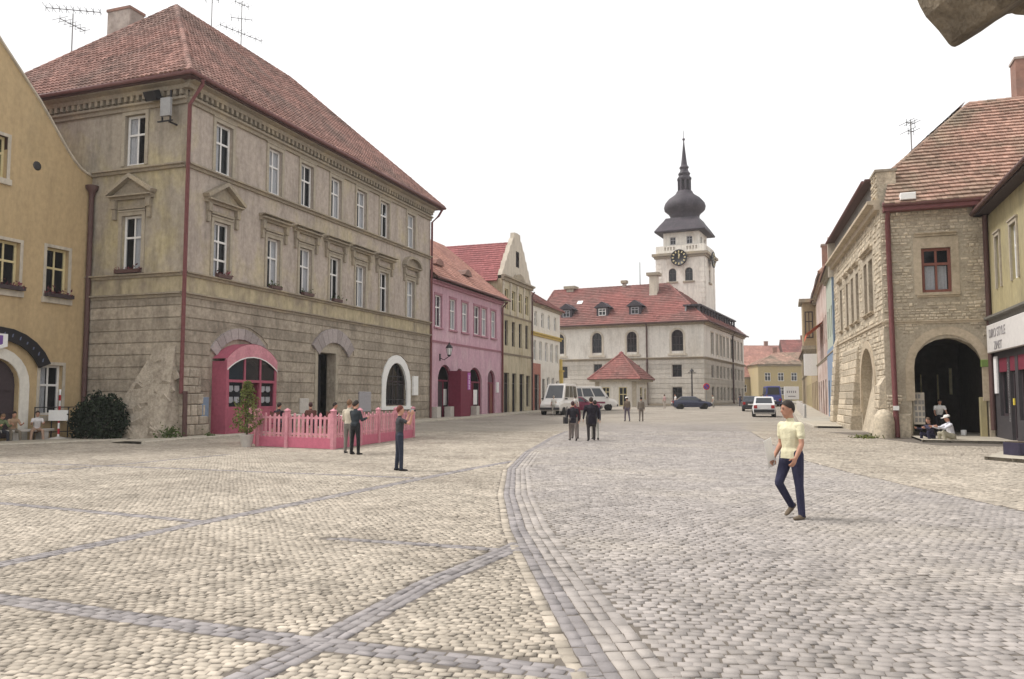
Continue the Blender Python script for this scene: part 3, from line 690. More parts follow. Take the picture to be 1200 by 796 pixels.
# pink porch
PX0, PX1, PD, PH = 1.95, 5.6, .78, 3.35
pc = MB()
FP = F0 @ T(0, -PD, 0)
mb = MB(); ring(mb, PX0, PX1, 0, 4.15, .75, .16, 0, .12, bottom=False); mb.build('porch_frame', M_PORCH, gh, FP)
mb = MB()
n = 12; a = arch_pts(PX0, PX1, 3.35, 4.2, .75, n)[1:]; b = arch_pts(PX0 + .02, PX1 - .02, 3.05, 3.62, .62, n)[1:]
for i in range(len(a) - 1): mb.prism([b[i], a[i], a[i + 1], b[i + 1]], -.03, .06)
mb.build('porch_fascia', M_PORCHL, gh, FP)
mb = MB()
for i in range(len(b) - 1):
    p, q = Vector((b[i][0], 0, b[i][1])), Vector((b[i + 1][0], 0, b[i + 1][1])); mb.prism([(p.x, p.z - .05), (p.x, p.z), (q.x, q.z), (q.x, q.z - .05)][::-1], -.05, -.031)
mb.build('fascia_trim', M_WWHITE, gh, FP)
mb = MB()                              # vaulted porch roof and the plain side cheeks
for i in range(1, len(a) - 1):
    p, q = a[i], a[i + 1]; mb.quad((p[0], -.02, p[1] + .02), (p[0], PD, p[1] + .02), (q[0], PD, q[1] + .02), (q[0], -.02, q[1] + .02))
mb.build('porch_roof', M_PORCH, gh, FP)
mb = MB(); mb.box(PX0, PX0 + .06, .121, PD, 0, PH); mb.box(PX1 - .06, PX1, .121, PD, 0, PH); mb.build('porch_side', M_PORCH, gh, FP)
DX0, DX1 = 3.22, 4.35
mb = MB()
mb.box(PX0 + .16, DX0, .02, .09, .0, 1.25); mb.box(DX1, PX1 - .16, .02, .09, .0, 1.25)
for x in (DX0, DX1): mb.box(x - .05, x + .05, .0, .11, 0, 3.6)
mb.box(PX0 + .16, PX1 - .16, .004, .10, 2.42, 2.54)
for x0, x1 in ((PX0 + .16, DX0 - .05), (DX1 + .05, PX1 - .16)): mb.box(x0, x0 + .05, .01, .09, 1.25, 2.42); mb.box(x1 - .05, x1, .01, .09, 1.25, 2.42); mb.box(x0 + .05, x1 - .05, .01, .09, 1.251, 1.33)
mb.build('porch_joinery', M_PORCH, gh, FP)
for x0, x1, z0, z1, nm in ((PX0 + .21, DX0 - .1, 1.33, 2.42, 'shop_pane'), (DX1 + .1, PX1 - .21, 1.33, 2.42, 'shop_pane')):
    mb = MB(); mb.quad((x0, .06, z0), (x1, .06, z0), (x1, .06, z1), (x0, .06, z1)); mb.build(nm, M_GLASS, gh, FP)
    mb = MB()                          # four small gathered curtains, two rows
    for i in (0, 1):
        for j in (0, 1):
            cx = x0 + (x1 - x0) * (.28 + .44 * i); zc = z0 + .28 + .5 * j
            mb.prism([(cx - .17, zc - .04), (cx - .05, zc - .12), (cx + .05, zc - .12), (cx + .17, zc - .04), (cx + .15, zc + .16), (cx - .15, zc + .16)], .14, .17)
    mb.build('cafe_curtain', M_CURT, gh, FP)
    mb = MB(); mb.quad((x0 - .1, .3, z0 - .1), (x1 + .1, .3, z0 - .1), (x1 + .1, .3, z1 + .1), (x0 - .1, .3, z1 + .1)); mb.build('dark_interior', M_ROOM, gh, FP)
for x0, x1 in ((PX0 + .16, DX0 - .05), (DX0 + .05, DX1 - .05), (DX1 + .05, PX1 - .16)):
    hh = hole(PX0, PX1, 0, 3.66, .62); mb = MB(); mb.poly([(x0, .05, 2.54), (x1, .05, 2.54)] + [(x1 + (x0 - x1) * k / 5, .05, htop(hh, x1 + (x0 - x1) * k / 5)) for k in range(6)]); mb.build('fanlight', M_GLASSD, gh, FP)
mb = MB(); mb.quad((PX0, PD + .35, 0), (PX1, PD + .35, 0), (PX1, PD + .35, 4), (PX0, PD + .35, 4)); mb.build('dark_interior', M_ROOM, gh, FP)
mb = MB(); mb.box(.0, .05, .0, .62, .05, 2.4); mb.build('open_door', M_MAROON, gh, FP @ T(DX1 - .12, .1, 0))
# relieving arch over the porch, and the shell of radiating stones over the doorway
def arch_ring(parent, F, x0, x1, z0, z1, rise, w, m, n, y=-.1, name='voussoir', shell=False):
    P = []
    ho = hole(x0, x1, z0, z1, rise)
    for i in range(n):
        t0, t1 = i / n, (i + 1) / n; q = []
        def pt(t, k):
            ang = math.pi * (1 - t)
            if rise >= (x1 - x0) / 2 * .99: c, s = math.cos(ang), math.sin(ang)
            w2 = (x1 - x0) / 2; rad = (w2 * w2 + rise * rise) / (2 * rise); half = math.asin(min(1, w2 / rad)); aa = math.pi / 2 + half * (1 - 2 * t)
            return ((x0 + x1) / 2 + (rad - k) * math.cos(aa), z1 - rad + (rad - k) * math.sin(aa))
        e = .012 / ((x1 - x0))
        q = [pt(t0 + e, w), pt(t1 - e, w), pt(t1 - e, 0), pt(t0 + e, 0)]
        mb = MB(); mb.prism(q, y, .02, 0, random.random()); mb.build(name, m, parent, F)
M_ARCHST = mat('grey_lilac_stone', (.34, .30, .29), .9, .16, 8., tone=.16, bump=.2)
arch_ring(gh, F0, 1.72, 5.85, 3.5, 4.95, 1.05, .5, M_ARCHST, 9)
arch_ring(gh, F0, 9.65, 13.95, 4.4, 5.6, 1.05, .78, M_ARCHST, 9, -.14)
mb = MB(); mb.box(9.95, 10.215, -.09, .3, .1, 4.55); mb.box(12.005, 12.25, -.09, .3, .1, 4.55); mb.box(10.215, 12.005, -.085, .3, 4.21, 4.55); mb.build('door_surround', M_TRIM, gh, F0)
mb = MB(); mb.box(10.2, 12.02, .9, .97, .1, 4.2); mb.build('dark_interior', M_ROOM, gh, F0)
mb = MB(); mb.box(10.25, 11.1, .5, .56, .12, 4.15); 
for z in (.3, 1.2, 2.4, 3.3): mb.box(10.35, 11.0, .48, .5, z, z + .7)
mb.build('door_leaf', M_WDARK, gh, F0)
mb = MB(); ring(mb, 17.4, 21.35, .98, 4.5, 1.75, .5, -.1, .05, bottom=False); mb.box(17.3, 21.45, -.16, .05, .98, 1.2); mb.build('white_window_surround', M_WPLAST, gh, F0)
window(gh, F0, 17.95, 20.85, 1.25, 4.05, .2, M_WDARK, rise=1.25, cols=4, rows=(.55,), gm=M_GLASSD, curtain=0)
mb = MB()
for k in range(9): mb.tube([(18.1 + k * .32, .08, 1.25), (18.1 + k * .32, .08, 3.1)], .018, 5)
for z in (1.6, 2.6, 3.1): mb.box(17.95, 20.85, .06, .1, z, z + .04)
mb.build('window_bars', M_IRON, gh, F0)
mb = MB(); mb.bbox(21.62, 22.3, -.2, 0, 1.9, 3.2); mb.build('notice_box', M_WPLAST, gh, F0)
mb = MB(); mb.bbox(14.6, 16.0, -.12, 0, .9, 2.1); mb.build('meter_cabinet', M_GREYBOX, gh, F0)
mb = MB(); mb.bbox(8.6, 9.4, -.1, 0, .9, 1.7); mb.build('meter_cabinet', M_CONC, gh, F0)
mb = MB(); mb.bbox(1.1, 1.55, -.22, 0, .9, 1.75); mb.build('letter_box', M_BLUE, gh, F0)
# sloped stone buttress against the end wall, and the worn corner pier
bt = MB()
bt.add([(0, 1.5, 3.7), (0, .25, 3.95), (-.05, .25, 3.95), (-.05, 1.45, 3.65), (-1.15, 3.35, -.2), (-1.15, -.15, -.2), (0, 3.55, -.2), (0, -.15, -.2), (-.62, 1.0, 1.9), (-.55, 2.15, 1.8)],
       [(0, 3, 4, 6), (1, 7, 5, 2), (0, 1, 2, 3), (3, 2, 8, 9), (3, 9, 4), (9, 8, 5, 4), (8, 2, 5)], 0, .6)
rr = random.Random(4)
for k in range(45):
    t = rr.random(); y = rr.uniform(.0, 3.2); x = -.08 - 1.02 * t; z = 3.2 * (1 - t) - .1
    if y > 1.3 + 1.75 * t: continue
    s_ = rr.uniform(.12, .3); bt.box(-s_, s_, -s_ * .7, s_ * .7, -.06, .03, 0, rr.random(), Matrix.Translation((x, y, z)) @ Matrix.Rotation(1.25 + rr.uniform(-.1, .1), 4, 'Y') @ Matrix.Rotation(rr.uniform(0, 3), 4, 'Z'))
bt.build('buttress', M_ROUGH, gh)
bt = MB(); rr = random.Random(8); z = -.2
while z < 2.9:
    h = rr.uniform(.28, .5); w = 1.55 - .22 * max(0, z); x = -.05
    while x < w: l = rr.uniform(.3, .62); bt.bbox(x, min(w, x + l) - .02, -.30 + .05 * z + rr.uniform(-.03, .03), .02, z, z + h - .02, .04, 0, rr.random()); x += l
    z += h
bt.build('corner_pier', M_ROUGH, gh)
pipe(gh, [(-.1, -.82, 15.3), (-.1, -.8, 15.1), (-.14, -.2, 14.3), (-.14, -.19, 1.9)], .085, M_PIPE)
pipe(gh, [(-.16, -.42, 2.0), (-.16, -.45, .1)], .1, M_PIPED, 'pipe_foot')
pipe(gh, [(LG + .5, -.7, 15.3), (LG + .3, -.5, 14.8), (LG - .02, -.14, 14.3), (LG - .02, -.13, .3)], .08, M_PIPE)
# loudspeaker and lamp on a bracket high on the end wall
mb = MB(); mb.box(DG - 1.2, DG - .4, -.5, -.44, 13.55, 13.6); mb.box(DG - .62, DG - .56, -.47, 0, 13.5, 13.56); mb.box(DG - .98, DG - .93, -.5, -.44, 13.55, 14.6); mb.box(DG - .55, DG - .5, -.5, -.44, 13.55, 14.9); mb.build('bracket', M_BLACK, gh, FE)
mb = MB(); mb.box(-.3, .3, -.18, .18, -.2, .2, M=Matrix.Rotation(.5, 4, 'X')); mb.build('floodlight', M_BLACK, gh, FE @ T(DG - 1.45, -.55, 14.75))
mb = MB(); mb.box(DG - .95, DG - .42, -.62, -.5, 13.75, 14.55); mb.build('lamp_box', M_ZINC, gh, FE)
def antenna(label, loc, h, yag, lean=0.):
    t = thing('antenna', label, 'antenna', loc, 0, 'aerials on the house roofs')
    mb = MB(); mb.tube([(0, 0, -.6), (lean, 0, h)], [.035, .03], 6); mb.build('mast', M_ZINC, t)
    mb = MB()
    for z, ang, L, n in yag:
        c, s = math.cos(ang), math.sin(ang); mb.tube([(-c * L / 2, -s * L / 2, z), (c * L / 2, s * L / 2, z)], .022, 5)
        for k in range(n):
            q = -L / 2 + L * k / (n - 1); e = .55 - .25 * k / n; mb.tube([(c * q - s * e, s * q + c * e, z + .02), (c * q + s * e, s * q - c * e, z + .02)], .014, 4)
            mb.tube([(c * q, s * q, z - .18), (c * q, s * q, z + .18)], .014, 4)
    mb.build('aerial', M_IRON, t); return t
def gw(x, y, z): return gh.matrix_basis @ Vector((x, y, z)) if False else CG + U * x + V_ * y + Vector((0, 0, z))
antenna('rod aerial with two crosspieces standing left of the brick chimney', gw(3.3, 10.6, 18.8), 2.9, [(3.1, .2, 2.6, 9), (2.3, 1.2, 1.5, 6)])
antenna('slim bare rod aerial nearest the roof peak on the ridge', gw(9.0, 6.6, 22.6), 2.0, [(1.95, .3, .7, 3)])
antenna('tall aerial with long crossbars farther along the ridge', gw(11.6, 6.6, 22.6), 3.1, [(2.9, .9, .9, 4), (2.0, .3, 1.2, 4), (1.1, .9, 2.8, 8)])

# ------------------------------------------------------------------ ochre house with the curved gable, far left
OY = CG + V_ * 5.25
yh = thing('gabled_house', 'ochre yellow gabled house at the left edge with arched doorway', 'house', OY, SA)
GC = 6.3                                # gable centre left of the inner corner
def gable_z(x):
    d = abs(x + GC)
    pts = [(0, 17.7), (1.7, 15.9), (3.55, 14.1), (4.9, 12.5), (5.45, 11.95), (5.9, 11.72), (6.3, 11.7)]
    return float(np.interp(d, [p[0] for p in pts], [p[1] for p in pts]))
HY = [hole(-4.55, -3.4, 6.05, 8.02), hole(-2.17, -1.07, 5.98, 8.1), hole(-2.25, -1.15, 1.0, 3.1), hole(-5.3, -3.2, .1, 3.3, 1.05), hole(-5.1, -4.15, 10.5, 12.2), hole(-8.3, -7.2, 6, 8.05), hole(-8.2, -7.1, 1.0, 3.1), hole(-10.8, -9.7, 6, 8.05)]
mb = MB(); wall(mb, -12.6, 0, -.3, 11.7, [h for h in HY if h[2] < 10.4] + [hole(-5.1, -4.15, 10.5, 11.7)], 0, .3)
xs = sorted(set([-12.6 + .35 * k for k in range(37)] + [-5.1, -4.15, -GC]))
for a, b in zip(xs, xs[1:]):
    if -5.1 <= (a + b) / 2 <= -4.15: mb.quad((a, 0, 12.2), (b, 0, 12.2), (b, 0, gable_z(b)), (a, 0, gable_z(a)))
    else: mb.quad((a, 0, 11.7), (b, 0, 11.7), (b, 0, max(11.7, gable_z(b))), (a, 0, max(11.7, gable_z(a))))
mb.quad((-12.6, 0, 0), (-12.6, 0, 11.7), (-12.6, 11, 11.7), (-12.6, 11, 0)); mb.build('wall', M_YELLOW, yh)
mb = MB()
for a, b in zip(xs, xs[1:]):
    za, zb = gable_z(a), gable_z(b); n = Vector((-(zb - za), 0, b - a)).normalized() * .12
    mb.add([(a, -.1, za - .03), (b, -.1, zb - .03), (b, -.1, zb + .06), (a, -.1, za + .06), (a, .32, za - .03), (b, .32, zb - .03), (b, .32, zb + .06), (a, .32, za + .06)],
           [(0, 1, 2, 3), (3, 2, 6, 7), (0, 4, 5, 1), (4, 7, 6, 5)])
mb.build('gable_coping', M_CREAM, yh)
mb = MB(); mb.poly([(-12.5, .3, 11.6), (-GC, .3, 17.6), (-GC, 11, 17.6), (-12.5, 11, 11.6)]); mb.poly([(0, .3, 11.6), (0, 11, 11.6), (-GC, 11, 17.6), (-GC, .3, 17.6)])
rf = mb.build('roof', M_UNDER, yh); tb = MB(); tile_slope(tb, [(0, .35, 11.6), (0, 11, 11.6), (-GC, 11, 17.6), (-GC, .35, 17.6)], .3, .4); t = tb.build('roof_tiles', M_TILE, rf); t['kind'] = 'stuff'
chimney(yh, -4.85, .9, 14, 16.9, .75, .8, M_CHPL)
for k, h in enumerate(HY):
    if k == 3: continue
    mb = MB(); w = .13
    mb.box(h[0] - w, h[0], -.025, .02, h[2] - .15, h[3] + w); mb.box(h[1], h[1] + w, -.025, .02, h[2] - .15, h[3] + w); mb.box(h[0], h[1], -.025, .02, h[3], h[3] + w); mb.box(h[0] - w - .05, h[1] + w + .05, -.1, .02, h[2] - .25, h[2] - .02); mb.build('window_surround', M_CREAM, yh)
    window(yh, F0, h[0], h[1], h[2], h[3], .2, M_WCREAM if h[2] > 4 else M_WWHITE, cols=2, rows=(.6,), curtain=0 if k in (0, 1) else 1)
    if 5 < h[2] < 9: flowerbox(yh, F0, h[0] - .1, h[1] + .1, h[2], M_FLOWER, 70, k, M_WDARK)
mb = MB(); ring(mb, -5.75, -2.75, .0, 3.72, 1.5, .42, -.05, .05, bottom=False); mb.build('door_surround', M_WHITE, yh)
mb = MB(); mb.prism(arch_pts(-5.3, -3.2, .05, 3.3, 1.05), .22, .28)
for x in (-5.2, -4.2): 
    for z in (.2, 1.1, 2.0): mb.box(x, x + .9, .19, .22, z, z + .75)
mb.build('door', M_WDARK, yh)
mb = MB()
for i in range(10):                    # arched black sign board over the door
    a0, a1 = [math.pi * (.13 + .74 * k / 10) for k in (i, i + 1)]; f = lambda a, r_: (-4.25 + r_ * math.cos(a) * 1.12, 2.25 + r_ * math.sin(a) * 1.0)
    mb.prism([f(a0, 1.78), f(a0, 2.28), f(a1, 2.28), f(a1, 1.78)], -.2, -.1)
sg = mb.build('arched_sign', M_BLACK, yh)
mb = MB(); rr = random.Random(2)
for i in range(13):                     # faint blue script
    a_ = math.pi * (.17 + .66 * i / 13); r_ = 2.02; p = (-4.25 + r_ * math.cos(a_) * 1.12, 2.25 + r_ * math.sin(a_))
    mb.prism([(p[0] - .04, p[1] - .07), (p[0] + .02, p[1] - .07), (p[0] + .05, p[1] + rr.uniform(.02, .1)), (p[0] - .01, p[1] + .04)], -.205, -.199)
mb.build('sign_script', mat('dull_blue_script', (.12, .14, .22), .6), sg)
mb = MB(); mb.prism([(-4.5, 3.75), (-4.25, 3.65), (-3.95, 3.75), (-3.95, 4.25), (-4.5, 4.25)], -.24, -.2); mb.build('shield_panel', M_WPLAST, sg)
mb = MB(); mb.prism([(-4.4, 3.85), (-4.24, 3.8), (-4.16, 3.85), (-4.16, 4.18), (-4.4, 4.18)], -.246, -.239); mb.build('shield_mark', mat('violet_mark', (.16, .08, .3), .6), sg)
mb = MB(); mb.lathe([(.0, -.1), (.16, -.1), (.2, .0), (.14, .02)], 12, M=T(-2.8, 0, 11.4) @ Matrix.Rotation(R(90), 4, 'X')); mb.build('round_vent', M_IRON, yh)
pipe(yh, [(-.16, -.16, 11.0), (-.16, -.16, .5)], .11, M_PIPED)
mb = MB(); mb.lathe([(.12, 10.7), (.15, 10.9), (.26, 11.05), (.28, 11.2)], 10, M=T(-.16, -.18, 0)); mb.build('hopper', M_PIPED, yh)
mb = MB()
for x in (-2.7, -1.9, -1.1, -.7): mb.tube([(x, -.35, 0), (x, -.35, 1.35)], .025, 5)
for z in (.3, 1.33): mb.tube([(-2.7, -.35, z), (-.7, -.35, z)], .02, 5)
mb.build('window_railing', M_IRON, yh)

# ------------------------------------------------------------------ pink house
def left_house(name, label, s): return thing(name, label, 'house', CG + U * s + Vector((0, 0, 0)), SA)
ph = left_house('pink_house', 'low pink house with orange tile roof and dark arched doorways beside the grey corner house', LG + .05)
LP = 14.8; P0 = LG + .05
WP = [(a - P0, b - P0) for a, b in ((25.25, 26.45), (27.9, 29.1), (30.25, 31.5), (32.75, 34.0), (34.4, 35.65), (36.65, 37.85))]
HP = [hole(a, b, 6.9, 9.22) for a, b in WP]
HD = [hole(1.4, 3.95, .05, 4.2, 1.0), hole(4.6, 6.2, .05, 4.0, .6), hole(7.0, 10.1, .05, 4.2, 1.1), hole(11.4, 13.2, .05, 4.1, .7)]
mb = MB(); wall(mb, 0, LP, -.3, 10.3, HP + HD, 0, .35); mb.quad((LP, 0, 0), (LP, 11, 0), (LP, 11, 10.3), (LP, 0, 10.3)); mb.build('wall', M_PINK, ph)
mb = MB(); mould(mb, F0, 0, LP, 5.72, 5.9, .1); mould(mb, F0, 0, LP, 9.95, 10.25, .35); mb.build('string_course', M_PINKTRIM, ph)
rf = hip_roof(ph, 0.02, LP + .35, -.6, 12.0, 10.35, 15.6, M_TILEO, .3, .38, 'pan', (0, 0), only=(0,))
mb = MB()
for x in (3.0, 8.6):
    mb.prism([(x - .8, 11.75), (x + .8, 11.75), (x + .5, 12.1), (x, 12.25), (x - .5, 12.1)], .6, 2.2)
mb.build('eyebrow_dormer', M_TILE, rf)
gutter(ph, [(0, -.68, 10.34), (LP + .4, -.68, 10.34)], .09, M_GUTTER)
for k, (h, c) in enumerate(zip(HP, (1, 2, 5, 1, 5, 2))):
    surround(ph, F0, h[0], h[1], h[2], h[3], M_PINKTRIM, .1, .04); window(ph, F0, h[0], h[1], h[2], h[3], .12, curtain=c)
    mb = MB(); mb.bbox(h[0] - .15, h[1] + .15, -.14, .02, h[2] - .16, h[2] - .03); mb.build('sill', M_PINKTRIM, ph)
for k, h in enumerate(HD):
    mb = MB(); mb.box(h[0] - .1, h[1] + .1, 1.6, 1.7, 0, 4.4); mb.box(h[0] - .1, h[0] - .02, .3, 1.6, 0, 4.4); mb.build('dark_interior', M_ROOM, ph)
    mb = MB(); ring(mb, h[0], h[1], h[2], h[3], h[4], .14, .14, .24, bottom=False)
    mid = (h[0] + h[1]) / 2
    if k != 1: mb.box(h[0] + .14, h[1] - .14, .15, .22, 2.95, 3.07); mb.box(mid - .05, mid + .05, .152, .222, 0.05, 2.95)
    mb.build('door_frame', M_MAROON, ph)
    if k in (0, 2):
        mb = MB(); mb.box(h[0] + .14, mid - .05, .2, .24, .05, 2.94); mb.build('door_leaf', M_WDARK if k == 0 else M_MAROON, ph)
        mb = MB(); mb.box(mid + .2, h[1] - .3, .3, .34, 1.2, 2.4); mb.build('poster', M_WPLAST if k == 0 else M_CURT, ph)
        mb = MB(); mb.box(mid + .05, h[1] - .14, .22, .26, .05, 1.1); mb.build('door_leaf', M_MAROON if k == 0 else M_WBROWN, ph)
    if k == 3: mb = MB(); mb.box(mid, h[1] - .14, .2, .24, .05, 2.94); mb.build('door_leaf', M_WBROWN, ph)
mb = MB(); mb.bbox(3.3, 5.2, -1.0, -.86, .35, 3.75); o = mb.build('open_gate_board', M_MAROON, ph)
mb = MB(); mb.box(3.3, 3.4, -.86, 0, .35, 3.75); mb.build('gate_hinge_side', M_MAROON, ph)
mb = MB(); mb.box(4.6, 5.1, -1.04, -1.0, 2.35, 3.65); lp = mb.build('violet_sign', mat('violet_sign', (.42, .12, .42), .6), ph)
mb = MB(); rr = random.Random(3)
for k in range(6):
    z = 3.42 - k * .19; mb.box(4.74, 4.79, -1.052, -1.041, z - .06, z + .06); mb.box(4.79, 4.9 + rr.uniform(-.04, .05), -1.052, -1.041, z + (.02 if k % 2 else -.06), z + (.06 if k % 2 else -.02)); mb.box(4.9, 4.95, -1.052, -1.041, z - .06, z + .03)
mb.build('sign_lettering', M_WPLAST, lp)
mb = MB(); mb.box(13.4, 13.75, -.14, 0, 2.2, 3.1); mb.build('notice_plate', M_WPLAST, ph)
for x in (.55, 2.9, 8.0):
    mb = MB(); mb.bbox(x - .3, x + .35, -.5, 0, .1, 1.1); mb.build('guard_stone', M_CONC, ph)
pipe(ph, [(LP - .1, -.6, 10.2), (LP - .1, -.14, 9.7), (LP - .1, -.14, .3)], .09, M_PIPE)
def lantern(label, F, z):
    t = thing('wall_lantern', label, 'lantern'); t.matrix_basis = F @ T(0, 0, z)
    mb = MB(); mb.tube([(0, 0, -.2), (0, -.35, -.35), (0, -.75, -.1), (0, -.75, .0)], .03, 6); mb.box(-.1, .1, -.04, 0, -.4, .1); mb.build('bracket', M_BLACK, t)
    mb = MB(); mb.lathe([(.13, 0), (.22, .5)], 6, M=T(0, -.75, 0), smooth=False); mb.build('lantern_glass', M_CURT, t)
    mb = MB(); mb.lathe([(.27, .5), (.24, .58), (.12, .75), (.05, .8), (.06, .86), (.0, .95)], 6, M=T(0, -.75, 0), smooth=False)
    for k in range(6): mb.tube([(.14 * math.cos(k * math.pi / 3), -.75 + .14 * math.sin(k * math.pi / 3), 0), (.23 * math.cos(k * math.pi / 3), -.75 + .23 * math.sin(k * math.pi / 3), .5)], .014, 4)
    mb.lathe([(.05, -.12), (.14, -.02), (.14, .02)], 6, M=T(0, -.75, 0)); mb.build('lantern_cap', M_BLACK, t)
lantern('black iron wall lantern on bracket beside the first arched door of pink house', Matrix.Translation(CG + U * (LG + 1.75)) @ Matrix.Rotation(SA, 4, 'Z'), 4.85)

# ------------------------------------------------------------------ beige gable-fronted house
B0 = P0 + LP + .03; LB = 8.5
bh = left_house('gable_front_house', 'beige house with tall pointed gable and maroon tile roof', B0)
HB = [hole(.75 + 1.95 * k, 1.75 + 1.95 * k, 9.75, 11.6) for k in range(4)] + [hole(.8 + 1.95 * k, 1.7 + 1.95 * k, 6.45, 8.75) for k in range(4)] + [hole(.6, 2.0, .3, 4.0), hole(2.8, 4.0, .3, 4.0), hole(4.9, 6.3, .3, 4.0), hole(6.9, 8.0, .9, 3.9)]
gc = LB / 2; HG2 = [hole(gc - .45, gc + .45, 14.0, 15.5, .3)]
mb = MB(); wall(mb, 0, LB, -.3, 12.5, HB, 0, .3); mb.quad((0, 0, 0), (0, 0, 12.4), (0, 12, 12.4), (0, 12, 0)); mb.quad((LB, 0, 0), (LB, 12, 0), (LB, 12, 12.4), (LB, 0, 12.4)); mb.build('wall', M_BEIGE, bh)
prof = [(0, 12.7), (.35, 13.3), (.55, 13.3), (.95, 14.15), (1.15, 14.15), (1.6, 14.95), (1.8, 14.95), (2.25, 15.8), (2.5, 15.85), (3.05, 16.6), (3.35, 16.65), (3.45, 17.2), (gc, 17.25)]
prof = prof + [(LB - x, z) for x, z in prof[::-1][1:]]
mb = MB()
for (a, za), (b, zb) in zip(prof, prof[1:]):
    if b - a < .001: continue
    lo = 12.5
    h = HG2[0]
    cuts = [a] + [c for c in (h[0], h[1]) if a < c < b] + [b]
    for c, d in zip(cuts, cuts[1:]):
        zc, zd = za + (zb - za) * (c - a) / (b - a), za + (zb - za) * (d - a) / (b - a); m_ = (c + d) / 2
        segs = [(12.5, None)] if not h[0] < m_ < h[1] else [(12.5, h[2]), (h[3], None)]
        for l, u_ in segs:
            mb.quad((c, -.02, l), (d, -.02, l), (d, -.02, u_ or zd), (c, -.02, u_ or zc))
    mb.quad((a, -.02, za), (b, -.02, zb), (b, .4, zb), (a, .4, za))
    mb.quad((b, .4, 12.5), (a, .4, 12.5), (a, .4, za), (b, .4, zb))
mb.build('gable', M_CREAM, bh)
window(bh, F0, HG2[0][0], HG2[0][1], 14.0, 15.5, .1, M_WDARK, gm=M_GLASSD)
mb = MB(); mould(mb, F0, -.1, LB + .1, 12.3, 12.75, .42); mould(mb, F0, 0, LB, 5.6, 5.8, .12); mould(mb, F0, 0, LB, 9.15, 9.3, .1)
mb.prism([(gc - 1.3, 12.76), (gc + 1.3, 12.76), (gc + .9, 13.15), (gc, 13.35), (gc - .9, 13.15)], -.36, -.03); mb.build('cornice', M_MOULD, bh)
mb = MB()
for k in range(5): mb.box(.3 + 1.95 * k - .12, .3 + 1.95 * k + .2, -.08, .02, 9.35, 12.28); mb.box(.3 + 1.95 * k - .18, .3 + 1.95 * k + .26, -.12, .02, 11.9, 12.1)
mb.build('pilasters', M_CREAM, bh)
for k, h in enumerate(HB):
    if k < 8: window(bh, F0, h[0], h[1], h[2], h[3], .16, M_WDARK if k > 3 else M_WCREAM, curtain=0, gm=M_GLASSD if k > 3 else M_GLASS)
    else:
        window(bh, F0, h[0], h[1], h[2], h[3], .2, M_WDARK, gm=M_GLASSD, rows=(.75,), name='door')
# roof: ridge runs back from the gable
mb = MB(); RZ = 16.35; D2 = 15.0
sl = [[(-.25, D2, 12.15), (-.25, .35, 12.15), (gc, .35, RZ), (gc, D2, RZ)], [(LB + .25, .35, 12.15), (LB + .25, D2, 12.15), (gc, D2, RZ), (gc, .35, RZ)]]
for s in sl: mb.poly(s)
rf = mb.build('roof', M_UNDER, bh); tb = MB()
for s in sl: tile_slope(tb, s, .3, .36, 'flat')
caps(tb, (gc, .4, RZ), (gc, D2, RZ)); t = tb.build('roof_tiles', M_TILEM, rf); t['kind'] = 'stuff'
pipe(bh, [(LB - .05, -.35, 12.2), (LB - .05, -.12, 11.8), (LB - .05, -.12, .5)], .08, M_PIPED)

# ------------------------------------------------------------------ white house
W0 = B0 + LB + .03; LW = 10.2
wh = left_house('white_house', 'white house with yellow cornice band and small red roof left of the vans', W0)
HW = [hole(1.0 + 2.3 * k, 1.9 + 2.3 * k, 8.95, 10.45) for k in range(4)] + [hole(.7 + 1.95 * k, 1.6 + 1.95 * k, 5.5, 7.5) for k in range(5)] + [hole(.8, 2.4, .4, 4.1), hole(3.6, 4.5, .5, 3.7), hole(5.3, 6.2, 1.6, 3.9), hole(7.0, 7.9, 1.6, 3.9), hole(8.6, 9.6, 1.4, 3.6)]
mb = MB(); wall(mb, 0, LW, -.3, 11.2, HW, 0, .3); mb.quad((LW, 0, 0), (LW, 11, 0), (LW, 11, 11.2), (LW, 0, 11.2)); mb.build('wall', M_WHITE, wh)
mb = MB(); mould(mb, F0, -.1, LW + .25, 7.95, 8.35, .3); mb.build('yellow_cornice', M_OCHRE, wh)
mb = MB(); mould(mb, F0, -.1, LW + .2, 10.95, 11.25, .35); mb.build('cornice', M_MOULD, wh)
mb = MB(); mb.bbox(.4, 2.8, -.06, .02, .2, 5.0); 
for h in HW[:9]: mb.box(h[0] - .1, h[0], -.03, .02, h[2], h[3]); mb.box(h[1], h[1] + .1, -.03, .02, h[2], h[3])
mb = MB(); wall(mb, .4, 2.9, .2, 5.2, [HW[9]], -.05, .2, edges=.05); mb.build('door_surround', M_WBROWN if False else mat('dull_red_surround', (.38, .17, .13), .9), wh)
mb = MB(); mb.bbox(9.9, 10.5, -.3, .25, .4, 4.6, .04); mb.box(9.8, 10.6, -.38, .3, 4.6, 4.8); mb.bbox(9.98, 10.42, -.24, .2, 4.8, 6.0, .05); mb.build('ochre_corner_pier', M_OCHRE, wh)
for k, h in enumerate(HW): window(wh, F0, h[0], h[1], h[2], h[3], .15, M_WWHITE if k < 9 or k > 10 else M_WDARK, curtain=(0, 1, 2, 0)[k % 4] if k < 9 else 0, gm=M_GLASS if k < 9 else M_GLASSD, name='window' if k not in (9, 10) else 'door')
hip_roof(wh, 0.0, LW + .3, -.45, 11.4, 11.2, 15.2, M_TILER, .35, .42, 'flat', (1, 1), run=5.2)

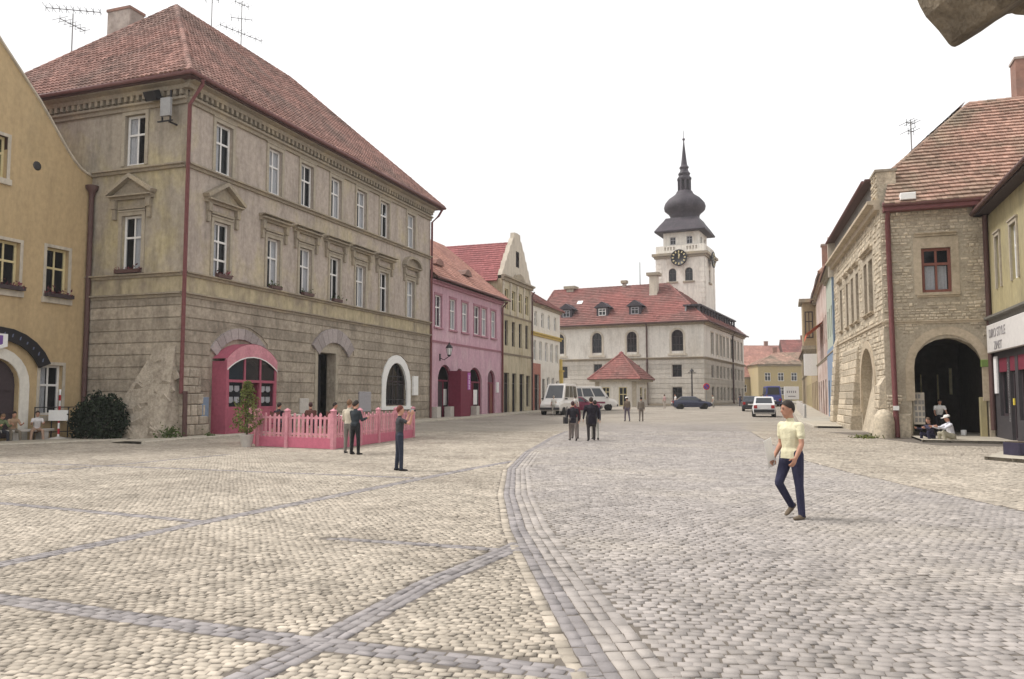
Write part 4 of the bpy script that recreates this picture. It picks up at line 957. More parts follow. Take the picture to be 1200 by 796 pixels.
# ------------------------------------------------------------------ pale hall with the red hipped roof
HS = R(64.4); KH = Vector((25.55, 106.64, 0)); HX = Vector((math.sin(HS), -math.cos(HS), 0)); HY_ = Vector((math.cos(HS), math.sin(HS), 0))
hall = thing('town_hall', 'large pale hall with dark red hipped roof closing the square', 'hall', KH, HS - R(90))
FH = fr((-25, 0), (1, 0)); FHS = fr((0, 0), (0, 1)); LF = 25.0; LS = 31.0    # front: x 0..25 left to right (corner at 25); side: x from the corner back
def hx(a, b): return LF - a, LF - b     # metres left of the corner
HF = [hole(LF - 4.35, LF - 2.75, 8.1, 11.0, .8), hole(LF - 10.65, LF - 9.2, 8.1, 10.95, .75), hole(LF - 15.75, LF - 14.3, 8.1, 10.95, .75), hole(LF - 21.4, LF - 20.0, 8.1, 10.95, .75)]
HM = [hole(LF - 4.3, LF - 3.0, 4.6, 6.25), hole(LF - 9.9, LF - 8.8, 4.6, 6.25), hole(LF - 15.5, LF - 14.3, 4.6, 6.5), hole(LF - 20.7, LF - 19.5, 4.6, 6.25)]
HGF = [hole(LF - 4.3, LF - 3.0, 1.2, 3.2), hole(LF - 20.6, LF - 19.4, 1.2, 3.0)]
mb = MB(); wall(mb, 0, LF, 7.2, 12.0, HF, 0, .35); mb.build('upper_wall', M_HALL, hall, FH)
mb = MB(); wall(mb, 0, LF, -.3, 7.2, HM + HGF, 0, .35); mb.build('base_wall', M_HALLBASE, hall, FH)
SX = [(4.6, 6.2), (8.0, 9.4), (10.6, 12.0), (13.0, 14.4), (16, 17.4), (19, 20.4), (22, 23.4), (25, 26.4), (28, 29.4)]
HU = [hole(a, b, 7.85, 10.85) for a, b in SX]; HUM = [hole(a, b, 4.6, 6.3) for a, b in SX]; HUG = [hole(a, b, 1.4, 3.3) for a, b in SX]
mb = MB(); wall(mb, 0, LS, 7.2, 12.0, HU, 0, .35); mb.build('upper_wall', M_HALL, hall, FHS)
mb = MB(); wall(mb, 0, LS, -.3, 7.2, HUM + HUG, 0, .35); mb.build('base_wall', M_HALLBASE, hall, FHS)
mb = MB(); mb.quad((0, LS, -.3), (-12, LS, -.3), (-12, LS, 12), (0, LS, 12)); mb.quad((-25, 14, 0), (-25, 0, 0), (-25, 0, 12), (-25, 14, 12)); mb.build('back_wall', M_HALL, hall)
mb = MB()
for F, L in ((FH, LF), (FHS, LS)):
    mould(mb, F, -.0, L, 6.95, 7.3, .3); mould(mb, F, 0, L, 11.6, 12.05, .5); mould(mb, F, 0, L, .4, 1.0, .15)
mb.build('string_course', M_MOULD, hall)
for F, L, hs in ((FH, LF, HM + HGF), (FHS, LS, HUM + HUG)):
    courses(hall, F, 0, L, [1.05 + .66 * k for k in range(10)], [hole(h[0] - .1, h[1] + .1, h[2] - .1, h[3] + .1) for h in hs], M_HALLBASE, -.05, .06, .07)
for k, h in enumerate(HF):
    mb = MB(); ring(mb, h[0] - .28, h[1] + .28, h[2] - .35, h[3] + .28, h[4] + .25, .28, -.07, .02, bottom=False); mb.box(h[0] - .5, h[1] + .5, -.16, .02, h[2] - .6, h[2] - .34); mb.build('window_surround', M_CREAM, hall, FH)
    window(hall, FH, h[0], h[1], h[2], h[3], .2, M_WDARK, rise=h[4], cols=3, rows=(.3, .68), gm=M_GLASSD, fw=.1)
for h in HM + HGF: window(hall, FH, h[0], h[1], h[2], h[3], .2, M_WDARK, gm=M_GLASSD)
for h in HU:
    mb = MB(); mb.box(h[0] - .2, h[0], -.06, .02, h[2] - .2, h[3] + .2); mb.box(h[1], h[1] + .2, -.06, .02, h[2] - .2, h[3] + .2); mb.box(h[0], h[1], -.06, .02, h[3], h[3] + .2); mb.build('window_surround', M_CREAM, hall, FHS)
for h in HU + HUM + HUG: window(hall, FHS, h[0], h[1], h[2], h[3], .22, M_WDARK, gm=M_GLASSD)
# roofs
RR = 7.0; RZH = 18.3
e = .7; mb = MB()
A, B, C2 = (-25, -e, 12.0), (e, -e, 12.0), (e, LS + e, 12.0); R1, R2 = (-24.4, RR, RZH), (-RR * .93, RR, RZH)
R3_, R4_ = (-RR * .93, RR + .2, RZH), (-RR * .8, LS - 4, 15.2)
sl = [[A, B, R2, R1], [B, C2, (-RR * .5, LS - 3, 14.2), R2], [C2, (-14, LS + e, 12.0), (-RR * .5, LS - 3, 14.2)], [(-25.0, 15, 12.0), A, R1]]
for s in sl: mb.poly(s)
mb.poly([R1, R2, (-RR * .5, LS - 3, 14.2), (-14, LS + e, 12), (-14, 15, 12), (-25, 15, 12)])
rf = mb.build('roof', M_TILER, hall); tb = MB()
for s in sl[:2] + [sl[3]]: tile_slope(tb, s, .42, .46, 'flat', ramp=.07)
caps(tb, R1, R2, .18, .6); caps(tb, B, R2, .18, .6); caps(tb, A, R1, .18, .6); t = tb.build('roof_tiles', M_TILER, rf); t['kind'] = 'stuff'
def slopez(y): return 12.0 + (RZH - 12.0) * (y + e) / (RR + e)
for k, xx in enumerate((9.7, 14.5, 20.0)):
    x = -xx; y = .9; z = slopez(y); mb = MB()
    mb.box(x - .85, x + .85, y, y + 2.6, z - .2, z + 1.35); d = mb.build('dormer', M_SLATE, hall)
    mb = MB(); mb.add([(x - 1.25, y - .3, z + 1.3), (x, y - .3, z + 2.15), (x + 1.25, y - .3, z + 1.3), (x - 1.25, y + 3.2, z + 1.3), (x, y + 3.0, z + 2.15), (x + 1.25, y + 3.2, z + 1.3)], [(0, 1, 4, 3), (1, 2, 5, 4), (0, 2, 1), (3, 5, 2, 0)]); mb.build('dormer_roof', M_SLATE, d)
    window(hall, F0, x - .55, x + .55, z + .15, z + 1.15, y - .04, M_WWHITE if k == 1 else M_GREYBOX, room=False, gm=M_GLASSD)
for x, z, w, cz in ((-8.1, 18.2, 1.1, 1.15), (-13.1, 18.2, .5, .6), (-21.6, 18.2, 1.1, .2)):
    o = chimney(hall, x, 5.2 if x > -9 else RR, z - 3.5, z + cz, w, w, M_CREAM if w == 1.1 else M_CHPL, (.35 if w == 1.1 else .2, .4, M_MOULD))
mb = MB()
for x, y in ((-8.3, 5.0), (-19.0, 3.9)):
    z = slopez(y); F = Matrix.Translation((x, y, z + .1)) @ Matrix.Rotation(math.atan((RZH - 12) / (RR + e)), 4, 'X'); mb.box(-.4, .4, -.4, .4, 0, .08, M=F)
mb.build('skylight', M_WPLAST, rf)
mb = MB(); mb.tube([(-10.7, RR, 17), (-10.7, RR, 21.8)], [.07, .04], 6); mb.build('mast', M_IRON, rf)
# long dark dormer gallery over the side front
mb = MB(); mb.box(-2.6, -.75, 1.0, 27.2, 12.2, 13.3); gal = mb.build('dormer_gallery', M_SLATE, hall)
mb = MB(); mb.box(-2.9, -.5, .8, 27.4, 14.25, 14.45); mb.build('gallery_roof', M_SLATE, gal)
for k in range(14):
    y = 1.1 + k * 2.0; mb = MB(); mb.box(-.95, -.7, y - .16, y + .16, 13.3, 14.25); mb.build('gallery_post', M_SLATE, gal)
mb = MB(); mb.box(-2.7, -2.5, 1.0, 27.2, 13.3, 14.25); mb.build('gallery_back', M_GREYBOX, gal)
pipe(hall, [(-7.75, -.5, 12), (-7.75, -.18, 11.4), (-7.75, -.18, .8)], .11, M_PIPED)
pipe(hall, [(.5, 20.2, 12), (.18, 20.2, 11.4), (.18, 20.2, .8)], .12, M_PIPED)
mb = MB(); mb.tube([(-25, -e - .1, 12.0), (e + .1, -e - .1, 12.0), (e + .1, LS, 12.0)], .13, 6); mb.build('gutter', M_PIPED, hall)

# ------------------------------------------------------------------ clock tower
TP = Vector((29.3, 121., 0)); tw = thing('clock_tower', 'white clock tower with dark onion dome and needle spire', 'tower', TP, HS - R(90))
TW = 7.5                                 # plan square: x from -TW to 0, y from 0 to TW
fr_f, fr_s = fr((-TW, 0), (1, 0)), fr((0, 0), (0, 1))
HT = [hole(TW - 5.55, TW - 4.35, 19.75, 21.8, .6), hole(TW - 3.0, TW - 1.8, 19.75, 21.8, .6), hole(TW - 5.4, TW - 4.4, 11.5, 13.5)]
for F, hs in ((fr_f, HT), (fr_s, [hole(3.1, 4.4, 19.75, 21.8, .65)])):
    mb = MB(); wall(mb, 0, TW, -.3, 24.0, hs, 0, .5); mb.build('shaft_wall', M_TOWER, tw, F)
    for h in hs:
        window(tw, F, h[0], h[1], h[2], h[3], .3, M_WDARK, rise=h[4], gm=M_GLASSD)
        mb = MB(); mb.box(h[0] - .3, h[1] + .3, -.2, .02, h[2] - .3, h[2] - .05); mb.build('sill', M_MOULD, tw, F)
    mb = MB()
    for x0, x1 in ((0, .9), (TW - .9, TW)):
        z = .2; 
        while z < 23: mb.box(x0 - (.06 if x0 == 0 else 0), x1 + (.06 if x0 > 0 else 0), -.06, .02, z, z + .7, 0, random.random()); z += .8
    mb.build('quoins', M_TOWER, tw, F)
mb = MB(); mb.quad((-TW, TW, 0), (-TW, 0, 0), (-TW, 0, 24), (-TW, TW, 24)); mb.quad((0, TW, 0), (-TW, TW, 0), (-TW, TW, 24), (0, TW, 24)); mb.build('back_wall', M_TOWER, tw)
o_ = .55; mb = MB()
mb.box(-TW - o_, o_, -o_, TW + o_, 23.75, 24.15); mb.box(-TW - o_ * .5, o_ * .5, -o_ * .5, TW + o_ * .5, 23.4, 23.751); mb.build('gallery_ledge', M_MOULD, tw)
def parapet(F):
    hs = [hole(1.35 + .46 * k, 1.58 + .46 * k, 24.6, 25.15) for k in range(4)] + [hole(4.8 + .46 * k, 5.03 + .46 * k, 24.6, 25.15) for k in range(4)]
    mb = MB(); wall(mb, 0, TW, 24.15, 25.35, hs, 0, .3); mb.quad((0, .3, 24.15), (TW, .3, 24.15), (TW, .3, 25.35), (0, .3, 25.35)); mb.quad((0, 0, 25.35), (TW, 0, 25.35), (TW, .3, 25.35), (0, .3, 25.35))
    mb.box(0, TW, .34, .36, 24.15, 25.3, 1); return mb.build('parapet', [M_TOWER, M_ROOM], tw, F)
for o0, xd in (((-TW, 0), (1, 0)), ((0, 0), (0, 1)), ((0, TW), (-1, 0)), ((-TW, TW), (0, -1))): parapet(fr(o0, xd))
i_ = .95; iw = TW - 2 * i_
for o0, xd, n in (((-TW + i_, i_), (1, 0), 0), ((-i_, i_), (0, 1), 1), ((-i_, TW - i_), (-1, 0), 2), ((-TW + i_, TW - i_), (0, -1), 3)):
    F = fr(o0, xd); hs = [hole(iw / 2 - 1.75, iw / 2 - .85, 25.65, 26.85), hole(iw / 2 + .85, iw / 2 + 1.75, 25.65, 26.85)]
    mb = MB(); wall(mb, 0, iw, 24.1, 27.9, hs, 0, .3); mb.build('belfry_wall', M_TOWER, tw, F)
    if n < 2:
        for h in hs: window(tw, F, h[0], h[1], h[2], h[3], .15, M_GREYBOX, gm=M_GLASSD)
cxy = Vector((-TW / 2, TW / 2, 0)); Mc = Matrix.Translation(cxy)
mb = MB(); r2 = math.sqrt(2)
sk = [(TW / 2 + .15, 27.55), (TW / 2 + .2, 27.75), (3.3, 28.75), (2.75, 29.5), (2.45, 30.0)]
for (ra, za), (rb, zb) in zip(sk, sk[1:]): mb.lathe([(ra * r2, za), (rb * r2, zb)], 4, M=Mc, smooth=False, rot=.5)
mb.build('tower_roof', M_SLATE, tw)
mb = MB(); mb.lathe([(2.2, 29.4), (2.3, 30.6), (2.55, 31.0), (3.15, 31.5), (3.28, 32.1), (3.1, 32.7), (2.55, 33.35), (1.7, 33.95), (1.35, 34.3), (1.25, 34.6), (1.05, 34.7)], 16, M=Mc @ Matrix.Rotation(R(11), 4, 'Z')); mb.build('onion_dome', M_SLATE, tw)
mb = MB()
for k in range(8):
    t = k * math.pi / 4 + .4; mb.box(-.16, .16, -.16, .16, 34.5, 36.5, M=Mc @ Matrix.Rotation(t, 4, 'Z') @ T(.88, 0, 0))
mb.lathe([(.45, 34.5), (.45, 36.6)], 8, M=Mc); mb.lathe([(1.1, 36.4), (1.18, 36.6), (1.15, 36.8), (.85, 37.1), (1.0, 37.5), (.75, 37.8), (.6, 38.2), (.8, 38.5), (.5, 38.9)], 8, M=Mc, smooth=False); mb.build('lantern_turret', M_SLATE, tw)
mb = MB(); mb.lathe([(.55, 38.6), (.4, 39.8), (.2, 41.6), (.1, 42.6), (.08, 42.9), (.22, 43.05), (.22, 43.25), (.05, 43.35), (.035, 44.6)], 8, M=Mc); mb.build('spire', M_SLATE, tw)
def clock(F, cx, cz, r):
    mb = MB(); mb.lathe([(r + .12, 0), (r + .12, .16), (r - .05, .2), (r - .05, .12), (.0, .12)], 28, M=F @ T(cx, -.0, cz) @ Matrix.Rotation(R(90), 4, 'X')); c = mb.build('clock_face', M_BLACK, tw)
    for k in range(12):
        a_ = k * math.pi / 6; mb = MB(); mb.box(-.09, .09, -.17, -.12, r * .7, r * .95); mb.build('hour_mark', M_WCREAM, c, F @ T(cx, 0, cz) @ Matrix.Rotation(a_, 4, 'Y'))
    for a_, L, w in ((R(-4), .72, .07), (R(18), .5, .1)):
        mb = MB(); mb.prism([(-w, -.15), (w, -.15), (w * .4, r * L), (-w * .4, r * L)], -.2, -.17); mb.build('clock_hand', M_WCREAM, c, F @ T(cx, 0, cz) @ Matrix.Rotation(a_, 4, 'Y'))
clock(fr_f @ T(0, -.55, 0), TW - 3.75, 23.3, 1.15); clock(fr_s @ T(0, -.55, 0), TW / 2, 23.3, 1.15)

# ------------------------------------------------------------------ kiosk with the pyramid roof
KP = Vector((15.55, 100.6, g(100)))
ks = thing('pavilion', 'small pale pavilion with red pyramid roof standing before the pale hall', 'pavilion', KP, HS - R(90))
KW = 5.4; FK, FKS = fr((-KW, 0), (1, 0)), fr((0, 0), (0, 1)); KD = 5.0
kh = [hole(.9, 1.9, .9, 2.5), hole(3.1, 4.2, .1, 2.5)]; khs = [hole(1.6, 2.7, .1, 2.5), hole(3.6, 4.4, .9, 2.4)]
mb = MB(); wall(mb, 0, KW, -.4, 3.2, kh, 0, .2); mb.build('wall', M_HALL, ks, FK); mb = MB(); wall(mb, 0, KD, -.4, 3.2, khs, 0, .2); mb.build('wall', M_HALL, ks, FKS)
mb = MB(); mb.quad((0, KD, 0), (-KW, KD, 0), (-KW, KD, 3.2), (0, KD, 3.2)); mb.quad((-KW, KD, 0), (-KW, 0, 0), (-KW, 0, 3.2), (-KW, KD, 3.2)); mb.build('wall', M_HALL, ks)
mb = MB()
for x in (-KW, -.5): mb.bbox(x - .04, x + .54, -.06, .02, 0, 3.2)
mb.build('corner_pilaster', M_TRIM, ks)
for F, hs in ((FK, kh), (FKS, khs)):
    for h in hs: window(ks, F, h[0], h[1], h[2], h[3], .1, M_WCREAM, gm=M_GLASSD)
mb = MB(); mb.box(-KW - .6, .6, -.6, KD + .6, 3.2, 3.5); mb.build('eaves', M_MOULD, ks)
mb = MB(); q = [(-KW - .75, -.75, 3.5), (.75, -.75, 3.5), (.75, KD + .75, 3.5), (-KW - .75, KD + .75, 3.5)]; ap = (-KW / 2, KD / 2, 6.9)
for k in range(4): mb.poly([q[k], q[(k + 1) % 4], ap])
rf = mb.build('roof', M_TILER, ks); tb = MB()
for k in range(2): tile_slope(tb, [q[k], q[(k + 1) % 4], ap], .36, .4, 'flat')
for k in range(4): caps(tb, q[k], ap, .15, .5)
t = tb.build('roof_tiles', M_TILER, rf); t['kind'] = 'stuff'
mb = MB(); mb.lathe([(.3, 6.75), (.32, 7.0), (.1, 7.15), (.0, 7.2)], 8, M=T(-KW / 2, KD / 2, 0)); mb.prism([(-KW / 2 - .6, 4.75), (-KW / 2 + .6, 4.75), (-KW / 2, 5.1)], .55, 1.6); mb.build('roof_vent', M_TILEM, rf)

# ------------------------------------------------------------------ stone corner house with the arcade, right
CR = Vector((16.04, 34.48, 0)); ER = SA - R(90)
sh = thing('arcade_house', 'rough stone corner house with open archway and mossy tile roof on the right', 'house', CR, ER)
LR = 4.05; SD = R(3.9)                  # front 4 m wide; the long side leans 3.9 degrees off the street
sx = Vector((-math.sin(SD), math.cos(SD), 0)); LSD = 17.0
FR_ = fr((0, 0), (1, 0)); FRS = fr(tuple(sx * LSD)[:2], tuple(-sx)[:2])     # side: x 0 (far end) .. 17 (near corner)
hf_ = [hole(1.55, 2.68, 6.2, 8.1), hole(1.0, 3.86, -.3, 4.25, 1.5)]
mb = MB(); wall(mb, 0, LR, -.3, 10.0, hf_, 0, .7); mb.build('front_wall', M_MORTAR, sh, FR_)
sw = [(17 - 3.6, 17 - 2.45), (17 - 5.0, 17 - 4.1), (17 - 7.75, 17 - 6.85), (17 - 9.6, 17 - 8.7), (17 - 11.6, 17 - 10.8), (17 - 14.3, 17 - 13.4)]
hs_ = [hole(a, b, 5.75, 8.2) for a, b in sw] + [hole(17 - 6.8, 17 - 2.7, -.3, 4.1, 2.0)]
mb = MB(); wall(mb, 0, LSD, -.3, 10.2, hs_, 0, .7); mb.build('side_wall', M_MORTAR, sh, FRS)
# stones: proud, uneven, joined into one relief per wall
def rubble(F, x0, x1, z0, z1, holes, seed, sz=(.16, .38), hz=(.09, .17), out=.05, pad=.06, quoin=()):
    rr = random.Random(seed); mb = MB(); z = z0
    while z < z1:
        h = min(rr.uniform(*hz), z1 - z + .01); x = x0 + rr.uniform(-.2, 0)
        while x < x1:
            w = rr.uniform(*sz); a, b = max(x, x0), min(x + w, x1); m = (a + b) / 2; x += w
            if b - a < .06 or rr.random() < .10: continue
            zm = z + h / 2
            if any(q[0] - pad < b and q[1] + pad > a and q[2] - pad < z + h and max(htop(q, a), htop(q, b), htop(q, m)) + pad > z for q in holes): continue
            y = -rr.uniform(.004, out); j = .015
            mb.bbox(a + j, b - j, y, .03, z + j + rr.uniform(-.01, .01), z + h - j + rr.uniform(-.01, .01), min(.03, h * .2), 0, min(1, max(0, rr.gauss(.5, .22))))
        z += h
    return mb
mb = rubble(FR_, .02, LR, 0, 9.85, [hole(.75, 4.0, -.3, 4.9, 1.7), hole(1.3, 2.95, 5.9, 8.55), hole(-.1, .5, 2.0, 4.6)], 1); o = mb.build('front_stones', M_SANDW, sh, FR_); o['kind'] = 'stuff'
mb = rubble(FRS, 0, LSD, 0, 10.1, [hole(q[0] - .25, q[1] + .25, q[2] - .25, q[3] + .3, q[4]) for q in hs_], 2, (.26, .6), (.14, .26)); o = mb.build('side_stones', M_SANDW, sh, FRS); o['kind'] = 'stuff'
mb = MB(); mb.quad((LR + .2, .8, -.3), (LR + .2, 15, -.3), (LR + .2, 15, 10), (LR + .2, .8, 10)); mb.build('back_wall', M_MORTAR, sh)
mb = MB(); ring(mb, .78, 4.0, 1.6, 4.72, 1.72, .34, -.05, .05, bottom=False); mb.build('arch_ring', M_PATCH, sh, FR_)
mb = MB(); mb.box(17 - 6.9, 17 - 2.6, .45, .6, -.3, 4.3); mb.add([(17 - 6.8, -.1, -.2), (17 - 2.7, -.1, -.2), (17 - 2.7, .45, 2.2), (17 - 6.8, .45, 2.2)], [(0, 1, 2, 3)]); mb.build('blind_arch_wall', M_SANDW, sh, FRS)
for a in (17 - 4.75,):
    mb = MB(); ring(mb, a - 2.4, a + 2.4, 1.0, 4.5, 2.35, .36, -.05, .05, bottom=False); mb.build('arch_ring', M_PATCH, sh, FRS)
mb = MB(); mould(mb, FR_, 0, LR, 4.86, 5.02, .09); mould(mb, FRS, 0, LSD, 4.86, 5.02, .1); mould(mb, FRS, 0, LSD, 9.9, 10.35, .5); mould(mb, FR_, 1.3, 2.9, 8.6, 8.78, .16); mould(mb, FR_, 1.35, 2.95, 5.98, 6.12, .14)
for a, b in sw: mould(mb, FRS, a - .2, b + .2, 8.55, 8.75, .2); mould(mb, FRS, a - .15, b + .15, 5.58, 5.72, .16)
mb.build('string_course', M_PATCH, sh)
mb = MB(); mb.box(1.25, 2.98, -.02, .02, 8.1, 8.58); mb.box(1.25, 1.55, -.021, .02, 6.1, 8.1); mb.box(2.68, 2.98, -.021, .02, 6.1, 8.1); mb.build('plaster_surround', M_PATCH, sh, FR_)
window(sh, FR_, 1.55, 2.68, 6.2, 8.1, .1, M_WBROWN, rows=(.64,), curtain=0, fw=.12, bw=.09)
mb = MB()
for a, b in ((1.7, 2.07), (2.16, 2.53)):
    for k in range(6): x = a + (b - a) * k / 6; mb.quad((x, .26 + .015 * (k % 2), 6.3), (x + (b - a) / 6, .26 + .015 * ((k + 1) % 2), 6.3), (x + (b - a) / 6, .26 + .015 * ((k + 1) % 2), 7.35), (x, .26 + .015 * (k % 2), 7.35))
mb.build('curtain', M_CURT, sh, FR_)
for a, b in sw: window(sh, FRS, a, b, 5.75, 8.2, .25, M_WBROWN, gm=M_GLASSD)
# parapet stub at the corner and the side attic
mb = rubble(None, 0, 1.35, 10.2, 11.75, [], 5, (.2, .45), (.12, .2), .04); mb.box(0, 1.35, .03, .8, 9.9, 11.75); mb.build('corner_parapet', M_SANDW, sh, FRS @ T(LSD - 2.0, 0, 0))
mb = MB(); mb.box(-.06, 1.41, -.06, .86, 11.75, 11.86); mb.build('parapet_cap', M_MOULD, sh, FRS @ T(LSD - 2.0, 0, 0))
mb = MB(); wall(mb, 0, LSD - 1.25, 10.35, 11.7, [hole(1.5 + 2.6 * k, 2.3 + 2.6 * k, 10.6, 11.3) for k in range(5)], .12, .3); mb.quad((LSD - 1.25, .1, 10.3), (LSD - 1.25, .8, 10.3), (LSD - 1.25, .8, 11.7), (LSD - 1.25, .1, 11.7)); mb.build('attic_wall', mat('grey_attic_boards', (.25, .235, .22), .9, .2, 6.), sh, FRS)
mb = MB(); mb.box(-.4, LSD - 1.9, -.28, 1.2, 11.7, 11.79); mb.build('attic_eaves', M_PIPED, sh, FRS)
gutter(sh, [tuple(FRS @ Vector((-.5, -.34, 11.72))), tuple(FRS @ Vector((LSD - 2.2, -.34, 11.72)))], .075, M_GUTTER)
# piers leaning on the side wall
def pier(x0, x1, zt, ob, ot):
    mb = MB(); mb.add([(x0, -ob, -.2), (x1, -ob, -.2), (x1, -ot, zt), (x0, -ot, zt), (x0, .05, -.2), (x1, .05, -.2), (x1, .05, zt + .4), (x0, .05, zt + .4)], [(0, 1, 2, 3), (1, 5, 6, 2), (4, 0, 3, 7), (3, 2, 6, 7)], 0, .5)
    rr = random.Random(int(x0 * 10)); z = 0.
    while z < zt - .2:
        h = rr.uniform(.25, .45); o_ = ob + (ot - ob) * (z / zt)
        for a, b in ((x0, (x0 + x1) / 2 + rr.uniform(-.1, .1)),): mb.bbox(a - .02, b - .015, -o_ - .03, 0, z, z + h - .02, .03, 0, rr.random()); mb.bbox(b, x1 + .02, -o_ - .03, 0, z, z + h - .02, .03, 0, rr.random())
        z += h
    mb.build('buttress', M_SANDW, sh, FRS)
pier(15.9, 16.95, 2.3, .4, .2); pier(4.2, 9.9, 4.3, .55, .06); pier(.1, 1.6, 5.2, .5, .1)
mb = MB(); mb.lathe([(.42, -.2), (.42, .7), (.36, 1.0), (.2, 1.2), (0, 1.25)], 12, M=T(-.15, -.35, 0)); mb.build('guard_stone', M_SANDW, sh)
mb = MB(); mb.bbox(.0, .95, -.14, .02, -.2, 1.05, .05); mb.build('pier_plinth', M_SANDW, sh, FR_)
pipe(sh, [(.28, -.42, 9.8), (.28, -.12, 9.3), (.3, -.14, 5), (.34, -.16, 1.0)], .105, M_PIPE); pipe(sh, [(.34, -.16, 1.05), (.36, -.22, .05)], .115, M_PIPE, 'pipe_foot')
mb = MB(); mb.box(.24, .46, -.32, -.1, 1.2, 1.38); mb.build('pipe_collar', M_WPLAST, sh)
pipe(sh, [(LR - .1, -.3, 9.5), (LR - .08, -.12, 8.9), (LR - .08, -.12, .4)], .1, M_PIPED)
mb = MB(); mb.box(.1, LR + .1, -.55, -.1, 9.72, 9.98); mb.build('gutter_board', M_PIPE, sh)
gutter(sh, [(0.05, -.6, 9.98), (LR + .3, -.6, 9.98)], .1, M_GUTTER)
mb = MB(); mb.box(LR - .5, LR + .3, -.5, .0, 9.3, 9.9); mb.build('hopper', M_PIPED, sh)
mb = MB(); mb.bbox(.75, 1.35, -.7, -.2, 10.12, 10.42); mb.build('white_vent', M_WPLAST, sh)
# roof: front slope and the slope to the street, hipped over the corner
RB = (4.83, 6.4, 16.27); RP = (.58, 1.48, 11.84)
mb = MB(); fa_ = [(.1, -.62, 9.95), (12.0, -.62, 9.95), (12.0, 6.4, 16.27), RB, RP]; sb_ = [(.2, 14.0, 11.6), RP, RB, (4.4, 13.0, 16.2)]
mb.poly(fa_); mb.poly(sb_); mb.poly([(12, 6.4, 16.27), (12, 16, 10), (-.2, 16, 10), (4.4, 13.0, 16.2), RB]); rf = mb.build('roof', M_UNDER, sh)
tb = MB(); tile_slope(tb, fa_, .2, .33, 'flat', .016, ramp=.085); caps(tb, RP, RB, .13); caps(tb, RB, (12, 6.4, 16.27), .14); t = tb.build('roof_tiles', M_TILEB, rf); t['kind'] = 'stuff'
tb = MB(); tile_slope(tb, sb_, .3, .36, 'flat'); t = tb.build('roof_tiles', M_TILEB, rf); t['kind'] = 'stuff'
c = chimney(sh, 7.9, 6.9, 13, 18.3, 2.0, 1.0, M_BRICK, (.05, .1, M_CHPL))
# arcade interior: vault, back wall with shade in its colour, light painted as door strips and a notice board
mb = MB(); mb.quad((-.2, 8.0, -.2), (LR + .2, 8.0, -.2), (LR + .2, 8.0, 4.6), (-.2, 8.0, 4.6)); mb.quad((LR + .1, .7, -.2), (LR + .1, 8.0, -.2), (LR + .1, 8.0, 4.6), (LR + .1, .7, 4.6)); mb.quad((.0, .7, 4.4), (LR + .1, .7, 4.4), (LR + .1, 8, 4.4), (.0, 8, 4.4)); mb.quad((-.0, .7, 4.2), (-.55, 8, 4.2), (-.55, 8, 4.6), (0, .7, 4.6)); mb.build('arcade_inside', mat('shaded_arcade_plaster', (.085, .072, .062), .95, .25, 4.), sh)  # the shade inside the arcade is put into this plaster colour
M_LIT = mat('lit_yellow_door_frame', (.72, .66, .44), .8)  # yellow frames and strips, with the light on them put into the colour
mb = MB()
for x, z0, z1, w in ((1.75, 1.6, 2.9, .07), (2.3, 1.7, 2.9, .06), (3.05, 1.5, 2.9, .07), (3.6, 1.9, 3.2, .12)): mb.box(x, x + w, 7.2, 7.3, z0, z1)
mb.build('lit_door_strip', M_LIT, sh)
mb = MB(); mb.box(1.05, 1.16, 2.2, 2.32, .1, 3.2); mb.box(1.5, 1.6, 4.4, 4.5, .1, 2.75); mb.add([(1.05, 2.2, 3.2), (1.6, 4.4, 2.75), (1.6, 4.4, 2.87), (1.05, 2.2, 3.32)], [(0, 1, 2, 3)]); mb.build('inner_door_frame', M_LIT, sh)
mb = MB(); mb.box(1.05, 1.5, .2, .28, .6, 1.95); nb = mb.build('notice_board', M_CREAM, sh); mb = MB(); rr = random.Random(5)
for k in range(14): x = 1.1 + .14 * (k % 3) + rr.uniform(0, .03); z = .7 + .25 * (k // 3); mb.box(x, x + .1, .192, .199, z, z + .17)
mb.build('pinned_sheets', mat('grey_print', (.25, .24, .23), .8), nb)
mb = MB(); mb.bbox(3.62, 3.9, -.1, .1, 3.0, 3.3); mb.build('green_lamp', mat('green_lamp', (.15, .22, .06), .6), sh)
mb = MB(); mb.bbox(3.55, 3.8, .1, .3, 0, 1.75); mb.build('yellow_post', M_OLIVE, sh)
thing_bin = thing('litter_bin', 'small white bin just inside the dark archway', 'bin', CR + Vector((math.cos(ER) * 3.1, math.sin(ER) * 3.1, g(35))) + Vector((-math.sin(ER), math.cos(ER), 0)) * 1.2)
mb = MB(); mb.lathe([(.09, 0), (.12, .32), (.11, .32), (.09, .05)], 12); mb.build('bin_body', M_WPLAST, thing_bin)

antenna('small forked aerial on the hip of the mossy arcade house roof', CR + Matrix.Rotation(ER, 3, 'Z') @ Vector((1.75, 3.1, 13.2)), 1.5, [(1.4, .2, .45, 3), (1.0, .2, .3, 2)])
# ------------------------------------------------------------------ yellow-green shop house at the right edge
OYG = CR + Vector((math.cos(ER), math.sin(ER), 0)) * (LR + .03)
yg = thing('shop_house', 'yellow-green shop house with white sign board at the right edge', 'house', OYG, ER)
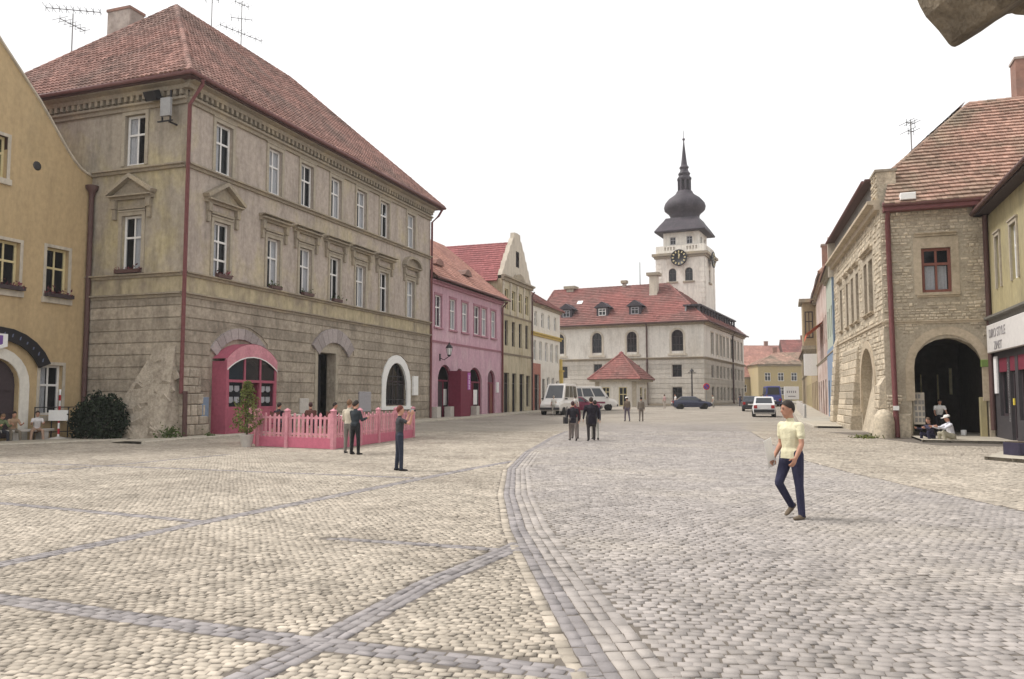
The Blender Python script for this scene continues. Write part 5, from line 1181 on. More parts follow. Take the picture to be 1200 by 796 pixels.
# frontage faces the square: x 0 at the inner corner (far) growing towards the camera
FY = fr((0, 0), (0, -1)); LY = 12.0
wy = [(1.35, 2.0), (3.7, 4.6), (6.6, 7.5), (9.3, 10.2)]
hy = [hole(a, b, 6.1, 8.15) for a, b in wy]
sho = [hole(.9, 2.2, 1.0, 3.3), hole(2.6, 3.4, .1, 3.3), hole(3.8, 6.4, .9, 3.3), hole(7, 10, .9, 3.3)]
mb = MB(); wall(mb, 0, LY, 4.95, 9.4, hy, 0, .25); mb.build('upper_wall', M_OLIVE, yg, FY)
mb = MB(); wall(mb, 0, LY, -.3, 4.95, sho, 0, .3); mb.build('shop_wall', mat('dark_shopfront', (.06, .055, .06), .7, .15), yg, FY)
mb = MB(); mould(mb, FY, 0, LY, 4.75, 5.05, .3); mb.build('string_course', mat('grey_shop_cornice', (.16, .15, .13), .8), yg)
for k, h in enumerate(hy):
    surround(yg, FY, h[0], h[1], h[2], h[3], M_TRIM, .14); window(yg, FY, h[0], h[1], h[2], h[3], .1, curtain=5)
for h in sho: window(yg, FY, h[0], h[1], h[2], h[3], .12, M_WDARK, gm=M_GLASSD, rows=(.8,), name='shop_window')
mb = MB(); 
for a, b in ((.85, 2.3), (2.55, 3.5), (3.75, 6.45)): mb.box(a, b, .02, .1, 2.75, 3.3)
mb.build('red_valance', mat('dull_red_blind', (.17, .025, .045), .8), yg, FY)
mb = MB(); mb.box(2.3, 2.42, .0, .06, .8, 3.1); mb.build('door_handle', M_WPLAST, yg, FY)
mb = MB(); mb.box(.3, .75, -.06, .02, 1.9, 3.4); mb.build('side_plate', M_CURT, yg, FY)
mb = MB(); mb.box(3.0, 3.16, -.02, .02, 1.45, 1.7); mb.build('yellow_sticker', mat('yellow_sticker', (.7, .55, .08), .6), yg, FY)
sb = MB(); sb.bbox(.25, 6.2, -.25, -.1, 3.55, 4.68, .02); sb = sb.build('sign_board', mat('grey_white_sign', (.62, .60, .58), .6, .08), yg, FY)
def lettering(txt, size, parent, M, m, name='lettering'):
    cu = bpy.data.curves.new(name, 'FONT'); cu.body = txt; cu.size = size; cu.extrude = .006; cu.align_x = 'LEFT'
    o = bpy.data.objects.new(name, cu); dg = bpy.context.evaluated_depsgraph_get(); COL.objects.link(o); dg.update()
    me = bpy.data.meshes.new_from_object(o.evaluated_get(dg)); bpy.data.objects.remove(o); me.materials.clear(); me.materials.append(m)
    return place(name, me, parent, M)
ST = Matrix.Rotation(R(90), 4, 'X')
lettering('DIRO STYLE', .5, sb, T(.7, -.262, 4.14) @ ST, mat('grey_letters', (.30, .285, .29), .7)); lettering('ZIMET', .46, sb, T(1.5, -.262, 3.64) @ ST, MATS['grey_letters'])
mb = MB(); mb.add([(-.5, 1.0, 9.46), (-.5, -LY, 9.46), (5, -LY, 14.4), (5, 1.0, 14.4), (-.5, 1.0, 9.34), (-.5, -LY, 9.34)], [(1, 0, 3, 2), (0, 1, 5, 4)]); mb.quad((0, .9, 0), (8, .9, 0), (8, .9, 10), (0, .9, 10)); rf = mb.build('roof', M_UNDER, yg)
tb = MB(); tile_slope(tb, [(-.52, .9, 9.49), (-.52, -LY, 9.49), (5, -LY, 14.4), (5, .9, 14.4)], .28, .36, 'flat'); t = tb.build('roof_tiles', M_TILEB, rf); t['kind'] = 'stuff'
gutter(yg, [(-.57, .7, 9.42), (-.57, -LY, 9.42)], .09, M_PIPED)
mb = MB(); mb.box(-.5, 0, -LY, .5, 9.30, 9.42); mb.build('soffit', M_WDARK, yg)

# ------------------------------------------------------------------ the row beyond, right side of the street
E1 = CR + Matrix.Rotation(ER, 3, 'Z') @ (sx * LSD); R3 = R(90 - 18.5); R3x = Vector((math.cos(R3), math.sin(R3), 0))
def right_house(name, label, s0, L, z, wm, wins, rz, rm, off=0., ends=(0, 0)):
    """frontage faces left: local frame origin at the FAR end, x runs towards the camera"""
    t = thing(name, label, 'house', E1 + R3x * (s0 + L) + Vector((-R3x.y, R3x.x, 0)) * off + Vector((0, 0, 0)), R3 + math.pi)
    mb = MB(); wall(mb, 0, L, -.3, z, wins, 0, .25); mb.quad((L, 0, 0), (L, 9, 0), (L, 9, z), (L, 0, z)); mb.quad((0, 9, 0), (0, 0, 0), (0, 0, z), (0, 9, z)); mb.build('wall', wm, t)
    for h in wins: window(t, F0, h[0], h[1], h[2], h[3], .15, M_WWHITE if h[2] > 2 else M_WDARK, gm=M_GLASSD)
    mb = MB(); mould(mb, F0, -.05, L + .05, z - .3, z + .05, .35); mould(mb, F0, 0, L, 4.7, 4.9, .1); mb.build('cornice', M_MOULD, t)
    if rz: hip_roof(t, 0, L, -.45, 9, z, rz, rm, .34, .42, 'flat', ends)
    return t
h = right_house('pale_green_house', 'narrow pale green and blue house behind the stone arcade house', 0.3, 9.0, 10.4, M_BLUEG, [hole(1 + 2.2 * k, 1.9 + 2.2 * k, 6, 8) for k in range(4)] + [hole(1, 2.2, .3, 3), hole(5, 6.4, .3, 3)], 11.9, M_TILEO)
mb = MB(); wall(mb, 0, 9, -.3, 5.2, [hole(1, 2.2, .3, 3), hole(5, 6.4, .3, 3)], -.05, .1); mb.build('blue_base', M_BLUE, h)
mb = MB(); mb.box(8.6, 9.0, -.3, 6, 9.5, 12.1); mb.build('fire_wall', M_CREAM, h); mb = MB(); mb.box(8.6, 8.98, -.12, 0, 0, 9.5); mb.build('blue_pilaster', M_BLUE, h)
h = right_house('rose_house', 'faded rose house with orange awning and tall roof on the right of the street', 9.4, 17.5, 11.2, M_ROSE, [hole(1 + 2.4 * k, 2 + 2.4 * k, 6, 8.1) for k in range(7)] + [hole(1.2 + 3.9 * k, 2.8 + 3.9 * k, .4, 3.2) for k in range(4)], 16.0, M_TILEB, ends=(0, 1))
mb = MB(); mb.add([(6, 0, 8.0), (12, 0, 8.0), (12, -1.3, 7.0), (6, -1.3, 7.0), (6, -1.3, 6.7), (12, -1.3, 6.7)], [(0, 1, 2, 3), (3, 2, 5, 4)]); mb.build('awning', M_ORANGE, h)
c = chimney(h, 2.0, 1.0, 10.5, 15.9, .9, .9, M_BRICK, (.1, .15, M_CHPL))
h = right_house('oriel_house', 'brown-ochre house with projecting bay window over the street', 27.2, 16.5, 11.0, M_BROWNW, [hole(1 + 2.6 * k, 2.1 + 2.6 * k, 6, 8.2) for k in range(4)] + [hole(1.2 + 3.9 * k, 2.8 + 3.9 * k, .5, 3.4) for k in range(4)], 14.2, M_TILEO)
mb = MB(); mb.bbox(11.4, 15.0, -1.2, 0, 6.6, 11.1, .05); ob = mb.build('oriel', M_BROWNW, h)
mb = MB(); mb.add([(11.4, -1.2, 6.6), (15, -1.2, 6.6), (15, 0, 6.6), (11.4, 0, 6.6), (12.2, -.3, 5.1), (14.2, -.3, 5.1), (14.2, 0, 5.1), (12.2, 0, 5.1)], [(4, 5, 1, 0), (5, 6, 2, 1), (7, 4, 0, 3)]); mb.build('oriel_corbel', M_MOULD, ob)
mb = MB(); mb.box(11.1, 15.3, -1.5, .0, 11.1, 11.45); mb.box(11.3, 15.1, -1.3, 0, 6.5, 6.85); mb.build('oriel_cornice', M_MOULD, ob)
F = fr((15.0, -1.2), (0, 1)); window(h, F, .2, .95, 7.6, 10.2, -.03, M_WDARK, room=False, gm=M_GLASSD); mb = MB()
mb = MB(); mb.bbox(15.2, 15.9, -1.2, 0, 3.9, 6.0); mb.build('hanging_sign', M_WPLAST, h)
right_house('ochre_row_house', 'low ochre house far along the right side of the street', 44.0, 20, 8.6, M_FARYEL, [hole(1 + 2.6 * k, 2.1 + 2.6 * k, 5.5, 7.2) for k in range(7)] + [hole(1.2 + 3.9 * k, 2.6 + 3.9 * k, .8, 3.4) for k in range(5)], 12.6, M_TILER)
right_house('brown_row_house', 'far brownish house where the right street row ends', 64.3, 24, 8.2, M_BROWNW, [hole(1 + 3 * k, 2.1 + 3 * k, 5.3, 7.0) for k in range(7)], 12.2, M_TILEO)

# ------------------------------------------------------------------ houses closing the street
def far_house(name, label, x, y, rz, L, D, ze, zr, wm, rm, rows, n, ends=(1, 1), mans=False):
    t = thing(name, label, 'house', (x, y, 0), rz)
    wins = [hole(1.2 + (L - 2.4) * k / n + .1, 1.2 + (L - 2.4) * k / n + 1.3, a, b) for (a, b) in rows for k in range(n)]
    mb = MB(); wall(mb, 0, L, -.3, ze, wins, 0, .2); mb.quad((0, D, 0), (0, 0, 0), (0, 0, ze), (0, D, ze)); mb.quad((L, 0, 0), (L, D, 0), (L, D, ze), (L, 0, ze)); mb.build('wall', wm, t)
    for h in wins: window(t, F0, h[0], h[1], h[2], h[3], .1, M_WWHITE, room=False, gm=M_GLASSD)
    mb = MB(); mould(mb, F0, -.1, L + .1, ze - .4, ze, .4); mb.build('cornice', M_MOULD, t)
    hip_roof(t, -.4, L + .4, -.5, D, ze, zr, rm, .5, .55, 'flat', ends)
    for k in (.3, .75): chimney(t, L * k, D / 2, zr - 1.5, zr + 1.0, .8, .7, M_BRICK)
    return t
far_house('mansard_house', 'yellow house with brown roof closing the far end of the street', 50.0, 163, R(-4), 15.5, 10, 8.6, 11.2, M_FARYEL, M_TILEB, [(5.2, 6.9), (2.4, 4.0)], 5)
far_house('red_roof_house', 'pinkish house with bright orange-red roof behind the yellow street-end house', 49.5, 186, R(0), 15, 11, 9.3, 14.2, M_ROSE, M_TILEO, [(6.2, 7.9)], 5, (0, 0))
far_house('back_roof_house', 'far house whose red roof rises right of the yellow street-end house', 63., 184, R(-8), 16, 11, 10.0, 15.4, M_ROSE, M_TILER, [(6.2, 7.9)], 5, (0, 0))
far_house('low_street_house', 'low ochre house with pinkish roof left of the yellow street-end house', 44.0, 170, R(6), 7.5, 9, 6.2, 9.8, M_FARYEL, M_TILEO, [(3.0, 4.6)], 3, (0, 0))

# ------------------------------------------------------------------ weathered stone springer overhead, top right
cb = thing('stone_springer', 'weathered stone arch springer hanging overhead at the top right corner', 'stonework', (2.271, 4.0, 3.501))
out = [(-.20, 2.6), (-.198, .34), (-.18, .25), (-.167, .214), (-.139, .159), (-.076, .086), (-.026, .014), (-.012, .002), (.005, -.001), (.027, .009), (.085, .045), (.144, .082), (.22, .136), (.28, .173), (.306, .178), (.323, .171), (.367, .168), (.8, .2), (2.0, .3), (2.0, 2.6)]
mb = MB(); NS = 7; n = len(out); rr = random.Random(9); ring_ = []
for k in range(NS + 1):
    y = -.62 * k / NS; e = (1 if 0 < k < NS else .0) * .006
    ring_.append([(p[0] + rr.uniform(-e, e) + (.012 if k == NS else 0) * (1 if p[0] < 0 else -1), y, p[1] + rr.uniform(-e, e) * .7 + (.012 if k == NS else 0)) for p in out])
mb.v = [p for r_ in ring_ for p in r_]
for k in range(NS):
    for i in range(n): mb.f.append((k * n + i, k * n + (i + 1) % n, (k + 1) * n + (i + 1) % n, (k + 1) * n + i))
mb.f.append(tuple(range(n - 1, -1, -1))); mb.f.append(tuple(NS * n + i for i in range(n))); mb.mi = [0] * len(mb.f); mb.t = [.5] * len(mb.f); mb.sm = [False] * len(mb.f)
mb.build('springer_block', M_CORBEL, cb)
mb = MB(); mb.box(-.1, 5.5, -.6, 2.0, 2.6, 5.5); mb.box(1.9, 2.6, -.55, -.05, -3.5, 2.6); mb.build('upper_wall', M_CORBEL, cb)

# ------------------------------------------------------------------ pink terrace fence
tf = thing('picket_fence', 'pink wooden picket fence round the terrace of the grey corner house', 'fence', (-9.0, 28.6, 0))
fA, fB, fC, fD = Vector((-9.0, 28.62, 0)), Vector((-5.95, 26.85, 0)), Vector((-4.25, 34.6, .06)), Vector((-10.35, 31.9, 0))
def fence_run(a, b, posts, hp=1.28, first=True):
    d = (b - a); L = d.length; u = d.normalized(); F0_ = Matrix.Translation(a - Vector(tf.location)) @ Matrix.Rotation(math.atan2(u.y, u.x), 4, 'Z')
    cu = [p * L for p in posts]
    for i, p in enumerate(cu):
        if i == 0 and not first: continue
        mb = MB(); mb.bbox(p - .075, p + .075, -.075, .075, -.05, hp, .012); mb.add([(p - .095, -.095, hp), (p + .095, -.095, hp), (p + .095, .095, hp), (p - .095, .095, hp), (p, 0, hp + .09)], [(0, 1, 4), (1, 2, 4), (2, 3, 4), (3, 0, 4)]); mb.build('fence_post', M_PORCHL, tf, F0_)
    for p, q in zip(cu, cu[1:]):
        mb = MB(); mb.box(p + .076, q - .076, -.02, .02, .02, .40); mb.build('kick_board', M_PORCH if random.random() < .0 else mat('mid_pink_paint', (.52, .145, .21), .65, .1, 6.), tf, F0_)
        for z in (.45, 1.0): mb = MB(); mb.box(p + .076, q - .076, -.025, .025, z, z + .07); mb.build('fence_rail', M_PORCHL, tf, F0_)
        n = max(1, int((q - p - .15) / .19)); 
        for k in range(n):
            x = p + .075 + (q - p - .15) * (k + .5) / n; w = .048 if k % 3 else .058; z1 = 1.13 + (.07 if k % 2 else 0) + random.uniform(-.01, .01); y = -.052
            tn = (k * 7 % 5) / 4
            def mk(w=w, z1=round(z1, 2), tn=tn):
                m_ = MB(); m_.prism([(-w, .36), (w, .36), (w, z1 - .05), (0, z1), (-w, z1 - .05)], -.026, -.0, 0, tn); return m_.mesh('slat', M_PORCHL)
            place('slat', cached(('slat', w, round(z1, 2), tn), mk), tf, F0_ @ T(x, 0, 0) @ Matrix.Rotation(random.uniform(-.012, .012), 4, 'Y'))
fence_run(fA, fB, [0, .4, 1]); fence_run(fB, fC, [0, .28, .5, .74, 1], first=False); fence_run(fD, fA, [0, .5, 1], first=True)
M_CHAIR = mat('cafe_chair_wood', (.12, .05, .04), .6, .15, 8.)
def chair_at(x, y, rz, label):
    c = thing('cafe_chair', label, 'chair', (x, y, DECK), rz, 'chairs on the pink terrace')
    mb = MB(); mb.bbox(-.21, .21, -.21, .21, .43, .46, .01); mb.build('seat', M_CHAIR, c)
    mb = MB(); mb.box(-.21, .21, .19, .22, .62, .86); mb.build('backrest', M_CHAIR, c)
    for sx_ in (-1, 1):
        for sy in (-1, 1): mb = MB(); mb.box(sx_ * .19 - .018, sx_ * .19 + .018, sy * .19 - .018, sy * .19 + .018, 0, .43 if sy < 0 else .9); mb.build('leg', M_CHAIR, c)
def table_at(x, y, label):
    c = thing('cafe_table', label, 'table', (x, y, DECK), .3, 'tables on the pink terrace')
    mb = MB(); mb.lathe([(.38, .72), (.4, .735), (.38, .75)], 16); mb.build('table_top', M_CONC, c); mb = MB(); mb.lathe([(.25, 0), (.24, .03), (.04, .06), (.04, .72)], 10); mb.build('pedestal', M_IRON, c)
mb = MB(); mb.prism_z([(-8.9, 28.9), (-6.0, 27.2), (-4.5, 34.4), st(6.4, .1)], -.05, .32); o = mb.build('terrace_deck', M_CHAIR if False else mat('deck_boards', (.30, .17, .13), .85)); tag(o, 'low wooden deck inside the pink picket fence', 'deck')
DECK = .325
SEATS = [(-8.75, 30.15, R(160)), (-7.9, 31.6, R(200)), (-6.85, 30.9, R(120)), (-6.1, 31.3, R(230))]
for (x, y, rz), l in zip(SEATS, ('dark cafe chair under the leftmost guest on the pink terrace', 'dark cafe chair of the second guest behind the pink fence', 'dark cafe chair in front of the open stone doorway', 'dark cafe chair of the rightmost seated guest on the terrace')): chair_at(x, y, rz, l)
table_at(-8.4, 30.9, 'round cafe table at the left end of the pink terrace'); table_at(-6.4, 30.2, 'round cafe table at the right end of the pink terrace')

# ------------------------------------------------------------------ plants
def shrub_crown(name, m, parent, pts, size, seed, M=None):
    mb = MB(); leaves(mb, pts, size, seed); o = mb.build(name, m, parent, M); o['kind'] = 'stuff'; return o
ct = thing('potted_conifer', 'yellow-green potted conifer in pale pot at the fence corner', 'plant', (-9.32, 28.35, 0))
mb = MB(); mb.lathe([(.17, 0), (.24, .40), (.26, .44), (.22, .44), (.2, .36), (0, .36)], 16); mb.build('pot', M_CONC, ct)
mb = MB(); mb.tube([(0, 0, .36), (.02, 0, 1.2), (0, .02, 2.1)], [.04, .03, .012], 6); mb.build('trunk', M_BARK, ct)
rr = random.Random(3); P = []
for k in range(1500):
    z = rr.uniform(.5, 2.3); f = min(1, (z - .42) / .35) * max(.05, (2.4 - z) / 1.45) ** .7; t = rr.uniform(0, 6.283); lob = 1 + .3 * math.sin(t * 3 + z * 7) + .18 * math.sin(t * 5 - z * 13); r_ = .5 * min(1, f) * lob * math.sqrt(rr.uniform(.25, 1)); P.append((r_ * math.cos(t), r_ * math.sin(t), z))
shrub_crown('crown', M_GREENL, ct, P, .055, 4)
ds = thing('dark_shrub', 'large dark green shrub against the wall between ochre and grey houses', 'shrub', (-17.05, 33.4, 0))
rr = random.Random(6); P = []
for k in range(5200):
    t = rr.uniform(0, 6.283); ph = math.acos(rr.uniform(-.6, 1)); lob = 1 + .13 * math.sin(3 * t + 2 * ph) + .11 * math.sin(7 * t + 5 * ph) + .08 * math.sin(13 * t + 9 * ph); r_ = (rr.uniform(.7, 1.0) + (rr.random() < .06) * rr.uniform(0, .16)) * lob
    P.append((1.05 * r_ * math.sin(ph) * math.cos(t), .75 * r_ * math.sin(ph) * math.sin(t), .68 + 1.15 * r_ * math.cos(ph)))
shrub_crown('crown', M_GREEN, ds, [p for p in P if p[2] > .05], .085, 5)
mb = MB(); rr = random.Random(2)
for k in range(7): t = k * .9; mb.tube([(.25 * math.cos(t), .2 * math.sin(t), 0), (.45 * math.cos(t), .35 * math.sin(t), .7), (.7 * math.cos(t + .2), .5 * math.sin(t + .2), 1.3)], [.04, .03, .012], 5)
mb.build('stems', M_BARK, ds)
def weeds(label, x, y, r_, h, n, seed, m=M_GREENW):
    mb = MB(); rr = random.Random(seed); P = [(rr.gauss(0, r_ * .5), rr.gauss(0, r_ * .5), abs(rr.gauss(h * .35, h * .3))) for _ in range(n)]; leaves(mb, P, .07, seed)
    mb.tube([(0, 0, -.02), (.01, 0, h * .6)], .012, 5); o = mb.build('weed_clump', m); o['kind'] = 'stuff'; o.location = (x, y, g(y)); tag(o, label, 'weeds', 'weeds at the foot of the walls')
weeds('green weeds growing at the foot of the red corner downpipe', -13.9, 32.75, .45, .6, 260, 1)
weeds('small weeds beside the pink porch side wall', -12.75, 34.0, .2, .3, 60, 2)
weeds('low yellowish weeds beside the rounded guard stone of the arcade house', 14.9, 34.0, .5, .16, 160, 3, M_GREENL)
# road sign seen side on, by the shrub
rs = thing('road_sign', 'red and white striped sign post with round sign beside the dark shrub', 'sign', (-18.72, 33.3, 0), R(-62))
mb = MB()
for k in range(9): mb.lathe([(.045, k * .23), (.045, k * .23 + .23)], 10, 1 if k % 2 else 0)
mb.build('post', [M_WPLAST, M_RED], rs)
mb = MB(); mb.lathe([(.36, 0), (.36, .02)], 20, M=T(0, -.06, 1.62) @ Matrix.Rotation(R(90), 4, 'X')); mb.build('round_sign', M_GREYBOX, rs)
mb = MB(); mb.box(-.4, .4, -.07, -.05, .78, 1.22, M=Matrix.Rotation(R(62), 4, 'Z')); mb.build('white_plate', M_WPLAST, rs)
mb = MB(); mb.lathe([(.5, 0), (.5, .05), (.1, .12), (.05, .14)], 14); mb.build('base', M_CONC, rs)
# bench of the seated people
bn = thing('stone_bench', 'low stone bench below the window of the ochre house', 'bench', (-19.75, 31.95, 0), SA)
mb = MB(); mb.bbox(-1.8, 1.7, -.22, .22, .36, .46, .02); mb.build('seat', M_CONC, bn)
for x in (-1.4, 0, 1.3): mb = MB(); mb.box(x - .15, x + .15, -.18, .18, 0, .36); mb.build('leg', M_CONC, bn)
# lamp pole and parking sign by the hall
lp_ = thing('lamp_post', 'tall thin dark post in front of the pale hall behind the blue car', 'post', (23.35, 104.2, g(104)))
mb = MB(); mb.tube([(0, 0, 0), (0, 0, 4.6)], [.11, .09], 8); mb.lathe([(.2, 0), (.2, .4), (.11, .6)], 10); mb.lathe([(.09, 4.6), (.3, 4.5), (.3, 4.55), (.05, 4.9), (.0, 5.0)], 10); mb.box(-.5, .5, -.05, .05, 4.3, 4.4); mb.build('pole', M_IRON, lp_)
ns = thing('road_sign', 'round red and blue no-parking sign standing right of the blue car', 'sign', (24.55, 101.5, g(101)))
mb = MB(); mb.tube([(0, 0, 0), (0, 0, 2.7)], .04, 6); mb.build('post', M_ZINC, ns)
Rm = Matrix.Rotation(R(90), 4, 'X')
mb = MB(); mb.lathe([(.42, 0), (.42, .03), (.30, .035)], 20, 0, M=T(0, -.05, 2.55) @ Rm); mb.lathe([(.30, .036), (.0, .037)], 20, 1, M=T(0, -.05, 2.55) @ Rm); mb.box(-.3, .3, -.1, -.09, -.05, .05, 0, M=T(0, 0, 2.55) @ Matrix.Rotation(R(45), 4, 'Y')); mb.build('round_sign', [M_RED, mat('sign_blue', (.04, .06, .3), .5)], ns)
# street sign board above the walking man's head
sg2 = thing('street_sign', 'white rectangular sign on a post by the far right pavement', 'sign', (21.9, 63.0, g(63)), R(2))
mb = MB(); mb.tube([(0, 0, 0), (0, 0, 1.5)], .04, 6); mb.build('post', M_ZINC, sg2)
mb = MB(); mb.bbox(-.58, .58, -.05, 0, 1.35, 2.35, .01); sb2 = mb.build('board', M_WPLAST, sg2); mb = MB()
for k in range(5): mb.box(-.38 + .16 * k, -.30 + .16 * k, -.056, -.051, 1.85, 2.02)
mb.box(-.3, .3, -.056, -.051, 1.55, 1.62); mb.build('print', MATS['grey_letters'], sb2)
# bollards along the right pavement
for k in range(5):
    y = 57 + 5.5 * k; x = 20.7 + (y - 57) * .335; o = None
    def mkb():
        mb = MB(); mb.lathe([(.13, -.1), (.13, .85), (.1, .95), (.0, .98)], 10); return mb.mesh('bollard', M_CONC)
    o = place('bollard', cached('bollard', mkb), None, T(x, y, g(y) + .1)); tag(o, ['nearest', 'second', 'third', 'fourth', 'farthest'][k] + ' pale bollard along the right-hand pavement', 'bollard', 'bollards on the right pavement')
# dark box and kerb at the right edge
bx = thing('planter_box', 'dark violet box standing on the kerb at the right edge', 'box', (14.55, 22.9, .1), R(8))
mb = MB(); mb.bbox(-.45, .6, -.3, .3, .0, .36, .03); mb.build('body', mat('dark_violet_box', (.035, .03, .055), .6), bx)
mb = MB(); mb.box(-.42, .57, -.27, .27, .361, .38); mb.build('soil', M_BARK, bx)

pavement('left_pavement', [st(-3.5, 0), st(0, .0), st(24.4, .0), st(40, .0), st(48, 0), st(58.3, 0)], [st(-3.6, 1.7), st(0, 1.5), st(24.4, 2.0), st(40, 2.1), st(48, 2.1), st(58.5, 2.1)], .1)
pavement('house_pavement', [(-24.5, 26.5), (-16.2, 35.2), st(-3.5, 0)], [(-21.6, 25.5), (-15.9, 32.6), st(-3.6, 1.7)], .04)
def rl(x, y): p = CR + Matrix.Rotation(ER, 3, 'Z') @ Vector((x, y, 0)); return (p.x, p.y)
pavement('arcade_pavement', [rl(-.6, 3.0), rl(-.2, .3), rl(.6, .3)][::-1] and [rl(12, 4), rl(.9, 4)], [rl(12, -4.2), rl(.9, -3.1)], .1)
def rr3(s, off): p = E1 + R3x * s + Vector((-R3x.y, R3x.x, 0)) * off; return (p.x, p.y)
pavement('right_pavement', [rr3(95, 0), rr3(0, 0), rr3(-8, .3)], [rr3(95, 2.3), rr3(0, 2.3), rr3(-8, 1.7)], .1)
# kerb island at the right edge
pavement('kerb_island', [(17, 25.5), (14.9, 24.6)], [(14.2, 19.0), (13.2, 22.4)], .1)

# ------------------------------------------------------------------ vehicles
M_CARW = mat('white_car_paint', (.72, .72, .72), .35, .03, 3., coat=.4, spec=.5); M_CARB = mat('blue_car_paint', (.018, .022, .06), .35, .03, 3., coat=.5, spec=.5)
M_CARD = mat('dark_car_paint', (.05, .05, .06), .35, .03, 3., coat=.4); M_VAN = mat('cream_white_van_paint', (.74, .72, .68), .4, .04, 3., coat=.3)
M_TYRE = mat('tyre_rubber', (.02, .02, .02), .85, .1, 9.); M_RIM = mat('steel_rim', (.32, .32, .33), .4, .1, 9., metal=.5)
M_BUMP = mat('dark_bumper', (.04, .04, .045), .6); M_LAMPR = mat('red_tail_lamp', (.35, .02, .02), .3); M_LAMPW = mat('clear_lamp', (.7, .7, .68), .2); M_CGLASS = mat('car_glass', (.03, .036, .045), .08, .1, 3., spec=.7)
M_MARST = mat('maroon_stripe', (.22, .04, .08), .5)
def vehicle(name, label, cat, x, y, heading, paint, prof, cabin, W, wheels, wr, extras=(), group=None):
    """heading = direction of the nose. prof: (x, z_low, z_belt, half width factor); cabin: list of (x_base, x_top, z_base, z_top) corner outline"""
    t = thing(name, label, cat, (x, y, g(y)), heading, group); h = W / 2
    mb = MB(); rings = []
    for (px, zl, zb, f) in prof:
        w = h * f; rings.append([(px, -w * .93, zl), (px, -w, zl + (zb - zl) * .35), (px, -w * .99, zl + (zb - zl) * .7), (px, -w * .9, zb - .02), (px, -w * .55, zb + .015), (px, w * .55, zb + .015), (px, w * .9, zb - .02), (px, w * .99, zl + (zb - zl) * .7), (px, w, zl + (zb - zl) * .35), (px, w * .93, zl)])
    n = 10; vs = [p for r_ in rings for p in r_]; fs = []
    for i in range(len(rings) - 1):
        for k in range(n): fs.append((i * n + k, i * n + (k + 1) % n, (i + 1) * n + (k + 1) % n, (i + 1) * n + k))
    fs.append(tuple(range(n))); fs.append(tuple(len(vs) - 1 - k for k in range(n)))
    mb.add(vs, [f[::-1] for f in fs], 0, .5, None, False)
    # cabin shell: belt outline to roof outline
    xb0, xt0, xt1, xb1, zb, zt = cabin; wb, wt = h * .93, h * .78
    c = [(xb0, -wb, zb - .05), (xb1, -wb, zb - .05), (xb1, wb, zb - .05), (xb0, wb, zb - .05), (xt0, -wt, zt - .04), (xt1, -wt, zt - .04), (xt1, wt, zt - .04), (xt0, wt, zt - .04), (xt0 + .12, -wt * .86, zt), (xt1 - .12, -wt * .86, zt), (xt1 - .12, wt * .86, zt), (xt0 + .12, wt * .86, zt)]
    mb.add(c, [(0, 1, 5, 4), (1, 2, 6, 5), (2, 3, 7, 6), (3, 0, 4, 7), (4, 5, 9, 8), (5, 6, 10, 9), (6, 7, 11, 10), (7, 4, 8, 11), (8, 9, 10, 11)]); mb.build('body', paint, t)
    def lerp(a, b, u): return tuple(a[i] + (b[i] - a[i]) * u for i in range(3))
    def pane(q, u0, u1, v0, v1, nm, off):
        # q: four corners bottom-left, bottom-right, top-right, top-left
        P = lambda u, v: Vector(lerp(lerp(q[0], q[1], u), lerp(q[3], q[2], u), v)); nn = (Vector(q[1]) - Vector(q[0])).cross(Vector(q[3]) - Vector(q[0])).normalized() * off
        a = [P(u0, v0) + nn, P(u1, v0) + nn, P(u1, v1) + nn, P(u0, v1) + nn]; m_ = MB(); m_.poly(a); m_.build(nm, M_CGLASS, t)
    sides = [(c[0], c[1], c[5], c[4]), (c[2], c[3], c[7], c[6])]
    npn = 3 if (xb1 - xb0) > 3 else 2
    for q in sides:
        for k in range(npn): pane(q, .06 + .88 * k / npn + .015, .06 + .88 * (k + 1) / npn - .015, .16, .88, 'side_window', .008)
    pane((c[1], c[2], c[6], c[5]), .08, .92, .12, .92, 'windscreen', .008); pane((c[3], c[0], c[4], c[7]), .1, .9, .2, .9, 'rear_window', .008)
    for wx in wheels:
        for s in (-1, 1):
            Mw = T(wx, s * (h - .1), wr) @ Matrix.Rotation(R(90) * -s, 4, 'X')
            def mkw():
                m_ = MB(); m_.lathe([(wr * .62, .11), (wr * .92, .11), (wr, .06), (wr, -.08), (wr * .6, -.1)], 18); return m_.mesh('wheel', M_TYRE)
            def mkr():
                m_ = MB(); m_.lathe([(wr * .63, .10), (wr * .5, .075), (wr * .2, .09), (0, .1)], 14); return m_.mesh('rim', M_RIM)
            w_ = place('wheel', cached(('wheel', wr), mkw), t, Mw); place('rim', cached(('rim', wr), mkr), w_)
            m_ = MB(); m_.lathe([(wr * 1.2, -.14), (wr * 1.2, .085)], 18, M=Mw); m_.build('wheel_arch', M_TYRE, t)
    xn, xt_ = prof[-1][0], prof[0][0]; zl = prof[-1][1]
    for s in (-1, 1):
        m_ = MB(); m_.bbox(-.18, .18, -.03, .03, -.07, .07, .01); m_.build('headlight', M_LAMPW, t, T(xn, s * h * .66, zl + .38) @ Matrix.Rotation(R(90), 4, 'Z'))
        m_ = MB(); m_.bbox(-.13, .13, -.03, .03, -.12, .12, .01); m_.build('tail_light', M_LAMPR, t, T(xt_, s * h * .74, prof[0][1] + .46) @ Matrix.Rotation(R(-90), 4, 'Z'))
        m_ = MB(); m_.bbox(-.07, .07, -.1, .1, -.06, .06, .02); m_.build('side_mirror', M_BUMP, t, T(xb1 - (.25), s * (h + .08), zb + .06))
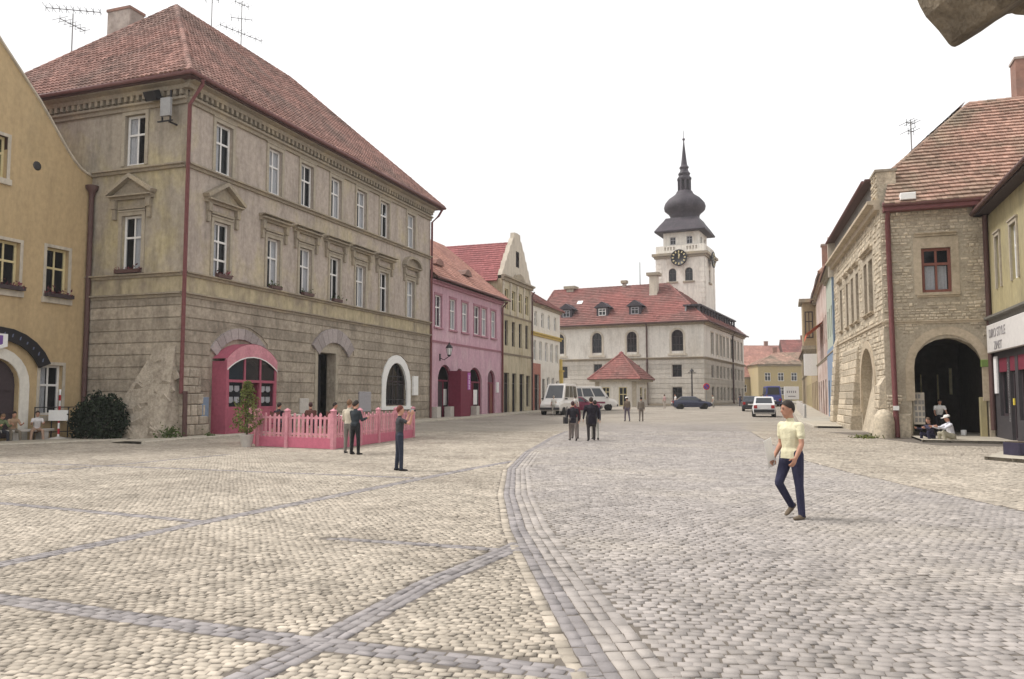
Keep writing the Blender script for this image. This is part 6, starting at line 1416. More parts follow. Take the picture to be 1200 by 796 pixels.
    m_ = MB(); m_.box(xn - .05, xn + .07, -h * .88, h * .88, zl + .02, zl + .22); m_.box(xt_ - .07, xt_ + .05, -h * .88, h * .88, prof[0][1] + .02, prof[0][1] + .26); m_.build('bumper', M_BUMP, t)
    m_ = MB(); m_.box(xt_ - .085, xt_ - .07, -.26, .26, prof[0][1] + .30, prof[0][1] + .41); m_.build('number_plate', M_WPLAST, t)
    return t
SEDAN = [(-2.1, .34, .86, .86), (-2.0, .24, .98, .95), (-1.3, .2, 1.0, 1.0), (0, .2, .96, 1.0), (1.0, .2, .92, 1.0), (1.85, .24, .78, .95), (2.1, .32, .64, .84)]
HATCH = [(-1.85, .32, .95, .9), (-1.75, .24, 1.02, .97), (-1.0, .2, 1.0, 1.0), (.2, .2, .97, 1.0), (1.0, .2, .93, 1.0), (1.7, .24, .78, .94), (1.95, .32, .62, .84)]
VANP = [(-2.4, .4, 1.25, .96), (-2.3, .3, 1.3, 1.0), (0, .3, 1.3, 1.0), (1.6, .3, 1.28, 1.0), (2.3, .32, 1.08, .95), (2.55, .4, .86, .86)]
vehicle('parked_car', 'dark blue saloon car parked before the pale hall', 'car', 20.0, 89.6, R(-4), M_CARB, SEDAN, (-1.75, -1.15, .35, 1.05, .97, 1.40), 1.7, (-1.3, 1.3), .31)
vehicle('moving_car', 'white hatchback seen from behind driving up the street', 'car', 19.75, 63.2, R(74), M_CARW, HATCH, (-1.72, -1.3, .3, .95, .98, 1.56), 1.72, (-1.2, 1.25), .3)
vehicle('moving_car', 'dark car with pale roof just ahead of the white hatchback', 'car', 23.9, 80.5, R(73), M_CARD, HATCH, (-1.72, -1.3, .3, .95, .98, 1.5), 1.68, (-1.2, 1.25), .3)
v1 = vehicle('white_van', 'white minibus with high roof parked beside the white house', 'van', 4.1, 69.0, R(247), M_VAN, VANP, (-2.35, -2.2, .75, 1.6, 1.28, 2.62), 1.95, (-1.55, 1.6), .34)
v2 = vehicle('white_van', 'white high-roofed minibus with maroon stripe facing right', 'van', 8.35, 83.5, R(-6), M_VAN, VANP, (-2.35, -2.25, .9, 1.75, 1.28, 2.45), 1.95, (-1.55, 1.6), .34)
m_ = MB(); m_.box(-2.2, 1.3, -.99, -.975, .72, .9); m_.build('maroon_stripe', M_MARST, v2)
v3 = vehicle('parked_car', 'maroon estate car half hidden between the two white minibuses', 'car', 6.35, 76.3, R(-12), M_MARST, SEDAN, (-1.9, -1.7, .3, 1.0, .97, 1.45), 1.7, (-1.3, 1.3), .31)
tk = vehicle('blue_truck', 'blue delivery truck standing far down the street', 'truck', 33.9, 105., R(78), M_BLUE, VANP, (-2.35, -2.3, 1.9, 2.0, 1.28, 2.6), 2.1, (-1.55, 1.6), .38)
tk.children[0].data.materials[0] = mat('blue_truck_paint', (.07, .085, .28), .5, .05)

# bicycle of the person by the pink house
bk = thing('bicycle', 'bicycle held by the person outside the beige gabled house', 'bicycle', (-.55, 74.6, g(74) + .1), R(50))
for x in (-.52, .52):
    mb = MB(); 
    P = [(x + .33 * math.cos(k * math.pi / 8), 0, .34 + .33 * math.sin(k * math.pi / 8)) for k in range(17)]; mb.tube(P, .022, 6, caps=False)
    for k in range(6): a_ = k * math.pi / 3; mb.tube([(x, 0, .34), (x + .32 * math.cos(a_), 0, .34 + .32 * math.sin(a_))], .005, 3)
    mb.build('wheel', M_TYRE, bk)
mb = MB()
for a_, b_ in (((-.52, 0, .34), (-.1, 0, .34)), ((-.52, 0, .34), (-.2, 0, .82)), ((-.1, 0, .34), (-.2, 0, .82)), ((-.1, 0, .34), (.36, 0, .82)), ((-.2, 0, .78), (.36, 0, .82)), ((.52, 0, .34), (.36, 0, .86))): mb.tube([a_, b_], .02, 6)
mb.build('frame', M_IRON, bk); mb = MB(); mb.bbox(-.32, -.1, -.07, .07, .86, .91); mb.build('saddle', M_BLACK, bk); mb = MB(); mb.tube([(.36, 0, .84), (.36, 0, .98)], .016, 6); mb.tube([(.28, -.27, 1.0), (.38, -.15, .99), (.38, .15, .99), (.28, .27, 1.0)], .014, 6); mb.build('handlebar', M_IRON, bk)

# ------------------------------------------------------------------ people: limbs as tapered tubes, fused into one continuous skin
def cone_ring(vs, fs, p, q, ra, rb, n=10, flat=(1., 1.), side=None):
    pass
def person(name_label, loc, face, H=1.75, colors=None, pose=None, vox=.018, hair='short', sleeves='short', extra=None, group=None, build=1., skirt=False, cat='person', base=None, detail=False, shirt_hang=.0):
    """local frame: faces +x, z up. pose: angles in degrees"""
    ps = dict(lean=0, twist=0, head=(0, 0), armL=(5, 8, 12), armR=(5, 8, 12), legL=(0, 3, 2), legR=(0, 3, 2), pelvis=.93, fist=.35)
    ps.update(pose or {}); c = dict(skin=(.50, .27, .19), shirt=(.5, .5, .5), trousers=(.05, .05, .08), shoes=(.03, .028, .03), hair=(.03, .022, .018)); c.update(colors or {})
    t = thing('person', name_label, cat, (loc[0], loc[1], g(loc[1]) if base is None else base), R(face), group)
    k = .93 * H / 1.75; segs = []                       # (a, b, ra, rb, region, flat)
    def RX(v, fwd, out, s):                       # hang direction (0,0,-1) swung forward and outward
        d = Vector((0, 0, -1)); d = Matrix.Rotation(R(-out) * s * -1, 3, 'X') @ d; d = Matrix.Rotation(R(-fwd), 3, 'Y') @ d; return d
    pel = Vector((0, 0, ps['pelvis'])); ln = Matrix.Rotation(R(ps['lean']), 3, 'Y')
    up = lambda x, z: pel + ln @ Vector((x, 0, z))
    B = build
    chest, neck = up(.0, .36), up(-.01, .545); tw = Matrix.Rotation(R(ps['twist']), 3, 'Z')
    E = []                                        # ellipsoid / elliptical tube pieces: list of (centre, axis frame, radii)
    def loft(stations, region, frame):
        for i in range(len(stations) - 1):
            segs.append((stations[i], stations[i + 1], region, frame))
    torso = [(up(0, -.09), .105 * B, .155 * B), (up(0, .0), .115 * B, .165 * B), (up(0, .12), .105 * B, .145 * B), (up(.005, .26), .115 * B, .16 * B), (up(.005, .38), .118 * B, .178 * B), (up(-.005, .445), .088 * B, .145 * B), (up(-.01, .478), .048, .07)]
    loft(torso, 'torso', ln @ tw if False else ln)
    hd = Matrix.Rotation(R(ps['head'][0]), 3, 'Z') @ Matrix.Rotation(R(ps['head'][1]), 3, 'Y'); hl = ln @ hd if ps['lean'] < 40 else hd
    nb = up(-.01, .47); nt = nb + Vector((.02, 0, .118))
    loft([(nb, .058, .06), (nt, .053, .056)], 'skin', Matrix.Identity(3))
    hc = nt + hl @ Vector((.02, 0, .09))
    headst = [(hc + hl @ Vector((.035, 0, -.10)), .045, .04), (hc + hl @ Vector((.02, 0, -.07)), .074, .058), (hc + hl @ Vector((.006, 0, -.02)), .092, .070), (hc + hl @ Vector((0, 0, .035)), .098, .076), (hc + hl @ Vector((-.006, 0, .08)), .082, .066), (hc + hl @ Vector((-.01, 0, .112)), .045, .04)]
    loft(headst, 'skin', hl)
    nose = [(hc + hl @ Vector((.088, 0, .015)), .010, .008), (hc + hl @ Vector((.105, 0, -.02)), .014, .014), (hc + hl @ Vector((.09, 0, -.03)), .010, .012)]; loft(nose, 'skin', hl)
    for s in (-1, 1): loft([(hc + hl @ Vector((-.008, s * .076, -.022)), .014, .008), (hc + hl @ Vector((-.012, s * .08, .022)), .019, .009)], 'skin', hl)
    hands = {}
    def limb(j, pts, rads, region):
        loft([(p, r_, r_) for p, r_ in zip(pts, rads)], region, None)
    for s, key in ((1, 'armL'), (-1, 'armR')):
        fw, ot, el = ps[key][:3]; sh_ = up(-.005, .445) + Vector((0, s * .18 * B, 0))
        d1 = RX(None, fw, ot, s); d2 = RX(None, fw + el, ot * (.3 if len(ps[key]) < 4 else ps[key][3]), s)
        if len(ps[key]) >= 5: d2 = Matrix.Rotation(R(ps[key][4]) * s, 3, 'Z') @ d2
        el_ = sh_ + d1 * .29; wr_ = el_ + d2 * .25
        ru = .05 * B; limb(0, [up(0, .43) + Vector((0, s * .10, 0)), sh_, sh_ + d1 * .13], [.06 * B, .052 * B, ru * (1.05 if sleeves != 'none' else 1)], 'torso')
        if sleeves == 'short': limb(0, [sh_ + d1 * .12, sh_ + d1 * .17], [ru * 1.04, ru * 1.08], 'torso'); limb(0, [sh_ + d1 * .14, el_, el_ + d2 * .07, wr_], [.042, .037, .040, .026], 'skin')
        else: limb(0, [sh_ + d1 * .1, el_, wr_ - d2 * .02], [.056 * B, .050, .038], 'torso'); limb(0, [wr_ - d2 * .03, wr_], [.027, .026], 'skin')
        # hand: palm, four curled fingers of different length, thumb from the side
        fwd = d2; side = Vector((0, 1, 0)) if abs(d2.y) < .8 else Vector((1, 0, 0)); pn = fwd.cross(side).normalized(); side = pn.cross(fwd).normalized()
        # palm plane: knuckles spread along x-like axis, palm faces the body
        kx = fwd.cross(Vector((0, s, 0))).normalized() if abs(fwd.y) < .9 else Vector((1, 0, 0)); inn = Vector((0, -s, 0))
        pc = wr_ + fwd * .045; loft([(wr_, .022, .030), (pc, .018, .042), (wr_ + fwd * .085, .016, .042)], 'skin', Matrix((inn, kx, fwd)).transposed() if False else Matrix((tuple(inn), tuple(kx), tuple(fwd))).transposed())
        cu = ps['fist']; fr_r = .0095 if detail else .0115
        for f, (o_, L_) in enumerate(((.030, .070), (.010, .080), (-.010, .074), (-.029, .056))):
            b0 = wr_ + fwd * .085 + kx * o_; a1 = (fwd * math.cos(cu) + inn * math.sin(cu)); a2 = (fwd * math.cos(cu * 2.4) + inn * math.sin(cu * 2.4)); a3 = (fwd * math.cos(cu * 3.4) + inn * math.sin(cu * 3.4))
            p1 = b0 + a1 * L_ * .45; p2 = p1 + a2 * L_ * .32; p3 = p2 + a3 * L_ * .23; limb(0, [b0 - fwd * .02, p1, p2, p3], [fr_r * 1.05, fr_r, fr_r * .92, fr_r * .8], 'skin')
        b0 = wr_ + fwd * .025 + kx * .032; p1 = b0 + (fwd * .6 + kx * .7 + inn * .25).normalized() * .04; p2 = p1 + (fwd * .85 + kx * .2 + inn * .45).normalized() * .035; limb(0, [wr_ + fwd * .01 + kx * .012, b0, p1, p2], [.016, .0145, .012, .0105], 'skin')
        hands[key] = wr_ + fwd * .09
    feet = []
    for s, key in ((1, 'legL'), (-1, 'legR')):
        fw, kn, ot = ps[key][:3]; hp = pel + Vector((0, s * .088 * B, -.03)); d1 = RX(None, fw, ot, s); d2 = RX(None, fw - kn, ot * .4, s)
        kne = hp + d1 * .43; ank = kne + d2 * .415
        limb(0, [hp + Vector((0, 0, .04)), hp + d1 * .12, kne, kne + d2 * .12, ank + d2 * .015], [.098 * B, .088 * B, .064, .062, .052], 'trousers' if not skirt else 'skin')
        fa_ = ps[key][3] if len(ps[key]) > 3 else 0; fd = Matrix.Rotation(R(fa_), 3, 'Y') @ Vector((1, 0, 0)); fd = Matrix.Rotation(R(6 * s), 3, 'Z') @ fd; dn = Matrix.Rotation(R(fa_), 3, 'Y') @ Vector((0, 0, -1))
        hl_ = ank + dn * .04 - fd * .045; toe = ank + dn * .055 + fd * .17
        loft([(ank, .04, .042), (ank + dn * .04, .045, .044)], 'shoes', None); loft([(hl_, .036, .038), (ank + dn * .05 + fd * .06, .036, .045), (toe - fd * .03, .027, .044), (toe, .020, .032)], 'shoes', 'foot')
        feet.append(min(hl_.z - .036, toe.z - .03))
    if skirt: loft([(up(0, -.02), .12 * B, .17 * B), (pel + Vector((.02, 0, -.45)), .16, .2)], 'trousers', ln)
    if shirt_hang: loft([(up(.0, .06), .125 * B, .172 * B), (up(.004, -shirt_hang), .128 * B, .178 * B)], 'torso', ln)
    # mesh pieces
    bm = bmesh.new(); n = 12; meta = []
    def rad(e): return (e[1], e[2])
    chains = {}
    for a, b, reg, frm in segs:
        d = (b[0] - a[0]); L_ = d.length
        if L_ < 1e-5: continue
        d.normalize()
        if frm is None or isinstance(frm, str):
            if isinstance(frm, str): yv = Vector((0, 0, 1)).cross(d); yv = yv.normalized() if yv.length > .1 else Vector((0, 1, 0)); xv = yv.cross(d).normalized()
            else: xv = d.orthogonal().normalized(); yv = d.cross(xv)
        else:
            fx, fy = frm @ Vector((1, 0, 0)), frm @ Vector((0, 1, 0)); xv = (fx - d * fx.dot(d)).normalized() if abs(fx.dot(d)) < .98 else d.orthogonal().normalized(); yv = d.cross(xv).normalized()
        rings = []
        ea = [(a[0] - d * min(a[1], a[2]) * .7, .45), (a[0] - d * min(a[1], a[2]) * .35, .85), (a[0], 1)]; eb = [(b[0], 1), (b[0] + d * min(b[1], b[2]) * .35, .85), (b[0] + d * min(b[1], b[2]) * .7, .45)]
        for (p, f), e in [(q, a) for q in ea] + [(q, b) for q in eb]:
            rings.append([bm.verts.new(p + xv * (e[1] * f * math.cos(2 * math.pi * i / n)) + yv * (e[2] * f * math.sin(2 * math.pi * i / n))) for i in range(n)])
        for r0, r1 in zip(rings, rings[1:]):
            for i in range(n): bm.faces.new((r0[i], r0[(i + 1) % n], r1[(i + 1) % n], r1[i]))
        bm.faces.new(rings[0][::-1]); bm.faces.new(rings[-1])
        meta.append((a[0], b[0], (a[1] + a[2]) / 2, (b[1] + b[2]) / 2, reg))
    me = bpy.data.meshes.new('body_src'); bm.to_mesh(me); bm.free()
    o = bpy.data.objects.new('body', me); COL.objects.link(o)
    m1 = o.modifiers.new('r', 'REMESH'); m1.mode = 'VOXEL'; m1.voxel_size = vox; m2 = o.modifiers.new('s', 'SMOOTH'); m2.iterations = 2 if detail else 3; m2.factor = .5
    dg = bpy.context.evaluated_depsgraph_get(); dg.update(); nm = bpy.data.meshes.new_from_object(o.evaluated_get(dg)); o.modifiers.clear(); o.data = nm; nm.name = 'body'
    nv = len(nm.polygons); P = np.zeros(nv * 3); nm.polygons.foreach_get('center', P); P = P.reshape(-1, 3)
    regs = ['skin', 'torso', 'trousers', 'shoes']; best = np.full(nv, 1e9); lab = np.zeros(nv, int)
    for a, b, ra, rb, reg in meta:
        A_ = np.array(a); D_ = np.array(b) - A_; tt = np.clip(((P - A_) @ D_) / (D_ @ D_), 0, 1); d = np.linalg.norm(P - A_ - tt[:, None] * D_, axis=1) - (ra + (rb - ra) * tt)
        m = d < best; best[m] = d[m]; lab[m] = regs.index(reg)
    wz = ps['pelvis'] + (.02 if not shirt_hang else -shirt_hang)
    tors = (lab == 1) & (P[:, 2] < wz) & (np.abs(P[:, 1]) < .2); lab[tors & (np.abs(P[:, 0]) < .3)] = 2
    cols = dict(skin=c['skin'], torso=c['shirt'], trousers=c['trousers'], shoes=c['shoes']); nm.materials.clear()
    for r_ in regs: nm.materials.append(mat('cloth_%s_%02d%02d%02d' % (r_, int(cols[r_][0] * 99), int(cols[r_][1] * 99), int(cols[r_][2] * 99)), cols[r_], .85 if r_ != 'skin' else .6, .14, 9., bump=.7 if r_ in ('torso', 'trousers') else 0, bscale=12))
    nm.polygons.foreach_set('material_index', lab.astype(np.int32)); nm.polygons.foreach_set('use_smooth', np.ones(nv, bool))
    o.parent = t; o.matrix_basis = Matrix.Scale(k, 4)
    zoff = -min(feet) * k
    if base is None: t.location.z += zoff
    if hair:
        hb = MB(); nn = 14; rr_ = random.Random(len(name_label)); rows = 7; vs = []; 
        for i in range(rows + 1):
            for j in range(nn):
                a_ = 2 * math.pi * j / nn; front = .5 + .5 * math.cos(a_); low = (-.38 + front * 1.28) if hair == 'short' else (-.6 + front * 1.45)
                ph = math.pi / 2 - (math.pi / 2 - low + .35) * i / rows; q = Vector((.108 * math.cos(ph) * math.cos(a_) - .008, .087 * math.cos(ph) * math.sin(a_), .030 + .122 * math.sin(ph))); q *= 1 + rr_.uniform(-.012, .03)
                vs.append(hc + hl @ q)
        hb.add(vs, [(i * nn + j, (i + 1) * nn + j, (i + 1) * nn + (j + 1) % nn, i * nn + (j + 1) % nn) for i in range(rows) for j in range(nn)], 0, .5, None, True); ho = hb.build('hair', mat('hair_%02d' % int(c['hair'][0] * 99), c['hair'], .7, .25, 30.), t, Matrix.Scale(k, 4))
    if hair == 'cap':
        cb_ = MB(); cb_.lathe([(.11, 0), (.108, .05), (.07, .09), (0, .1)], 14); cb_.box(.05, .19, -.07, .07, -.005, .012)
        cb_.build('cap', mat('cap_cloth', c.get('cap', (.6, .6, .6)), .9), t, Matrix.Scale(k, 4) @ Matrix.Translation(hc + Vector((0, 0, .045))) @ hl.to_4x4())
    if detail:
        eb = MB()
        for s in (-1, 1): eb.lathe([(.0, -.006), (.011, -.003), (.011, .003), (0, .006)], 8, M=Matrix.Translation(hc + hl @ Vector((.083, s * .032, .018))))
        eb.build('eyes', M_BLACK, t, Matrix.Scale(k, 4))
        eb = MB()
        for s in (-1, 1): eb.box(-.006, .004, -.018, .018, -.004, .004, M=Matrix.Translation(hc + hl @ Vector((.088, s * .034, .037))) @ hl.to_4x4())
        eb.build('eyebrows', M_BLACK, t, Matrix.Scale(k, 4)); eb = MB(); eb.box(-.01, .004, -.022, .022, -.003, .003, M=Matrix.Translation(hc + hl @ Vector((.086, 0, -.055))) @ hl.to_4x4()); eb.build('mouth', mat('lip', (.33, .13, .11), .6), t, Matrix.Scale(k, 4))
    t['_h'] = 0; del t['_h']
    return t, hands, k
def world(t, k, p): return Matrix.Translation(t.location) @ Matrix.Rotation(t.rotation_euler.z, 4, 'Z') @ (Vector(p) * k)
WALK = dict(legL=(24, 10, 2), legR=(-14, 12, 2, 20), armL=(-12, 8, 20), armR=(16, 8, 20))
# the walking man
man, hn, k = person('dark-haired man in pale yellow shirt and jeans walking across the cobbles', (3.98, 11.5), 207, 1.77, dict(shirt=(.64, .60, .42), trousers=(.030, .030, .062), shoes=(.13, .10, .07), skin=(.42, .22, .15)),
    dict(lean=2, head=(-22, 3), armR=(-6, 8, 40), armL=(10, 12, 26), legL=(-2, 2, 3, 0), legR=(24, 60, 1, 38), fist=.4), vox=.0085, detail=True, shirt_hang=.05, build=1.07)
mb = MB(); mb.box(-.07, -.055, -.05, .05, .88, .98); 
pp = thing('paper_sheet', 'large white sheet of paper held by the walking man in yellow', 'paper'); w_ = world(man, k, hn['armR']); pp.location = w_; pp.rotation_euler = (R(-34), R(14), R(170))
mb = MB(); n = 8
for i in range(n): x0, x1 = -.06 + .12 * i / n, -.06 + .12 * (i + 1) / n; y0, y1 = [.035 * math.sin(3.2 * q * 4) for q in (x0, x1)]; mb.add([(x0, y0, -.08), (x1, y1, -.08), (x1, y1, .42), (x0, y0, .42), (x0, y0 + .003, -.08), (x1, y1 + .003, -.08), (x1, y1 + .003, .42), (x0, y0 + .003, .42)], [(0, 1, 2, 3), (5, 4, 7, 6), (3, 2, 6, 7), (1, 0, 4, 5)])
mb.build('sheet', mat('white_paper', (.9, .89, .85), .8, .03, 5.), pp)
person('man in dark clothes with pale waistband standing by the pink fence, seen from behind', (-4.75, 24.45), 60, 1.74, dict(shirt=(.028, .035, .042), trousers=(.016, .016, .018)), dict(armL=(20, 6, 95), armR=(16, 6, 90), legL=(0, 2, 5), legR=(0, 2, 6)), sleeves='long', vox=.014, shirt_hang=.02)
person('fair-haired person in cream top standing just behind the dark-clothed man', (-5.08, 25.1), 75, 1.76, dict(shirt=(.55, .49, .39), trousers=(.20, .18, .16), hair=(.16, .09, .05)), dict(armL=(8, 6, 40)), sleeves='long', vox=.016)
ph_, hn, k = person('red-haired photographer in dark T-shirt and jeans holding a camera to the face', (-2.65, 19.0), 20, 1.62, dict(shirt=(.045, .045, .05), trousers=(.030, .036, .055), hair=(.13, .035, .025)), dict(armL=(62, 22, 98, .2, -10), armR=(62, 30, 104, .3, 30), head=(0, -4), legL=(-2, 3, 3), legR=(4, 4, 3)), vox=.013)
cmr = thing('camera', 'small silver camera held up by the photographer', 'camera', world(ph_, k, (hn['armL'] + hn['armR']) / 2 + Vector((.02, 0, .04))), R(20)); mb = MB(); mb.bbox(-.05, .05, -.03, .03, -.035, .035, .008); mb.build('camera_body', M_ZINC, cmr); mb = MB(); mb.lathe([(.022, 0), (.022, .04)], 12, M=T(.05, 0, 0) @ Matrix.Rotation(R(90), 4, 'Y')); mb.build('lens', M_BLACK, cmr)
w1, hn, k = person('woman in dark jacket and grey trousers walking away with shoulder bag', (2.42, 32.0), 95, 1.66, dict(shirt=(.018, .016, .022), trousers=(.19, .16, .145), hair=(.05, .02, .02)), dict(legL=(14, 8, 2), legR=(-10, 10, 2, 15), armL=(10, 10, 20), armR=(-5, 14, 30)), sleeves='long', vox=.016, shirt_hang=.16, build=1.08, hair='long')
bg_ = thing('handbag', 'black bag hanging at the side of the woman in dark jacket', 'bag', (2.13, 31.95, .8), R(10)); mb = MB(); mb.bbox(-.07, .07, -.14, .14, -.1, .16, .03); mb.build('bag_body', M_BLACK, bg_); mb = MB(); mb.tube([(0, -.1, .14), (.06, -.03, .58), (.06, .03, .58), (0, .1, .14)], .012, 5); mb.build('strap', M_BLACK, bg_)
person('person in maroon top walking close beside the dark-jacketed woman', (2.62, 33.5), 90, 1.72, dict(shirt=(.13, .03, .04), trousers=(.16, .14, .13), hair=(.45, .42, .38)), dict(legL=(10, 6, 2), legR=(-8, 8, 2, 10)), sleeves='long', vox=.018)
person('broad man in long black jacket walking away in the middle of the square', (3.15, 32.0), 95, 1.82, dict(shirt=(.016, .013, .02), trousers=(.035, .03, .03), hair=(.03, .03, .04)), dict(legL=(-6, 6, 3, 8), legR=(12, 8, 3), armL=(4, 14, 16), armR=(4, 14, 16)), sleeves='long', vox=.016, shirt_hang=.26, build=1.26)
person('person in pale trousers half hidden behind the broad man in black', (3.36, 32.6), 88, 1.7, dict(shirt=(.05, .05, .07), trousers=(.34, .33, .29)), dict(legL=(16, 6, 2), legR=(-12, 10, 2, 15)), sleeves='long', vox=.018)
person('person in brown jacket with white cap crossing the far square', (7.6, 53.2), 100, 1.72, dict(shirt=(.17, .13, .10), trousers=(.12, .10, .13), cap=(.75, .72, .68)), dict(legL=(10, 6, 3), legR=(-10, 8, 3, 10)), sleeves='long', vox=.022, hair='cap', build=1.05)
person('person in grey-brown clothes right of the white-capped walker', (8.5, 53.0), 80, 1.7, dict(shirt=(.19, .16, .13), trousers=(.17, .145, .125)), dict(legL=(-8, 6, 2, 8), legR=(8, 6, 2)), sleeves='long', vox=.022)
person('person in pink top standing left of the blue car', (17.6, 92.8), 120, 1.7, dict(shirt=(.60, .40, .40), trousers=(.45, .40, .35)), dict(), vox=.028)
person('person in white behind the roof of the blue car', (19.5, 96.), 200, 1.72, dict(shirt=(.6, .58, .55), trousers=(.1, .1, .12)), dict(), vox=.028)
person('person in pale shirt crouching right of the blue car by the hall', (24.6, 98.0), 180, 1.7, dict(shirt=(.55, .55, .48), trousers=(.25, .24, .22)), dict(lean=14, legL=(30, 40, 4), legR=(10, 30, 4)), vox=.028)
person('person in white standing before the left minibus', (3.45, 66.5), 100, 1.72, dict(shirt=(.62, .60, .55), trousers=(.42, .39, .34), hair=(.4, .36, .3)), dict(), vox=.024, build=1.05)
person('person in pale shirt between the two white minibuses', (5.2, 66.0), 60, 1.7, dict(shirt=(.60, .57, .55), trousers=(.35, .3, .3)), dict(armL=(10, 20, 60)), vox=.024, build=1.1)
person('dark-clothed person bending over the bicycle by the beige house', (-.9, 74.6), 20, 1.7, dict(shirt=(.04, .035, .05), trousers=(.10, .10, .11)), dict(lean=24, armL=(40, 6, 20), armR=(40, 6, 20)), sleeves='long', vox=.024, build=1.1)
SIT = dict(pelvis=.52, legL=(80, 82, 12), legR=(82, 78, 10), armL=(35, 10, 70), armR=(35, 10, 70), lean=10)
def sit(label, x, y, face, cols, pose=None, zb=0., **kw):
    p = dict(SIT); p.update(pose or {}); return person(label, (x, y), face, 1.72, cols, p, base=zb, **kw)
sit('seated person with white shirt and dark glasses left of the striped sign post', -19.3, 32.75, -55, dict(shirt=(.62, .60, .60), trousers=(.40, .27, .20), skin=(.45, .26, .19), shoes=(.4, .36, .33)), dict(legL=(84, 80, 14), legR=(84, 80, 16), lean=16), 0, vox=.016)
sit('person in green shirt hunched forward at the left edge of the bench', -19.95, 31.3, -30, dict(shirt=(.14, .17, .09), trousers=(.035, .035, .045), hair=(.2, .12, .07)), dict(lean=32, head=(0, 20)), 0, vox=.016, sleeves='long')
sit('bald-looking companion in tan top behind the hunched person in green', -19.75, 31.85, -40, dict(shirt=(.34, .23, .15), trousers=(.2, .17, .13)), dict(lean=20), 0, vox=.018)
for (x, y, rz), l, c_, hr in zip(SEATS, ('dark-clothed guest seated at the left end of the pink terrace', 'guest in dark red seated in the middle behind the pink fence', 'dark-haired guest in black seated before the open stone doorway', 'guest in brown seated at the right end of the terrace'),
                    (dict(shirt=(.02, .018, .02)), dict(shirt=(.12, .05, .04), hair=(.05, .03, .02)), dict(shirt=(.03, .022, .02)), dict(shirt=(.15, .09, .06), hair=(.06, .04, .03))), ('short', 'long', 'short', 'long')):
    sit(l, x, y, math.degrees(rz) - 90, c_, dict(lean=4), DECK, vox=.02, sleeves='long', hair=hr)
GS = dict(pelvis=.12, legL=(118, 128, 8), legR=(112, 122, 14), lean=16, armL=(60, 6, 45), armR=(60, 6, 45))
px_, py_ = 16.75, 31.7
person('child in dark clothes sitting on the pavement edge left of the white-shirted man', (px_ - .1, py_ + .3), 200, 1.75, dict(shirt=(.05, .045, .08), trousers=(.03, .03, .06), hair=(.12, .08, .05)), GS, base=.1, vox=.015, sleeves='long')
person('man in white shirt and straw-coloured cap sitting on the arcade pavement', (px_ + .35, py_ - .35), 175, 2.0, dict(shirt=(.66, .66, .72), trousers=(.40, .37, .28), cap=(.34, .20, .11)), dict(GS, lean=14), base=.1, vox=.015, sleeves='long', hair='cap', build=1.06)
ax = CR + Matrix.Rotation(ER, 3, 'Z') @ Vector((2.2, 1.3, 0))
person('person in pale shirt leaning forward in the shade of the archway', (ax.x, ax.y), 250, 1.74, dict(shirt=(.8, .8, .8), trousers=(.03, .03, .04)), dict(lean=28, armL=(40, 8, 20), armR=(35, 8, 30)), base=.12, vox=.018, build=1.1)
for k, (x, y, c1) in enumerate(((30.6, 98, (.1, .1, .15)), (31.7, 100, (.3, .06, .06)), (29.5, 104, (.06, .06, .08)))):
    person(('person in dark blue far down the street left of the truck', 'person in red top far down the street beside the truck', 'person in black at the far corner of the pale hall')[k], (x, y), 90, 1.72, dict(shirt=c1), dict(), vox=.03, group='people far down the street')

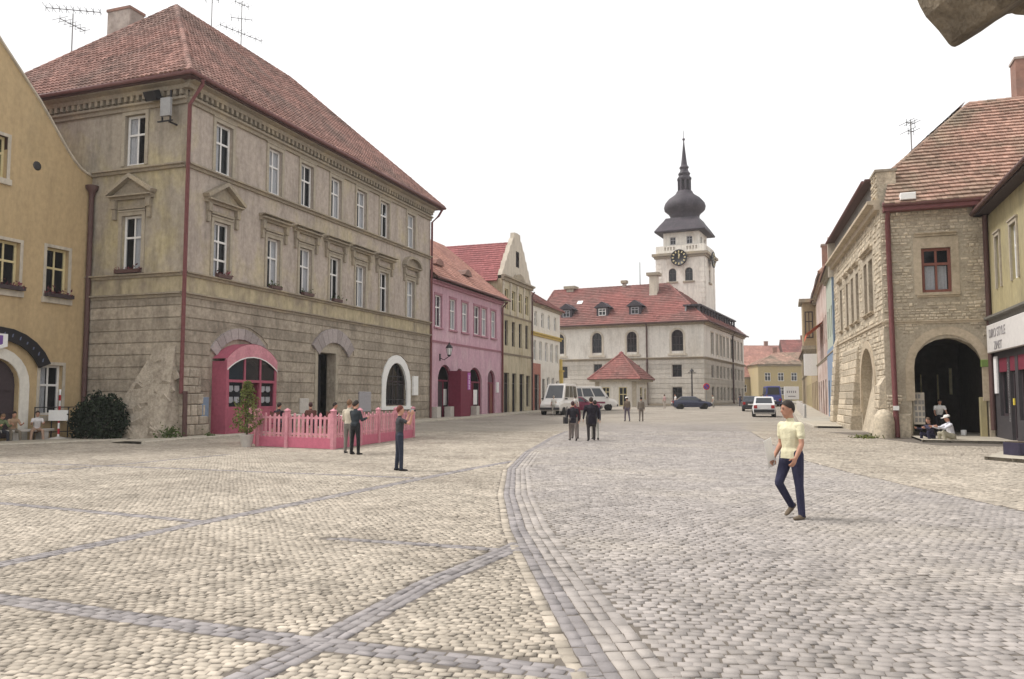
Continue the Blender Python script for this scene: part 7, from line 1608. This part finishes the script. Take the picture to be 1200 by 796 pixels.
# ------------------------------------------------------------------ pieces that stand apart become parts of their own
def split_apart():
    for o in list(S.objects):
        if o.type != 'MESH' or o.get('kind') or o.parent is None or o.data.users > 1 or len(o.data.vertices) > 3000: continue
        me = o.data; nv = len(me.vertices); co = np.zeros(nv * 3); me.vertices.foreach_get('co', co); co = co.reshape(-1, 3)
        keyv = {}; root = list(range(nv))
        def find(i):
            while root[i] != i: root[i] = root[root[i]]; i = root[i]
            return i
        for i, p in enumerate(np.round(co * 2000).astype(int).tolist()):
            p = tuple(p)
            if p in keyv: root[find(i)] = find(keyv[p])
            else: keyv[p] = i
        for p in me.polygons:
            v = p.vertices
            for a in v[1:]: root[find(a)] = find(v[0])
        isl = {}
        for i in range(nv): isl.setdefault(find(i), []).append(i)
        if len(isl) < 2 or len(isl) > 80: continue
        ks = list(isl); lo = [co[isl[k]].min(0) for k in ks]; hi = [co[isl[k]].max(0) for k in ks]; n = len(ks); r2 = list(range(n))
        def f2(i):
            while r2[i] != i: r2[i] = r2[r2[i]]; i = r2[i]
            return i
        for i in range(n):
            for j in range(i):
                gap = np.linalg.norm(np.maximum(0, np.maximum(lo[i] - hi[j], lo[j] - hi[i]))); big = max(np.linalg.norm(hi[i] - lo[i]), np.linalg.norm(hi[j] - lo[j]))
                if gap < .12 * big or gap < .03: r2[f2(i)] = f2(j)
        groups = {}
        for i in range(n): groups.setdefault(f2(i), []).append(ks[i])
        if len(groups) < 2 or len(groups) > 24: continue
        tone = np.zeros(len(me.polygons)); at = me.attributes.get('tone')
        if at: at.data.foreach_get('value', tone)
        for gi, g_ in enumerate(groups.values()):
            want = set(g_); q = MB(); mp_ = {}
            for p in me.polygons:
                if find(p.vertices[0]) not in want: continue
                f = []
                for v in p.vertices:
                    if v not in mp_: mp_[v] = len(q.v); q.v.append(tuple(co[v]))
                    f.append(mp_[v])
                q.f.append(tuple(f)); q.mi.append(p.material_index); q.t.append(float(tone[p.index])); q.sm.append(p.use_smooth)
            nm = q.mesh(me.name.split('.')[0], list(me.materials))
            if gi == 0: o.data = nm
            else: place(o.name.split('.')[0], nm, o.parent, o.matrix_basis.copy())
split_apart()

# ------------------------------------------------------------------ thin summer haze over the square
hm = bpy.data.materials.new('haze'); hm.use_nodes = True; ht = hm.node_tree; ht.nodes.clear()
ho = ht.nodes.new('ShaderNodeOutputMaterial'); pv = ht.nodes.new('ShaderNodeVolumePrincipled'); pv.inputs['Color'].default_value = (.96, .96, .97, 1); pv.inputs['Density'].default_value = .00045; pv.inputs['Anisotropy'].default_value = .2
ht.links.new(pv.outputs[0], ho.inputs['Volume'])
mb = MB(); mb.box(-1600, 1600, -50, 2100, -1.5, 47.); hz = mb.build('haze', hm); hz['kind'] = 'stuff'
